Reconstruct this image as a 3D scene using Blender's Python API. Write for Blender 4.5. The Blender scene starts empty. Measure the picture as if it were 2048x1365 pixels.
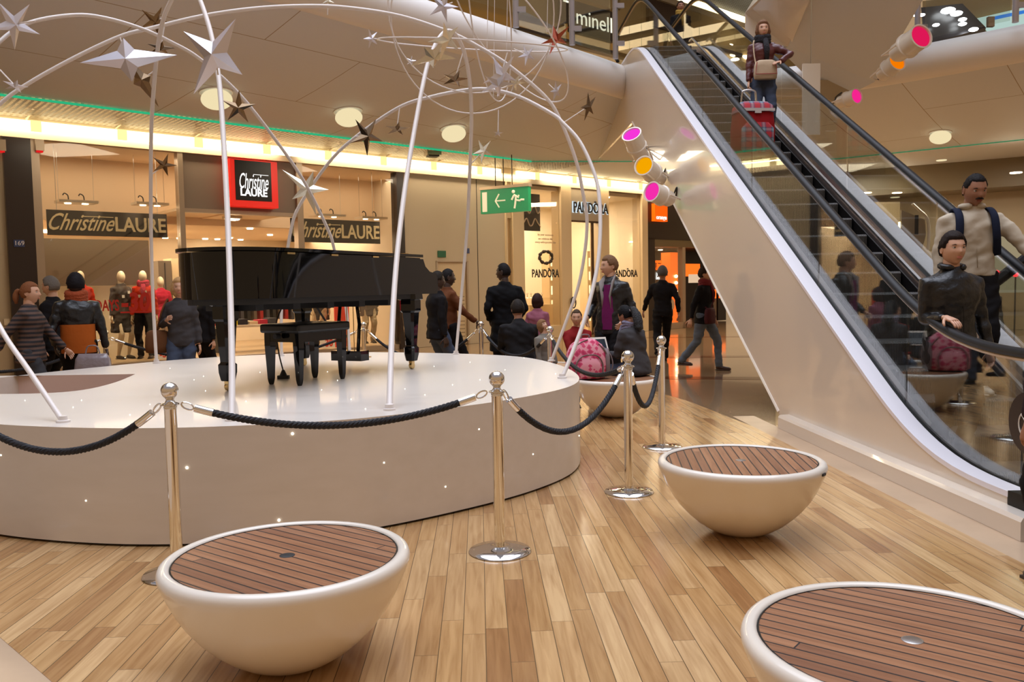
import bpy, bmesh, math, random
from mathutils import Vector, Matrix, Quaternion
from mathutils.bvhtree import BVHTree
from math import sin, cos, pi, radians, sqrt, atan2, tan, exp
random.seed(7)
S = bpy.context.scene
COL = S.collection
# ---------------------------------------------------------------- camera
F_PX, PITCH, ROLL, EYE = 1683.0, 0.0645, -0.018, 1.5
cam_d = bpy.data.cameras.new('camera'); cam = bpy.data.objects.new('camera', cam_d); COL.objects.link(cam)
cam_d.sensor_width = 36.0; cam_d.lens = F_PX/2048*36.0; cam_d.clip_start = 0.05; cam_d.clip_end = 200
cam.matrix_world = Matrix.Translation((0, 0, EYE)) @ Matrix.Rotation(pi/2-PITCH, 4, 'X') @ Matrix.Rotation(ROLL, 4, 'Z')
S.camera = cam
S.view_settings.view_transform = 'Standard'; S.view_settings.look = 'None'
S.view_settings.gamma = 1.0; S.view_settings.use_curve_mapping = False
S.view_settings.exposure = -0.06
S.render.film_transparent = False
S.cycles.use_denoising = True
S.cycles.max_bounces = 8; S.cycles.diffuse_bounces = 4; S.cycles.glossy_bounces = 4; S.cycles.transparent_max_bounces = 16
S.cycles.sample_clamp_indirect = 6.0; S.cycles.sample_clamp_direct = 0.0
S.cycles.caustics_reflective = False; S.cycles.caustics_refractive = False
# ---------------------------------------------------------------- world: warm mall interior around, cool glass roof overhead
W = bpy.data.worlds.new('mall_ambient'); S.world = W; W.use_nodes = True
nt = W.node_tree; nt.nodes.clear()
tc = nt.nodes.new('ShaderNodeTexCoord'); sx = nt.nodes.new('ShaderNodeSeparateXYZ'); rp = nt.nodes.new('ShaderNodeValToRGB')
bg = nt.nodes.new('ShaderNodeBackground'); wo = nt.nodes.new('ShaderNodeOutputWorld')
nt.links.new(tc.outputs['Generated'], sx.inputs[0]); nt.links.new(sx.outputs['Z'], rp.inputs[0])
rp.color_ramp.elements[0].position = 0.30; rp.color_ramp.elements[0].color = (0.58, 0.385, 0.215, 1)
rp.color_ramp.elements[1].position = 0.80; rp.color_ramp.elements[1].color = (0.40, 0.40, 0.47, 1)
nt.links.new(rp.outputs[0], bg.inputs[0]); bg.inputs[1].default_value = 0.75; nt.links.new(bg.outputs[0], wo.inputs[0])
def area(name, loc, size, power, col, rot=(0, 0, 0), size_y=None, spread=pi):
    l = bpy.data.lights.new(name, 'AREA'); l.energy = power; l.color = col; l.spread = spread
    l.size = size
    if size_y: l.shape = 'RECTANGLE'; l.size_y = size_y
    o = bpy.data.objects.new(name, l); COL.objects.link(o); o.location = loc; o.rotation_euler = rot
    return o
# daylight falling through the glass roof of the atrium
area('glass_roof_light', (0.0, 8.5, 16.0), 17.0, 2150, (0.82, 0.87, 1.0), size_y=20.0, spread=1.95)
for x_, y_, p_ in ((-6.3, 14.6, 55), (-2.6, 17.8, 55), (1.0, 20.6, 70), (6.5, 20.0, 160), (11.5, 18.5, 260), (9.0, 23.5, 200)): area('street_fill_light', (x_, y_, 4.6), 1.6, p_, (1.0, 0.86, 0.64))  # fill lights added under the ceiling to brighten the street and shop walls
_l = bpy.data.lights.new('orange_gel_beam', 'SPOT'); _l.energy = 520; _l.color = (1.0, 0.36, 0.14); _l.spot_size = 0.62; _l.spot_blend = 0.25; _l.shadow_soft_size = 0.12
_o = bpy.data.objects.new('orange_gel_beam', _l); COL.objects.link(_o); _o.location = (-6.5, 9.0, 6.5); _o.rotation_euler = (Vector((-1.9, 3.6, 0))-Vector((-6.5, 9.0, 6.5))).to_track_quat('-Z', 'Y').to_euler()
# ---------------------------------------------------------------- photo frame -> place
def ray(x, y):
    u = (x-1024)/F_PX; v = -(y-682.5)/F_PX
    u2 = cos(ROLL)*u-sin(ROLL)*v; v2 = sin(ROLL)*u+cos(ROLL)*v
    return Vector((u2, cos(PITCH)+sin(PITCH)*v2, -sin(PITCH)+cos(PITCH)*v2))
def fl(x, y, z=0.0):
    d = ray(x, y); t = (z-EYE)/d.z; return Vector((d.x*t, d.y*t, z))
def at(x, y, Y):
    d = ray(x, y); return Vector((0, 0, EYE))+d*(Y/d.y)
# ---------------------------------------------------------------- materials
MATS = {}
def mat(name, col, rough=0.5, metal=0.0, spec=0.5, coat=0.0, emit=None, es=0.0, bump=None, noise=None, sheen=0.0):
    if name in MATS: return MATS[name]
    m = bpy.data.materials.new(name); m.use_nodes = True; n = m.node_tree; b = n.nodes['Principled BSDF']
    b.inputs['Base Color'].default_value = (*col, 1); b.inputs['Roughness'].default_value = rough
    b.inputs['Metallic'].default_value = metal; b.inputs['Specular IOR Level'].default_value = spec
    b.inputs['Coat Weight'].default_value = coat; b.inputs['Coat Roughness'].default_value = 0.04
    if emit: b.inputs['Emission Color'].default_value = (*emit, 1); b.inputs['Emission Strength'].default_value = es
    if noise:
        sc_, amt = noise
        t = n.nodes.new('ShaderNodeTexCoord'); q = n.nodes.new('ShaderNodeTexNoise'); q.inputs['Scale'].default_value = sc_; q.inputs['Detail'].default_value = 5
        r = n.nodes.new('ShaderNodeMixRGB'); r.inputs[1].default_value = (*[c*(1-amt) for c in col], 1); r.inputs[2].default_value = (*[min(1, c*(1+amt)) for c in col], 1)
        n.links.new(t.outputs['Object'], q.inputs['Vector']); n.links.new(q.outputs['Fac'], r.inputs[0]); n.links.new(r.outputs[0], b.inputs['Base Color'])
    if bump:
        sc_, st = bump
        t = n.nodes.new('ShaderNodeTexCoord'); q = n.nodes.new('ShaderNodeTexNoise'); q.inputs['Scale'].default_value = sc_; q.inputs['Detail'].default_value = 3
        bp = n.nodes.new('ShaderNodeBump'); bp.inputs['Strength'].default_value = st; bp.inputs['Distance'].default_value = 0.02
        n.links.new(t.outputs['Object'], q.inputs['Vector']); n.links.new(q.outputs['Fac'], bp.inputs['Height']); n.links.new(bp.outputs[0], b.inputs['Normal'])
    MATS[name] = m; return m
def glow(name, col, s):
    if name in MATS: return MATS[name]
    m = bpy.data.materials.new(name); m.use_nodes = True; n = m.node_tree; n.nodes.clear()
    e = n.nodes.new('ShaderNodeEmission'); o = n.nodes.new('ShaderNodeOutputMaterial'); e.inputs[0].default_value = (*col, 1); e.inputs[1].default_value = s
    n.links.new(e.outputs[0], o.inputs[0]); MATS[name] = m; return m
def glass(name, tint=(1, 1, 1), refl=0.9, base=0.04):
    if name in MATS: return MATS[name]
    m = bpy.data.materials.new(name); m.use_nodes = True; n = m.node_tree; n.nodes.clear()
    t = n.nodes.new('ShaderNodeBsdfTransparent'); t.inputs[0].default_value = (*tint, 1)
    g = n.nodes.new('ShaderNodeBsdfGlossy'); g.inputs['Roughness'].default_value = 0.015; g.inputs[0].default_value = (refl, refl, refl, 1)
    f = n.nodes.new('ShaderNodeLayerWeight'); f.inputs[0].default_value = 0.25
    mm = n.nodes.new('ShaderNodeMath'); mm.operation = 'MULTIPLY_ADD'; mm.inputs[1].default_value = 0.28; mm.inputs[2].default_value = base
    x = n.nodes.new('ShaderNodeMixShader'); o = n.nodes.new('ShaderNodeOutputMaterial')
    n.links.new(f.outputs['Fresnel'], mm.inputs[0]); n.links.new(mm.outputs[0], x.inputs[0])
    n.links.new(t.outputs[0], x.inputs[1]); n.links.new(g.outputs[0], x.inputs[2]); n.links.new(x.outputs[0], o.inputs[0])
    MATS[name] = m; return m
def wood_mat(name, cols, plank=(1.0, 0.1), rot=0.0, rough=0.25, gap=(0.12, 0.07, 0.03), mortar=0.003, scale=1.0, coat=0.3, spec=0.5):
    m = bpy.data.materials.new(name); m.use_nodes = True; n = m.node_tree; b = n.nodes['Principled BSDF']; L = n.links.new
    t = n.nodes.new('ShaderNodeTexCoord'); mp = n.nodes.new('ShaderNodeMapping'); mp.inputs['Rotation'].default_value = (0, 0, rot)
    L(t.outputs['Object'], mp.inputs['Vector'])
    def mth(op, a, c=None, d=None):
        q = n.nodes.new('ShaderNodeMath'); q.operation = op
        for k, v in enumerate((a, c, d)):
            if v is None: continue
            if isinstance(v, (int, float)): q.inputs[k].default_value = v
            else: L(v, q.inputs[k])
        return q.outputs[0]
    sp = n.nodes.new('ShaderNodeSeparateXYZ'); L(mp.outputs[0], sp.inputs[0])
    ry = mth('DIVIDE', sp.outputs['Y'], plank[1]); row = mth('FLOOR', ry); fy_ = mth('SUBTRACT', ry, row)
    w1 = n.nodes.new('ShaderNodeTexWhiteNoise'); w1.noise_dimensions = '1D'; L(row, w1.inputs['W'])
    rx = mth('ADD', mth('DIVIDE', sp.outputs['X'], plank[0]), mth('MULTIPLY', w1.outputs['Value'], 7.3)); colm = mth('FLOOR', rx); fx_ = mth('SUBTRACT', rx, colm)
    cv = n.nodes.new('ShaderNodeCombineXYZ'); L(colm, cv.inputs[0]); L(row, cv.inputs[1]); w2 = n.nodes.new('ShaderNodeTexWhiteNoise'); w2.noise_dimensions = '3D'; L(cv.outputs[0], w2.inputs['Vector'])
    gy = mth('MULTIPLY', mth('MINIMUM', fy_, mth('SUBTRACT', 1.0, fy_)), plank[1]); gx = mth('MULTIPLY', mth('MINIMUM', fx_, mth('SUBTRACT', 1.0, fx_)), plank[0])
    gapf = mth('LESS_THAN', mth('MINIMUM', gy, mth('MULTIPLY', gx, 1.4)), mortar*0.5)
    cr = n.nodes.new('ShaderNodeValToRGB'); e = cr.color_ramp.elements; e[0].color = (*cols[0], 1); e[1].color = (*cols[-1], 1)
    for i, c in enumerate(cols[1:-1]):
        q = e.new((i+1)/(len(cols)-1)); q.color = (*c, 1)
    L(w2.outputs['Value'], cr.inputs[0])
    # grain: noise stretched along the plank
    m2 = n.nodes.new('ShaderNodeMapping'); m2.inputs['Scale'].default_value = (2.2*scale, 34*scale, 20)
    L(mp.outputs[0], m2.inputs['Vector'])
    ad = n.nodes.new('ShaderNodeVectorMath'); ad.operation = 'MULTIPLY_ADD'; ad.inputs[1].default_value = (37, 11, 5)
    L(w2.outputs['Color'], ad.inputs[0]); L(m2.outputs[0], ad.inputs[2])
    nz = n.nodes.new('ShaderNodeTexNoise'); nz.inputs['Scale'].default_value = 1.0; nz.inputs['Detail'].default_value = 6; nz.inputs['Distortion'].default_value = 0.6
    L(ad.outputs[0], nz.inputs['Vector'])
    mx = n.nodes.new('ShaderNodeMixRGB'); mx.blend_type = 'MULTIPLY'; mx.inputs[0].default_value = 0.75
    r2 = n.nodes.new('ShaderNodeValToRGB'); r2.color_ramp.elements[0].position = 0.30; r2.color_ramp.elements[0].color = (0.62, 0.52, 0.42, 1); r2.color_ramp.elements[1].position = 0.62; r2.color_ramp.elements[1].color = (1, 1, 1, 1)
    L(nz.outputs['Fac'], r2.inputs[0]); L(cr.outputs[0], mx.inputs[1]); L(r2.outputs[0], mx.inputs[2])
    mg = n.nodes.new('ShaderNodeMixRGB'); mg.inputs[2].default_value = (*gap, 1); L(gapf, mg.inputs[0]); L(mx.outputs[0], mg.inputs[1])
    L(mg.outputs[0], b.inputs['Base Color']); b.inputs['Roughness'].default_value = rough; b.inputs['Coat Weight'].default_value = coat; b.inputs['Coat Roughness'].default_value = 0.12
    b.inputs['Specular IOR Level'].default_value = spec
    bp = n.nodes.new('ShaderNodeBump'); bp.inputs['Strength'].default_value = 0.25; bp.inputs['Distance'].default_value = 0.002; bp.invert = True
    L(gapf, bp.inputs['Height']); L(bp.outputs[0], b.inputs['Normal'])
    MATS[name] = m; return m
M_white = mat('white_lacquer', (0.80, 0.73, 0.63), 0.28, coat=0.5)
M_stage = mat('stage_paint', (0.69, 0.62, 0.54), 0.33, coat=0.12)
M_soffit = mat('soffit_plaster', (0.69, 0.72, 0.77), 0.6)
M_nose = mat('slab_edge_white', (0.82, 0.79, 0.76), 0.4)
M_panel = mat('escalator_cladding', (0.74, 0.66, 0.57), 0.22, coat=0.6)
M_chrome = mat('chrome', (0.82, 0.80, 0.77), 0.07, 1.0)
M_steel = mat('brushed_steel', (0.55, 0.53, 0.52), 0.3, 1.0)
M_black = mat('piano_black', (0.003, 0.003, 0.0035), 0.04, spec=0.42)
M_mblack = mat('matt_black', (0.012, 0.012, 0.013), 0.55)
M_rubber = mat('rubber_black', (0.008, 0.007, 0.007), 0.45, spec=0.22)
M_rope = mat('black_rope', (0.010, 0.010, 0.014), 0.7)
M_brass = mat('brass', (0.75, 0.55, 0.25), 0.2, 1.0)
M_beige = mat('beige_wall_paint', (0.50, 0.42, 0.31), 0.6)
M_cream = mat('cream_wall_paint', (0.74, 0.65, 0.52), 0.6)
M_frame = mat('anodised_frame', (0.42, 0.33, 0.25), 0.35, 0.6)
M_dark = mat('dark_brown_panel', (0.022, 0.012, 0.010), 0.25)
M_grey = mat('grey_steps', (0.085, 0.08, 0.078), 0.45, 0.35)
M_glass = glass('clear_glass', (0.90, 0.92, 0.90), base=0.05)
M_shopglass = glass('shop_glass', (0.96, 0.94, 0.90), base=0.03)
M_warm = glow('warm_lamp', (1.0, 0.80, 0.52), 14.0)
M_cove = glow('cove_lamp', (1.0, 0.80, 0.42), 5.5)
M_disc = glow('downlight_glow', (1.0, 0.84, 0.50), 0.92)
M_cool = glow('cool_lamp', (0.95, 0.95, 1.0), 12.0)
M_led = glow('led_point', (1.0, 0.93, 0.75), 7.0)
# ---------------------------------------------------------------- mesh building
class MB:
    def __init__(s): s.v = []; s.f = []; s.m = []; s.sm = []
    def add(s, vs, fs, mi=0, smooth=False):
        o = len(s.v); s.v += [Vector(p) for p in vs]
        for f in fs: s.f.append([i+o for i in f]); s.m.append(mi); s.sm.append(smooth)
        return s
    def box(s, c, d, mi=0, M=None):
        x, y, z = d[0]/2, d[1]/2, d[2]/2; c = Vector(c)
        vs = [Vector((a*x, b*y, e*z)) for a in (-1, 1) for b in (-1, 1) for e in (-1, 1)]
        if M is not None: vs = [M @ p for p in vs]
        return s.add([p+c for p in vs], [(0, 1, 3, 2), (4, 6, 7, 5), (0, 4, 5, 1), (2, 3, 7, 6), (0, 2, 6, 4), (1, 5, 7, 3)], mi)
    def hexa(s, p, mi=0):   # bottom quad p0..p3, top quad p4..p7
        return s.add(p, [(3, 2, 1, 0), (4, 5, 6, 7), (0, 1, 5, 4), (1, 2, 6, 5), (2, 3, 7, 6), (3, 0, 4, 7)], mi)
    def prism(s, poly, z0, z1, mi=0, mi_side=None, smooth=False):
        n = len(poly); vs = [Vector((p[0], p[1], z0)) for p in poly]+[Vector((p[0], p[1], z1)) for p in poly]
        s.add(vs, [list(range(n))[::-1], [i+n for i in range(n)]], mi)
        o = len(s.v)-2*n
        for i in range(n):
            j = (i+1) % n; s.f.append([o+i, o+j, o+j+n, o+i+n]); s.m.append(mi if mi_side is None else mi_side); s.sm.append(smooth)
        return s
    def tube(s, pts, r, n=10, mi=0, cap=True, closed=False, smooth=True, flat=1.0, up=None):
        pts = [Vector(p) for p in pts]; N = len(pts); rs = r if isinstance(r, (list, tuple)) else [r]*N
        vs = []; fs = []; ref = up or Vector((0, 0, 1)); prev = None
        for i in range(N):
            if closed: t = pts[(i+1) % N]-pts[i-1]
            else: t = pts[min(i+1, N-1)]-pts[max(i-1, 0)]
            if t.length < 1e-9: t = Vector((0, 0, 1))
            t.normalize()
            if prev is None:
                a = t.cross(ref)
                if a.length < 1e-3: a = t.cross(Vector((0, 1, 0)))
            else: a = prev - t*prev.dot(t)
            a.normalize(); prev = a.copy(); b = t.cross(a)
            for k in range(n):
                w = 2*pi*k/n; vs.append(pts[i]+(a*cos(w)+b*sin(w)*flat)*rs[i])
        M_ = N if closed else N-1
        for i in range(M_):
            j = (i+1) % N
            for k in range(n): fs.append((i*n+k, i*n+(k+1) % n, j*n+(k+1) % n, j*n+k))
        if cap and not closed: fs.append(tuple(range(n))[::-1]); fs.append(tuple((N-1)*n+k for k in range(n)))
        return s.add(vs, fs, mi, smooth)
    def lathe(s, prof, c=(0, 0, 0), n=24, mi=0, M=None, smooth=True, cap=True):
        vs = []; fs = []; c = Vector(c); P = len(prof)
        for (r, z) in prof:
            for k in range(n):
                p = Vector((r*cos(2*pi*k/n), r*sin(2*pi*k/n), z))
                if M is not None: p = M @ p
                vs.append(p+c)
        for i in range(P-1):
            for k in range(n): fs.append((i*n+k, i*n+(k+1) % n, (i+1)*n+(k+1) % n, (i+1)*n+k))
        if cap: fs.append(tuple(range(n))[::-1]); fs.append(tuple((P-1)*n+k for k in range(n)))
        return s.add(vs, fs, mi, smooth)
    def ball(s, c, r, n=16, m=10, mi=0, sc=(1, 1, 1), M=None):
        vs = []; fs = []; c = Vector(c)
        for i in range(m+1):
            a = pi*i/m
            for k in range(n):
                p = Vector((sin(a)*cos(2*pi*k/n)*sc[0], sin(a)*sin(2*pi*k/n)*sc[1], -cos(a)*sc[2]))*r
                if M is not None: p = M @ p
                vs.append(p+c)
        for i in range(m):
            for k in range(n): fs.append((i*n+k, i*n+(k+1) % n, (i+1)*n+(k+1) % n, (i+1)*n+k))
        return s.add(vs, fs, mi, True)
    def rings(s, rings, mi=0, cap=True, smooth=True, closed=False):
        n = len(rings[0]); vs = [p for r in rings for p in r]; fs = []; P = len(rings)
        for i in range(P if closed else P-1):
            j = (i+1) % P
            for k in range(n): fs.append((i*n+k, i*n+(k+1) % n, j*n+(k+1) % n, j*n+k))
        if cap and not closed: fs.append(tuple(range(n))[::-1]); fs.append(tuple((P-1)*n+k for k in range(n)))
        return s.add(vs, fs, mi, smooth)
    def mesh(s, name, mats, off=None, ang=40):
        me = bpy.data.meshes.new(name)
        vs = s.v if off is None else [p-off for p in s.v]
        me.from_pydata([tuple(p) for p in vs], [], s.f)
        for m_ in (mats if isinstance(mats, (list, tuple)) else [mats]): me.materials.append(m_)
        me.polygons.foreach_set('material_index', s.m); me.polygons.foreach_set('use_smooth', s.sm)
        bm = bmesh.new(); bm.from_mesh(me); bmesh.ops.remove_doubles(bm, verts=bm.verts, dist=1e-5); bmesh.ops.recalc_face_normals(bm, faces=bm.faces); bm.to_mesh(me); bm.free()
        if any(s.sm): me.set_sharp_from_angle(angle=radians(ang))
        me.update(); return me
    def build(s, name, mats, parent=None, loc=None, world=False, ang=40):
        off = None
        if world: off = parent.location if parent is not None else loc
        me = s.mesh(name, mats, off, ang); o = bpy.data.objects.new(name, me); COL.objects.link(o)
        if parent is not None: o.parent = parent
        if loc is not None and (parent is None or not world): o.location = loc
        return o
def tag(o, label=None, cat=None, group=None, kind=None):
    if label: o['label'] = label
    if cat: o['category'] = cat
    if group: o['group'] = group
    if kind: o['kind'] = kind
    return o
def thing(name, label, cat, loc=(0, 0, 0), rz=0.0, group=None, kind=None):
    o = bpy.data.objects.new(name, None); COL.objects.link(o); o.empty_display_size = 0.1
    o.location = loc; o.rotation_euler = (0, 0, rz); return tag(o, label, cat, group, kind)
def struct(name, mb, mats, ang=40): return tag(mb.build(name, mats, ang=ang), kind='structure')
def copy_tree(o, parent=None):
    c = o.copy(); COL.objects.link(c)
    if parent is not None: c.parent = parent
    for ch in [x for x in bpy.data.objects if x.parent == o]: copy_tree(ch, c)
    return c
def text_mesh(txt, size, depth=0.004, shear=0.0, bold=0.0, sx=1.0, space=1.0, align='CENTER', fit=None):
    cu = bpy.data.curves.new('lettering', 'FONT'); cu.body = txt; cu.size = size; cu.extrude = depth; cu.shear = shear; cu.offset = bold*size
    cu.align_x = align; cu.align_y = 'CENTER'; cu.space_character = space; cu.resolution_u = 3
    o = bpy.data.objects.new('lettering', cu); COL.objects.link(o); bpy.context.view_layer.update()
    me = bpy.data.meshes.new_from_object(o.evaluated_get(bpy.context.evaluated_depsgraph_get()))
    bpy.data.objects.remove(o); bpy.data.curves.remove(cu)
    if fit:
        w_ = [v.co.x for v in me.vertices]; sx = fit/(max(w_)-min(w_)); c_ = (max(w_)+min(w_))/2
        for v in me.vertices: v.co.x -= c_
    for v in me.vertices: v.co.x *= sx
    return me
def text_obj(name, txt, size, M, m, parent=None, **k):
    me = text_mesh(txt, size, **k); me.name = name; me.materials.clear(); me.materials.append(m)
    o = bpy.data.objects.new(name, me); COL.objects.link(o)
    if parent is not None:
        o.parent = parent; o.matrix_local = Matrix.Translation(-parent.location) @ M
    else: o.matrix_world = M
    return o
def spline(pts, n=8, closed=False):
    P = [Vector(p) for p in pts]; N = len(P); out = []
    for i in range(N if closed else N-1):
        if closed: a, b, c, d = P[i-1], P[i], P[(i+1) % N], P[(i+2) % N]
        else: a, b, c, d = P[max(i-1, 0)], P[i], P[i+1], P[min(i+2, N-1)]
        for k in range(n):
            t = k/n; out.append(0.5*((2*b)+(c-a)*t+(2*a-5*b+4*c-d)*t*t+(3*b-a-3*c+d)*t**3))
    if not closed: out.append(P[-1])
    return out
# ================================================================= THE BUILDING
M_woodfloor = wood_mat('maple_floor', [(0.34, 0.165, 0.062), (0.56, 0.335, 0.14), (0.46, 0.26, 0.105), (0.62, 0.385, 0.175), (0.50, 0.29, 0.12), (0.58, 0.37, 0.175), (0.66, 0.43, 0.21)],
                       plank=(0.95, 0.098), rot=radians(-92.2), rough=0.22, coat=0.25, mortar=0.0036)
M_stone = mat('polished_stone', (0.30, 0.19, 0.105), 0.10, noise=(1.3, 0.35), coat=0.4)
M_stone2 = mat('stone_strip', (0.50, 0.36, 0.24), 0.25, noise=(2.0, 0.25))
M_glassflr = mat('floor_dark_band', (0.14, 0.06, 0.03), 0.1)
def esc(lat, Y, z): return Vector((lat-0.0388*(Y-8.589), Y, z))
P0 = fl(0, 1275); P1 = fl(105, 1365); dd = (P1-P0).normalized()
wood_poly = [P1+dd*4.0, Vector((2.9, -1.0, 0)), esc(2.50, 3.0, 0), esc(2.50, 8.7, 0), Vector((2.25, 10.6, 0)), Vector((1.8, 12.6, 0)), Vector((0.6, 13.9, 0)), Vector((-2.5, 13.8, 0)), Vector((-6.5, 11.0, 0)), P0-dd*7.0]
fb = MB(); fb.prism(wood_poly, -0.03, 0.0); struct('floor', fb, M_woodfloor)
fb = MB(); fb.prism([(-30, -6), (30, -6), (30, 45), (-30, 45)], -0.10, -0.004); struct('floor', fb, M_stone)
fb = MB(); fb.prism([esc(2.50, 0, 0), esc(2.74, 0, 0), esc(2.74, 9.4, 0), esc(2.50, 9.4, 0)], -0.05, -0.001); struct('trim_1', fb, M_stone2)
fb = MB(); fb.prism([P1+dd*4+Vector((-1.2, -1.2, 0)), P1+dd*4, P0-dd*7, P0-dd*7+Vector((-1.2, -1.2, 0))], -0.05, -0.002); struct('trim_2', fb, M_stone2)
# dark inlay bands in the stone
for k, (yy, x0, x1) in enumerate([(13.4, 1.6, 9), (17.2, 2.2, 14), (24.0, 0.5, 12)]):
    fb = MB(); fb.prism([(x0, yy), (x1, yy-1.6), (x1, yy-1.2), (x0, yy+0.4)], -0.05, -0.0015); struct('trim_3', fb, M_glassflr)
# ---------------------------------------------------------------- shop front line
FA = Vector((-9.28, 15.25, 0)); FT = Vector((0.7523, 0.6588, 0)).normalized(); FN = Vector((FT.y, -FT.x, 0))
FROT = Matrix((( FT.x, 0, FN.x, 0), (FT.y, 0, FN.y, 0), (0, 1, 0, 0), (0, 0, 0, 1)))   # local x along the front, y up, z outwards
def fa(t, d, z): return FA+FT*t+FN*d+Vector((0, 0, z))
def fp(x, y, d=0.0):
    r = ray(x, y); o = Vector((0, 0, EYE)); k = ((FA+FN*d)-o).dot(FN)/r.dot(FN); p = o+r*k
    return (p-FA).dot(FT), p.z
def FB(mb, t0, t1, z0, z1, d0, d1, mi=0):
    return mb.hexa([fa(t0, d0, z0), fa(t1, d0, z0), fa(t1, d1, z0), fa(t0, d1, z0), fa(t0, d0, z1), fa(t1, d0, z1), fa(t1, d1, z1), fa(t0, d1, z1)], mi)
def tx(x, y=540, d=0.0): return fp(x, y, d)[0]
def fM(t, d, z): return Matrix.Translation(fa(t, d, z)) @ FROT
TE = tx(1560)
# continuous bulkhead over the shops and its light cove
b = MB(); FB(b, -10, TE, 4.37, 4.50, -0.5, 0.06); FB(b, -10, TE, 4.50, 4.80, -0.5, -0.06); FB(b, -10, TE, 4.8, 6.0, -0.5, 0.0); struct('trim_4', b, M_beige)
for k, (a, c) in enumerate([(-3, tx(1001, 350)), (tx(1034, 355), TE)]):
    lamp = thing('cove_light', ['long glowing cove strip above the fashion shop, left of the hanging exit sign', 'glowing cove strip above the jewellery shop, right of the hanging exit sign'][k], 'light', fa((a+c)/2, 0, 4.6))
    b = MB(); FB(b, a, c, 4.505, 4.70, -0.05, 0.03); b.build('diffuser', M_cove, lamp, world=True)
    n = int((c-a)/1.55)
    for i in range(n+1):
        tt = a+(c-a)*(i+0.5)/(n+1); b = MB(); FB(b, tt-0.09, tt+0.09, 4.50, 4.71, -0.02, 0.035); b.build('lamp_joint', glow('cove_joint', (1.0, 0.68, 0.26), 1.7), lamp, world=True)
# real light of the cove
for i in range(4):
    t0 = -1+i*7.5; o = area('cove_glow', fa(t0+3, 0.12, 4.62), 7.0, 130, (1.0, 0.80, 0.52), size_y=0.14)
    o.matrix_world = fM(t0+3, 0.12, 4.62) @ Matrix.Rotation(pi, 4, 'X') @ Matrix.Rotation(radians(35), 4, 'X')
    o.matrix_world = Matrix.Translation(fa(t0+3, 0.12, 4.62)) @ Matrix(((FT.x, -FT.y, 0, 0), (FT.y, FT.x, 0, 0), (0, 0, 1, 0), (0, 0, 0, 1)))
# ---------------------------------------------------------------- soffit edge lines
G = [Vector(p) for p in [(-16.5, 5.6, 4.75), (-8.27, 13.6, 4.75), (0.58, 22.0, 4.75), (3.1, 22.3, 4.75), (8.7, 22.5, 4.75), (12.1, 19.9, 4.75), (19, 14.6, 4.75)]]
na = fl(900, 0, 6.15); nb = fl(1229, 113, 6.15); nd = (nb-na).normalized(); ra_ = fl(1855, 79, 6.15); rb_ = fl(2048, 39, 6.15); rd = (rb_-ra_).normalized()
Nn = [na-nd*14, na-nd*5, nb, Vector((3.1, 18.7, 6.15)), Vector((5.7, 18.5, 6.15)), ra_-rd*1.0, rb_+rd*8]
def nose_ring(p, q):   # cross-section at p, pointing back towards q
    h = (q-p); h.z = 0; h.normalize(); out = []
    for a in [90, 70, 50, 25, 0, -25, -50, -75, -95, -115]:
        out.append(p+h*0.34+Vector((0, 0, -0.34))+(-h*cos(radians(a))+Vector((0, 0, sin(radians(a)))))*0.34)
    return out
def line3(P, n):
    out = []
    for i in range(len(P)-1):
        for k in range(n): out.append(P[i].lerp(P[i+1], k/n))
    return out+[P[-1]]
sub = 6; NL = line3(Nn, sub); GL = line3(G, sub)
# smooth the nose line a little
for _ in range(2): NL = [NL[0]]+[(NL[i-1]+NL[i]*2+NL[i+1])/4 for i in range(1, len(NL)-1)]+[NL[-1]]
rgs = [nose_ring(NL[i], GL[i]) for i in range(len(NL))]
nose = MB(); vs = [p for r in rgs for p in r]; n = len(rgs[0]); fs = [(i*n+k, i*n+k+1, (i+1)*n+k+1, (i+1)*n+k) for i in range(len(rgs)-1) for k in range(n-1)]
nose.add(vs, fs, 0, True); struct('slab_edge', nose, M_nose, ang=60)
# soffit between the slab edge and the outer line of the mesh ceiling
sv = []; sf = []; K = 7
for i in range(len(rgs)):
    a = rgs[i][-1]; c = GL[i]
    for k in range(K): 
        u = k/(K-1); p = a.lerp(c, u); p.z -= 0.22*sin(pi*u)*0.4; sv.append(p)
for i in range(len(rgs)-1):
    for k in range(K-1): sf.append((i*K+k, i*K+k+1, (i+1)*K+k+1, (i+1)*K+k))
so = MB(); so.add(sv, sf, 0, True)
def soffit_material():
    m = bpy.data.materials.new('soffit_panels'); m.use_nodes = True; nn = m.node_tree; b = nn.nodes['Principled BSDF']; b.inputs['Roughness'].default_value = 0.55
    t = nn.nodes.new('ShaderNodeTexCoord'); mp = nn.nodes.new('ShaderNodeMapping'); mp.inputs['Rotation'].default_value = (0, 0, radians(-48)); nn.links.new(t.outputs['Object'], mp.inputs[0])
    br = nn.nodes.new('ShaderNodeTexBrick'); br.inputs['Scale'].default_value = 1; br.inputs['Brick Width'].default_value = 3.6; br.inputs['Row Height'].default_value = 1.9
    br.inputs['Mortar Size'].default_value = 0.008; c = (0.69, 0.72, 0.77, 1); br.inputs['Color1'].default_value = c; br.inputs['Color2'].default_value = c; br.inputs['Mortar'].default_value = (0.36, 0.29, 0.22, 1)
    br.inputs['Mortar Smooth'].default_value = 0; nn.links.new(mp.outputs[0], br.inputs['Vector']); nn.links.new(br.outputs['Color'], b.inputs['Base Color']); return m
soff = struct('ceiling', so, soffit_material(), ang=60)
soff_bvh = BVHTree.FromPolygons([tuple(p) for p in sv], sf)
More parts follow.
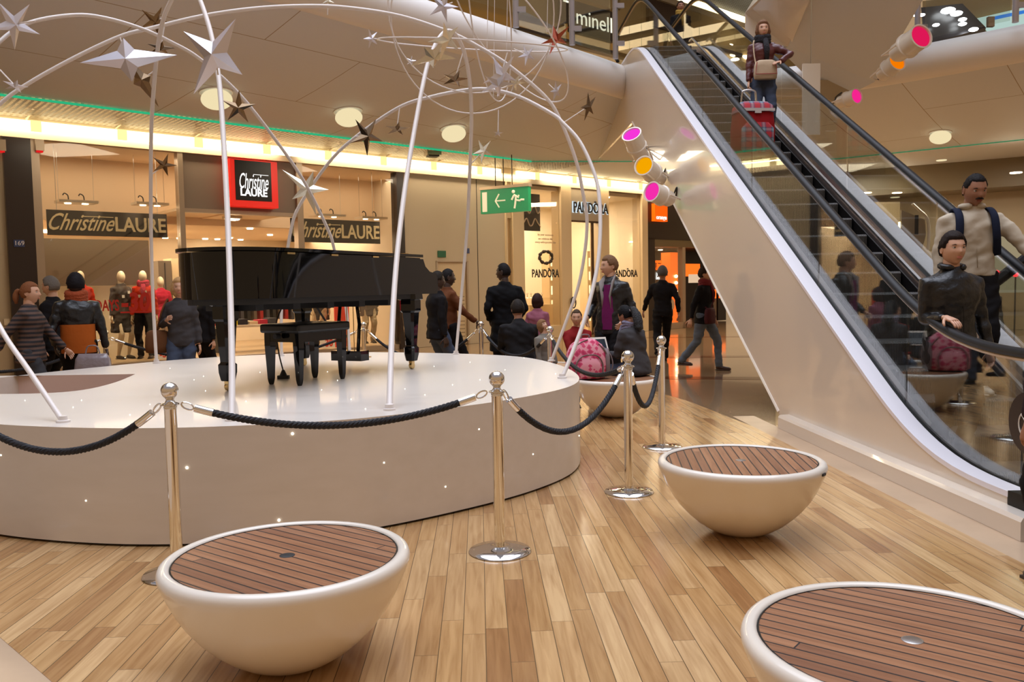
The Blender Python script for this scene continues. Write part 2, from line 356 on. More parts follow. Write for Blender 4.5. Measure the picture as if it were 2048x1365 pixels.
# green light line along the outer edge
M_green = glow('green_line_lamp', (0.05, 0.85, 0.38), 0.55); M_green2 = glow('green_line_dim', (0.10, 0.55, 0.25), 0.35)
for k, (i0, i1, m_) in enumerate([(0, 2, M_green), (2, 4, M_green2), (4, 6, M_green2)]):
    b = MB(); pts = [p+Vector((0, 0, -0.03)) for p in GL[i0*sub:i1*sub+1]]; b.tube(pts, 0.022 if k == 0 else 0.014, 6)
    tag(b.build('green_light_line', m_), ['bright green light line edging the perforated ceiling above the fashion shop', 'thin green light line crossing the ceiling behind the exit sign towards the escalator', 'thin green light line on the ceiling at the right beyond the escalator'][k], 'light')
# perforated metal ceiling with what is above it
def perf():
    m = bpy.data.materials.new('perforated_metal'); m.use_nodes = True; n = m.node_tree; n.nodes.clear(); L = n.links.new
    t = n.nodes.new('ShaderNodeTexCoord'); mp = n.nodes.new('ShaderNodeMapping'); mp.inputs['Rotation'].default_value = (0, 0, radians(-41)); L(t.outputs['Object'], mp.inputs[0])
    br = n.nodes.new('ShaderNodeTexBrick'); br.offset = 0; br.inputs['Scale'].default_value = 1; br.inputs['Brick Width'].default_value = 0.10; br.inputs['Row Height'].default_value = 0.10; br.inputs['Mortar Size'].default_value = 0.025; br.inputs['Mortar Smooth'].default_value = 0
    L(mp.outputs[0], br.inputs['Vector']); d = n.nodes.new('ShaderNodeBsdfPrincipled'); d.inputs['Base Color'].default_value = (0.32, 0.27, 0.21, 1); d.inputs['Roughness'].default_value = 0.5
    tr = n.nodes.new('ShaderNodeBsdfTransparent'); x = n.nodes.new('ShaderNodeMixShader'); o = n.nodes.new('ShaderNodeOutputMaterial')
    L(br.outputs['Fac'], x.inputs[0]); L(tr.outputs[0], x.inputs[1]); L(d.outputs[0], x.inputs[2]); L(x.outputs[0], o.inputs[0]); return m
b = MB(); i1 = 2*sub+int(sub*0.9); vs = []; pts = []
for i in range(0, i1+1):
    g = GL[i]; t = (g-FA).dot(FT); pts.append((g, fa(t, 0.03, 4.75)))
for g, w in pts: vs += [g, w]
b.add(vs, [(2*i, 2*i+1, 2*i+3, 2*i+2) for i in range(len(pts)-1)]); struct('ceiling', b, perf())
b = MB(); vs = [p+Vector((0, 0, 0.42)) for p in vs]; b.add(vs, [(2*i, 2*i+1, 2*i+3, 2*i+2) for i in range(len(pts)-1)]); struct('ceiling', b, M_cream)
o = area('mesh_void_lamps', fa(9, 0.35, 4.95), 26, 120, (1.0, 0.76, 0.44), size_y=0.3)
o.matrix_world = Matrix.Translation(fa(10, 0.30, 4.80)) @ Matrix(((FT.x, -FT.y, 0, 0), (FT.y, FT.x, 0, 0), (0, 0, 1, 0), (0, 0, 0, 1))) @ Matrix.Rotation(pi, 4, 'X')
for i in range(13):
    tt = 0.6+i*1.55
    b = MB(); b.tube([fa(tt, 0.04, 4.72), fa(tt+0.05, 0.45, 4.80)], 0.02, 5); b.tube([fa(tt, 0.04, 4.95), fa(tt+0.05, 0.6, 4.80)], 0.02, 5); struct('ceiling_bracket', b, M_frame)
# ceiling over the right-hand mall street and its darker bulkhead
b = MB(); b.add([G[2]+Vector((-0.5, 0, 0.02)), G[3], G[4], G[5], G[6], Vector((24, 22, 4.75)), Vector((14, 32, 4.75)), Vector((6, 34, 4.75)), fa(TE, 0, 4.75), fa(tx(1100), 0, 4.75)], [tuple(range(10))]); struct('ceiling', b, M_soffit)
RB0, RB1 = Vector((8.6, 26.2, 0)), Vector((17.5, 20.6, 0)); rv = (RB1-RB0).normalized(); rn = Vector((rv.y, -rv.x, 0))
def RBX(mb, s0, s1, z0, z1, d0, d1, mi=0):
    q = lambda s, d, z: RB0+rv*s+rn*d+Vector((0, 0, z))
    return mb.hexa([q(s0, d0, z0), q(s1, d0, z0), q(s1, d1, z0), q(s0, d1, z0), q(s0, d0, z1), q(s1, d0, z1), q(s1, d1, z1), q(s0, d1, z1)], mi)
b = MB(); RBX(b, 0, 11, 3.98, 4.75, -1.5, 0); struct('wall_back', b, mat('olive_bulkhead', (0.20, 0.155, 0.095), 0.35))
b = MB(); RBX(b, 0, 12, 0, 4.7, -1.9, -1.6); struct('wall_right', b, M_beige)
b = MB(); b.prism([fa(TE, 0, 0), fa(TE, -0.3, 0), RB0-rn*2.0, RB0-rn*1.6], 0, 4.7); struct('wall_far', b, M_beige)
# upper floor slab
b = MB(); b.prism([(p.x, p.y) for p in [Nn[0]+Vector((-.3, .3, 0))]+[x+(GL[i]-x).normalized()*0.45 for i, x in enumerate(NL)]+[Vector((28, 14, 0)), Vector((28, 40, 0)), Vector((-22, 40, 0))]], 5.95, 6.14); struct('floor_upper', b, mat('upper_floor_stone', (0.35, 0.28, 0.2), 0.2))
# ---------------------------------------------------------------- walls of the shop front at ground level
def seg(x0, x1, z0, z1, d0=-0.3, d1=0.0, name='wall_front', m=M_beige):
    b = MB(); FB(b, tx(x0), tx(x1), z0, z1, d0, d1); return struct(name, b, m)
T14, T68 = tx(14), tx(66)
b = MB(); FB(b, -12, tx(17), 0, 4.37, -0.3, 0); struct('wall_front', b, M_beige)
b = MB(); FB(b, tx(17), tx(72), 0, 4.36, -0.3, 0.10); struct('column_dark', b, M_dark)
b = MB(); FB(b, tx(72), tx(90), 0, 4.37, -0.3, 0.04); struct('trim_5', b, M_frame)
seg(808, 872, 0, 4.37); seg(935, 1012, 0, 4.37); seg(872, 935, 2.2, 4.37)
b = MB(); FB(b, tx(956)-0.01, tx(956)+0.01, 0, 4.37, -0.01, 0.004); struct('trim_6', b, M_dark)
# service door
dr = thing('door_1', None, None, fa(tx(903), 0, 0), kind='structure')
b = MB(); FB(b, tx(875), tx(933), 0.02, 2.17, -0.12, -0.04); b.build('door_leaf', mat('door_paint', (0.62, 0.49, 0.32), 0.5), dr, world=True)
b = MB()
for k in range(9): FB(b, tx(880), tx(929), 0.1+k*0.1+(0.35 if k > 5 else 0), 0.125+k*0.1+(0.35 if k > 5 else 0), -0.04, -0.03)
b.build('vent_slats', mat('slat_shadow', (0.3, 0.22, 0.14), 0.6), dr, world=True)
b = MB(); FB(b, tx(872), tx(875), 0, 2.2, -0.1, 0.02); FB(b, tx(933), tx(936), 0, 2.2, -0.1, 0.02); FB(b, tx(872), tx(936), 2.17, 2.2, -0.1, 0.02); b.build('door_frame', M_frame, dr, world=True)
# ================================================================= SHOPS
def plate(mb, x0, y0, x1, y1, d, th=0.03, mi=0):   # board standing in the shop-front plane, its corners given in the photo frame
    xm, ym = (x0+x1)/2, (y0+y1)/2; t0 = fp(x0, ym, d)[0]; t1 = fp(x1, ym, d)[0]; z1 = fp(xm, y0, d)[1]; z0 = fp(xm, y1, d)[1]
    FB(mb, t0, t1, z0, z1, d-th, d, mi); return t0, t1, z0, z1
# ---- fashion shop
t_a, t_b = tx(90), tx(805)
b = MB(); FB(b, t_a, t_b+0.3, 0, 0.12, -0.25, 0.02); struct('trim_7', b, M_frame)
b = MB(); FB(b, t_a-0.6, t_b+0.6, 0, 4.6, -7.3, -7.0); FB(b, t_a-0.6, t_a-0.4, 0, 4.6, -7, -0.3); FB(b, t_b+0.4, t_b+0.6, 0, 4.6, -7, -0.3); struct('wall_shop', b, M_cream)
b = MB(); FB(b, t_a-0.4, t_b+0.4, 3.05, 3.15, -7, -1.9); FB(b, t_a-0.4, t_b+0.4, 4.36, 4.5, -1.95, -0.05); FB(b, t_a-0.4, t_b+0.4, 3.05, 4.4, -1.95, -1.85); struct('ceiling_shop', b, mat('shop_ceiling', (0.78, 0.60, 0.42), 0.6))
b = MB(); FB(b, t_a-0.4, t_b+0.4, 0.0, 0.02, -7, -0.1); struct('floor_shop', b, mat('shop_floor', (0.45, 0.33, 0.2), 0.3))
for q in range(3):
    o = area('shop_lamps', fa(t_a+1.5+q*3.6, -3.9, 2.98), 2.6, 150, (1.0, 0.78, 0.52), size_y=3.5)
o = area('window_spots', fa((t_a+t_b)/2, -0.9, 4.3), 9.0, 75, (1.0, 0.82, 0.58), size_y=0.8); o.rotation_euler = (0, 0, atan2(FT.y, FT.x))
# shop front frames
wn = []
for i, (x0, x1, zz) in enumerate([(90, 363, 4.37), (608, 795, 4.37)]):
    b = MB(); FB(b, tx(x0), tx(x1), 0.12, zz, -0.03, -0.015); g = b.build('window_%d' % (i+1), M_shopglass); tag(g, kind='structure'); wn.append(g)
b = MB()
for x0, x1 in [(363, 373), (597, 609)]: FB(b, tx(x0), tx(x1), 0, 4.37, -0.15, 0.05)
FB(b, tx(373), tx(597), fp(485, 424)[1]-0.06, fp(485, 424)[1]+0.02, -0.12, 0.04); struct('trim_8', b, M_frame)
b = MB(); FB(b, tx(795), tx(809), 0, 4.36, -0.2, 0.06); struct('trim_9', b, M_dark)
b = MB(); FB(b, tx(373), tx(597), fp(485, 424)[1]+0.02, 4.36, -0.10, -0.02); struct('wall_fascia', b, mat('fascia_taupe', (0.20, 0.155, 0.12), 0.5))
# red box sign
t0, z0 = fp(463, 412, 0.25); t1 = fp(557, 412, 0.25)[0]; z1 = fp(510, 321, 0.25)[1]
sg = thing('box_sign', 'red lit box sign with black square reading Christine LAURE above the fashion shop entrance', 'sign', fa((t0+t1)/2, 0.1, z0))
b = MB(); FB(b, t0, t1, z0, z1, -0.02, 0.25); b.build('red_box', mat('red_lightbox', (0.55, 0.01, 0.008), 0.35, emit=(0.8, 0.02, 0.01), es=0.65), sg, world=True)
pt0, pz0 = fp(472, 400, 0.26); pt1 = fp(544, 400, 0.26)[0]; pz1 = fp(510, 323, 0.26)[1]
b = MB(); FB(b, pt0, pt1, pz0, pz1, 0.25, 0.262); b.build('black_panel', mat('sign_black', (0.006, 0.004, 0.004), 0.3), sg, world=True)
M_wt = glow('white_letters', (1, 1, 0.97), 1.3)
pw = pt1-pt0; text_obj('lettering', 'Christine', 0.36*pw, fM((pt0+pt1)/2+0.01, 0.266, pz0+0.47*(pz1-pz0)), M_wt, sg, shear=0.30, fit=pw*0.80, bold=0.0).scale = (1, 1.6, 1)
text_obj('lettering', 'LAURE', 0.27*pw, fM((pt0+pt1)/2, 0.266, pz0+0.20*(pz1-pz0)), M_wt, sg, fit=pw*0.74, bold=0.03)
b = MB(); FB(b, pt0+pw*0.5, pt0+pw*0.92, pz0+0.66*(pz1-pz0), pz0+0.672*(pz1-pz0), 0.262, 0.268); b.build('stroke', M_wt, sg, world=True)
# boards hanging in the windows
M_gold = mat('brushed_gold_letters', (0.78, 0.66, 0.42), 0.25, 0.9, emit=(0.8, 0.6, 0.3), es=0.12)
for k, (x0, y0, x1, y1) in enumerate([(94, 424, 334, 473), (582, 440, 760, 486)]):
    h = thing('hanging_sign', ['dark board lettered Christine LAURE hanging in the left shop window', 'dark board lettered Christine LAURE hanging in the right shop window behind the door frame'][k], 'sign', fa(fp((x0+x1)/2, y0, -0.3)[0], -0.3, fp(x0, y1, -0.3)[1]))
    b = MB(); a0, a1, c0, c1 = plate(b, x0, y0, x1, y1, -0.3); b.build('board', mat('sign_board_dark', (0.035, 0.028, 0.022), 0.4), h, world=True)
    w = a1-a0; hh = c1-c0
    text_obj('lettering', 'Christine', hh*0.95, fM(a0+w*0.275, -0.28, c0+hh*0.5), M_gold, h, shear=0.6, fit=w*0.53, bold=0.008, depth=0.012)
    text_obj('lettering', 'LAURE', hh*0.82, fM(a0+w*0.765, -0.28, c0+hh*0.47), M_gold, h, fit=w*0.44, bold=0.02, depth=0.012)
    b = MB(); FB(b, a0+w*0.27, a0+w*0.53, c0+hh*0.76, c0+hh*0.79, -0.29, -0.27); b.build('stroke', M_gold, h, world=True)
    b = MB()
    for u in (0.08, 0.92): b.tube([fa(a0+w*u, -0.31, c1), fa(a0+w*u, -0.31, 4.36)], 0.006, 5)
    b.build('wire', M_steel, h, world=True)
# suspended lamp trays in the windows
for k, (x, y, w) in enumerate([(153, 405, 0.72), (300, 409, 0.66), (655, 432, 0.80), (742, 437, 0.74)]):
    t, z = fp(x, y, -0.9); h = thing('lamp_tray', ['hanging lamp tray above the left end of the left window board', 'hanging lamp tray above the right end of the left window board', 'hanging lamp tray above the left end of the right window board', 'hanging lamp tray above the right end of the right window board'][k], 'lamp', fa(t, -0.9, z), group='hanging lamp trays in the shop windows')
    b = MB(); FB(b, t-w/2, t+w/2, z-0.02, z+0.03, -1.1, -0.7); b.build('tray', mat('tray_white', (0.7, 0.6, 0.48), 0.4), h, world=True)
    for s_ in (-0.2, 0.2):
        b = MB(); b.lathe([(0.06, z-0.035), (0.06, z-0.02)], fa(t+s_*w*1.1, -0.9, 0), 12); b.build('bulb', M_warm, h, world=True)
        b = MB(); b.tube(spline([fa(t+s_*w, -0.9, z+0.03), fa(t+s_*w-0.01, -0.9, z+0.13), fa(t+s_*w-0.07, -0.9, z+0.17), fa(t+s_*w-0.10, -0.9, z+0.13)], 4), 0.012, 6); b.build('hook', M_mblack, h, world=True)
    b = MB()
    for s_ in (-0.45, 0.45): b.tube([fa(t+s_*w, -0.9, z+0.02), fa(t+s_*w, -0.9, 4.37)], 0.004, 4)
    b.build('wire', M_steel, h, world=True)
# partition behind the left display
b = MB(); t0 = tx(95, 500, -1.7); t1 = tx(298, 500, -1.7); FB(b, t0-0.3, t1, 0, 1.68, -1.8, -1.7); struct('partition', b, mat('partition_cream', (0.74, 0.62, 0.42), 0.6))
b = MB(); FB(b, t0-0.3, t1, 1.68, 2.66, -1.8, -1.7); struct('partition', b, mat('partition_taupe', (0.33, 0.27, 0.20), 0.6))
# long ceiling lamps and downlights inside
b = MB()
for k in range(5):
    c = thing('ceiling_tube_light', 'one of the long warm ceiling lamps seen below the left window board', 'lamp', fa(t0+0.3+k*0.55, -5.0, 2.98), group='long ceiling lamps inside the fashion shop')
    b = MB(); FB(b, t0+0.1+k*0.55, t0+0.1+k*0.55+0.45, 3.0, 3.05, -5.2, -4.8); b.build('tube', M_warm, c, world=True)
DL = []
for k, (x, y) in enumerate([(286, 483), (317, 483), (332, 489), (358, 489), (395, 484), (413, 479), (432, 478), (447, 484), (460, 476), (560, 448), (540, 470)]):
    r = ray(x, y); p = Vector((0, 0, EYE))+r*((3.04-EYE)/r.z)
    if (p-FA).dot(FN) < -6.8: p = p+FN*(-6.6-(p-FA).dot(FN))
    if (p-FA).dot(FN) > -2.1: p = p+FN*(-2.2-(p-FA).dot(FN))
    if any((p-q_).length < 0.35 for q_ in DL) or not t_a < (p-FA).dot(FT) < t_b: continue
    DL.append(p.copy())
    b = MB(); b.lathe([(0.075, 0.0), (0.075, 0.03)], (0, 0, 0), 12); q = b.build('downlight', M_warm, loc=Vector((p.x, p.y, 3.02)))
    tag(q, 'small round ceiling spot inside the fashion shop, one of those seen over the piano', 'lamp', 'round ceiling spots inside the fashion shop')
sp = thing('ceiling_spotlight', 'square recessed double spotlight under the red box sign in the shop entrance', 'lamp', fa(fp(466, 436, -0.8)[0], -0.8, fp(466, 436, -0.8)[1]))
t, z = fp(466, 436, -0.8); b = MB(); FB(b, t-0.17, t+0.17, z-0.02, z+0.04, -1.0, -0.7); b.build('housing', mat('tray_white', (0.7, 0.6, 0.48)), sp, world=True)
b = MB(); FB(b, t-0.12, t+0.12, z-0.05, z-0.02, -0.97, -0.73); b.build('bulb', M_warm, sp, world=True)
b = MB(); FB(b, t-0.3, t+0.3, z+0.04, z+0.1, -1.9, -0.15); struct('ceiling_shop', b, MATS['shop_ceiling'])
b = MB(); FB(b, tx(373), tx(597), fp(485, 424)[1], fp(485, 424)[1]+0.06, -1.9, -0.12); struct('ceiling_shop', b, MATS['shop_ceiling'])
# wardrobe units and rack inside
for k, (x0, x1, y0, dd_, m_) in enumerate([(316, 342, 522, -3.8, mat('wardrobe_grey', (0.16, 0.13, 0.10), 0.5)), (343, 372, 517, -4.0, mat('wardrobe_cream', (0.75, 0.62, 0.42), 0.5))]):
    t0_, z1_ = fp(x0, y0, dd_); t1_, _ = fp(x1, y0, dd_)
    h = thing('wardrobe', ['tall dark display cabinet behind the mannequins', 'tall cream display cabinet beside the dark one behind the piano'][k], 'cabinet', fa((t0_+t1_)/2, dd_-0.3, 0.02))
    b = MB(); FB(b, t0_, t1_, 0.02, z1_, dd_-0.6, dd_); b.build('body', m_, h, world=True)
    b = MB(); FB(b, (t0_+t1_)/2-0.01, (t0_+t1_)/2+0.01, 0.1, z1_-0.05, dd_, dd_+0.01); b.build('door_gap', M_mblack, h, world=True)
b = MB(); t, z = fp(490, 700, -2.6)
h = thing('display_table', 'low display table with folded clothes seen under the piano', 'table', fa(tx(490, 700, -2.6), -2.6, 0.02))
b = MB(); FB(b, t-0.9, t+0.8, 0.62, 0.68, -2.9, -2.2); b.build('tabletop', M_cream, h, world=True)
for s_ in (-0.75, 0.65):
    b = MB(); FB(b, t+s_, t+s_+0.08, 0.02, 0.62, -2.8, -2.3); b.build('leg', M_mblack, h, world=True)
cl = [(0.5, 0.02, 0.01), (0.65, 0.5, 0.02), (0.02, 0.02, 0.03), (0.6, 0.45, 0.3), (0.4, 0.02, 0.05), (0.05, 0.05, 0.06)]
for k in range(6):
    b = MB(); FB(b, t-0.75+k*0.26, t-0.53+k*0.26, 0.68, 0.76+0.03*(k % 3), -2.7, -2.35)
    tag(b.build('folded_garment', mat('garment_%d' % k, cl[k], 0.8)), 'folded %s garment on the low display table inside the shop' % ['red', 'yellow', 'black', 'beige', 'crimson', 'dark grey'][k], 'clothes', 'folded clothes on the display table')
h = thing('clothes_rack', 'rail of dark clothes standing inside the shop, seen under the piano', 'rack', fa(tx(430, 700, -4), -4, 0.02)); tr = tx(430, 700, -4)+0.95
b = MB(); b.tube([fa(tr-0.9, -4, 0.02), fa(tr-0.9, -4, 1.6), fa(tr+1.4, -4, 1.6), fa(tr+1.4, -4, 0.02)], 0.018, 8); b.build('frame', M_steel, h, world=True)
for k in range(12):
    tk = tr-0.8+k*0.18; b = MB(); q = [fa(tk, -4.2, 1.5), fa(tk+0.03, -4.0, 1.58), fa(tk, -3.8, 1.5), fa(tk, -3.78, 0.75-0.02*(k % 3)), fa(tk, -4.22, 0.72)]
    b.rings([[p-FT*0.04 for p in q], [p+FT*0.04 for p in q]], smooth=False)
    tag(b.build('hanging_coat', mat('coat_%d' % (k % 4), [(0.02, 0.02, 0.02), (0.12, 0.09, 0.07), (0.3, 0.02, 0.02), (0.05, 0.05, 0.06)][k % 4], 0.8)), '%s coat hanging on the rail inside the fashion shop' % ['black', 'brown', 'red', 'charcoal'][k % 4], 'coat', 'coats on the rail')
# price posters and window lettering
M_poster = mat('poster_paper', (0.85, 0.74, 0.58), 0.6, emit=(0.9, 0.75, 0.55), es=0.25); M_redt = mat('red_letters', (0.75, 0.03, 0.01), 0.5, emit=(0.8, 0.05, 0.01), es=0.2)
for k, (x0, y0, x1, y1) in enumerate([(313, 696, 348, 730), (640, 674, 671, 718)]):
    t0_, z1_ = fp(x0, y0, -0.06); t1_, z0_ = fp(x1, y1, -0.06); z0_ = max(z0_, 0.15); h = thing('price_poster', ['cream poster reading -30 behind the left window glass', 'cream poster reading -30 behind the stool under the piano'][k], 'poster', fa((t0_+t1_)/2, -0.06, z0_))
    b = MB(); q = []; n = 14
    FB(b, t0_, t1_, z0_, z1_, -0.07, -0.06); b.build('paper', M_poster, h, world=True)
    text_obj('lettering', '-30', (t1_-t0_)*0.62, fM((t0_+t1_)/2, -0.052, z1_-(t1_-t0_)*0.42), M_redt, h, bold=0.03, sx=0.85)
M_redd = mat('red_decal', (0.42, 0.012, 0.008), 0.5)
h = thing('window_lettering', 'red window lettering reading 4 DAYS -30 on the left shop glass', 'lettering', fa(tx(250), 0.0, fp(250, 620)[1]))
text_obj('lettering', '4 DAYS', 0.30, fM(tx(203), -0.01, fp(203, 613)[1]), M_redd, h, bold=0.02, fit=tx(237)-tx(172))
text_obj('lettering', '-30', 0.50, fM(tx(269), -0.01, fp(269, 606)[1]), M_redd, h, bold=0.03, shear=0.1, fit=tx(298)-tx(240))
b = MB(); FB(b, tx(237), tx(302), fp(270, 626)[1], fp(270, 623)[1], -0.012, -0.004); b.build('underline', M_redd, h, world=True)
b = MB(); FB(b, tx(612, 690, -0.4), tx(622, 690, -0.4), 0.12, 1.25, -0.45, -0.4); FB(b, tx(672, 690, -0.4), tx(700, 690, -0.4), 0.12, 1.25, -0.45, -0.4)
tag(b.build('red_banner', M_redt), 'red display banner strip standing in the right shop window', 'banner')
# ---- number plates and little signs on the wall
for nm, lab, x0, y0, x1, y1, dd_, m_, tx_ in [('number_plate', 'small blue plate reading 169 on the dark column', 28, 480, 49, 494, 0.11, mat('blue_plate', (0.03, 0.05, 0.16), 0.4), '169'),
        ('exit_plate', 'tiny green emergency plate above the service door', 876, 502, 892, 515, 0.01, mat('green_plate', (0.0, 0.10, 0.04), 0.4), None),
        ('blue_plate', 'tiny blue plate beside the service door', 931, 497, 939, 507, 0.01, MATS['blue_plate'], None),
        ('wall_socket', 'small square socket plate on the wall beside the striped sweater woman', 8, 638, 20, 651, 0.01, M_cream, None)]:
    b = MB(); t0_, t1_, z0_, z1_ = plate(b, x0, y0, x1, y1, dd_+0.015, 0.02); h = thing(nm, lab, 'sign', fa((t0_+t1_)/2, dd_, z0_)); b.build('plate', m_, h, world=True)
    if tx_: text_obj('lettering', tx_, (z1_-z0_)*0.9, fM((t0_+t1_)/2, dd_+0.02, (z0_+z1_)/2), mat('plate_white', (0.7, 0.7, 0.75)), h)
for k, x in enumerate([3, 80]):
    h = thing('alarm_beacon', ['small siren box with a red lamp at the left frame edge under the cove', 'small siren box with a red lamp right of the dark column'][k], 'alarm', fa(tx(x, 290, 0.1), 0.1, fp(x, 300, 0.1)[1]))
    t, z = fp(x, 290, 0.12); b = MB(); FB(b, t-0.07, t+0.07, z-0.10, z+0.1, 0.02, 0.12); b.build('box', M_frame, h, world=True)
    b = MB(); FB(b, t-0.05, t+0.05, z-0.13, z-0.10, 0.03, 0.11); b.build('lamp', glow('red_lamp', (1, 0.02, 0.02), 0.8), h, world=True)
# ---- jewellery shop
M_pf = mat('jeweller_frame', (0.62, 0.48, 0.30), 0.4)
t0, t1 = tx(1012), tx(1293); zt = 4.37
b = MB(); FB(b, t0-.1, t1+.1, 0, 4.5, -4.3, -4.1); FB(b, t0-.3, t0-.1, 0, 4.5, -4.2, -0.3); FB(b, t1+.0, t1+.2, 0, 4.5, -4.2, -0.3); struct('wall_shop', b, mat('jeweller_wall', (0.80, 0.70, 0.54), 0.5))
b = MB(); FB(b, t0-.1, t1+.1, 4.25, 4.35, -4.2, -0.1); struct('ceiling_shop', b, M_cream)
b = MB(); FB(b, t0-.1, t1+.1, 0.0, 0.03, -4.2, -0.1); struct('floor_shop', b, MATS['shop_floor'])
o = area('jeweller_lamps', fa((t0+t1)/2, -2.2, 4.2), 3.5, 330, (1.0, 0.86, 0.66), size_y=2.5); o.rotation_euler = (0, 0, atan2(FT.y, FT.x))
for x0, x1 in [(1012, 1015), (1024, 1046), (1122, 1142), (1198, 1217), (1283, 1294)]:
    b = MB(); FB(b, tx(x0, 600), tx(x1, 600), 0, zt, -0.35, 0.06 if x0 != 1024 else 0.1); struct('column', b, M_pf)
for x0, x1, zh in [(1015, 1024, fp(1020, 437)[1]), (1046, 1122, zt), (1217, 1283, zt)]:
    b = MB(); FB(b, tx(x0, 600), tx(x1, 600), 0.35, zh, -0.05, -0.03); g = tag(b.build('window_%d' % (3 if x0 == 1015 else 4), M_shopglass), kind='structure')
    b = MB(); FB(b, tx(x0, 600), tx(x1, 600), 0.0, 0.35, -0.2, 0.03); struct('trim_10', b, M_pf)
b = MB(); FB(b, tx(1015, 600), tx(1024, 600), fp(1020, 437)[1], zt, -0.2, 0.03); struct('trim_10', b, M_pf)
zh = fp(1170, 442)[1]; b = MB(); FB(b, tx(1142, 600), tx(1198, 600), zh, zt, -0.2, 0.04); struct('wall_fascia', b, mat('jeweller_fascia', (0.45, 0.38, 0.28), 0.5))
dr = thing('door_2', None, None, fa(tx(1170), 0, 0), kind='structure')
b = MB(); FB(b, tx(1144, 600), tx(1186, 600), 0.03, zh, -0.04, -0.02); b.build('door_pane', M_shopglass, dr, world=True)
b = MB(); FB(b, tx(1186, 600), tx(1189, 600), 0.0, zh, -0.06, 0.0); FB(b, tx(1142, 600), tx(1198, 600), zh-0.05, zh, -0.06, 0.02); b.build('door_frame', mat('dark_bronze', (0.08, 0.04, 0.02), 0.3, 0.6), dr, world=True)
b = MB(); b.tube([fa(tx(1141, 600), 0.12, 1.0+0.16*sin(a_)) + FT*(0.10*cos(a_)) for a_ in [2*pi*i/20 for i in range(20)]], 0.02, 6, closed=True)
tag(b.build('ring_door_handle', M_mblack), 'black ring shaped pull on the frame between the jewellery window and its door', 'handle')
def crown(M, s, m, parent):
    b = MB(); v = [(-.5, 0), (.5, 0), (.62, .75), (.22, .35), (0, .9), (-.22, .35), (-.62, .75)]
    b.rings([[M @ Vector((p[0]*s, p[1]*s, -0.004)) for p in v], [M @ Vector((p[0]*s, p[1]*s, 0.004)) for p in v]], smooth=False); b.build('crown', m, parent, world=True)
M_ink = mat('ink_black', (0.012, 0.008, 0.006), 0.5)
h = thing('shop_sign', 'back-lit shop name reading PANDORA above the jewellery shop door', 'sign', fa(tx(1178, 420), 0.1, fp(1178, 432)[1]))
t0_, t1_ = tx(1143, 420), tx(1212, 420); zc = fp(1178, 418)[1]; w = t1_-t0_
text_obj('halo', 'PANDORA', 0.285*w, fM((t0_+t1_)/2, 0.065, zc), glow('halo_white', (0.80, 0.93, 1.0), 0.95), h, bold=0.05, depth=0.008, fit=w*1.04)
text_obj('lettering', 'PANDORA', 0.285*w, fM((t0_+t1_)/2, 0.09, zc), M_ink, h, bold=0.012, depth=0.012, fit=w)
crown(fM((t0_+t1_)/2+w*0.12, 0.09, zc+w*0.115), w*0.055, M_ink, h)
h = thing('window_logo', 'black PANDORA lettering on the large jewellery window', 'lettering', fa(tx(1092), 0, fp(1092, 548)[1]))
t0_, t1_ = tx(1065), tx(1119); w = t1_-t0_; zc = fp(1092, 548)[1]
text_obj('lettering', 'PANDORA', 0.30*w, fM((t0_+t1_)/2, -0.02, zc), M_ink, h, bold=0.02, depth=0.006, fit=w); crown(fM((t0_+t1_)/2+w*0.12, -0.02, zc+w*0.12), w*0.055, M_ink, h)
h = thing('window_logo', 'black PANDORA lettering on the right window, half hidden by the standing woman', 'lettering', fa(tx(1250), 0, fp(1250, 548)[1]))
t0_, t1_ = tx(1227), tx(1274); w = t1_-t0_; text_obj('lettering', 'PANDORA', 0.28*w, fM((t0_+t1_)/2, -0.02, fp(1250, 548)[1]), M_ink, h, bold=0.02, depth=0.006, sx=0.8); crown(fM((t0_+t1_)/2+w*0.12, -0.02, fp(1250, 548)[1]+w*0.12), w*0.055, M_ink, h)
h = thing('bracelet_picture', 'beaded charm bracelet motif printed on the jewellery window', 'decal', fa(tx(1092, 515), 0, fp(1092, 515)[1])); tc_, zc = fp(1092, 515)
for i in range(26):
    a_ = 2*pi*i/26; b = MB(); b.ball(fa(tc_+0.25*cos(a_), -0.005, zc+0.17*sin(a_)), 0.034+0.010*(i % 3), 8, 6); b.build('bead', mat('bead_grey', (0.06, 0.045, 0.035), 0.3, 0.5), h, world=True)
h = thing('small_print', 'three small lines of lettering above the bracelet motif', 'lettering', fa(tx(1092, 475), 0, fp(1092, 475)[1]))
for k, (s_, y) in enumerate([('by your moments', 470), ('we celebrate life', 478), ('every unforgettable day', 485)]): text_obj('lettering', s_, 0.085, fM(tx(1092, y), -0.02, fp(1092, y)[1]), mat('faint_ink', (0.3, 0.2, 0.1)), h)
h = thing('photo_banner', 'dark photo banner of jewellery hanging at the top of the jewellery window', 'poster', fa(tx(1063, 420, -0.2), -0.2, fp(1063, 462, -0.2)[1]))
b = MB(); t0_, t1_, z0_, z1_ = plate(b, 1047, 388, 1080, 462, -0.15); b.build('print', mat('banner_dark', (0.035, 0.025, 0.02), 0.4), h, world=True)
for q in range(2):
    b = MB(); b.tube(spline([fa(t0_+(t1_-t0_)*i/6, -0.14, z0_+(0.22+0.36*q)*(z1_-z0_)+0.12*sin(i*1.9+q)) for i in range(7)], 4), 0.02, 6); b.build('printed_chain', mat('silver_print', (0.6, 0.5, 0.42), 0.4), h, world=True)
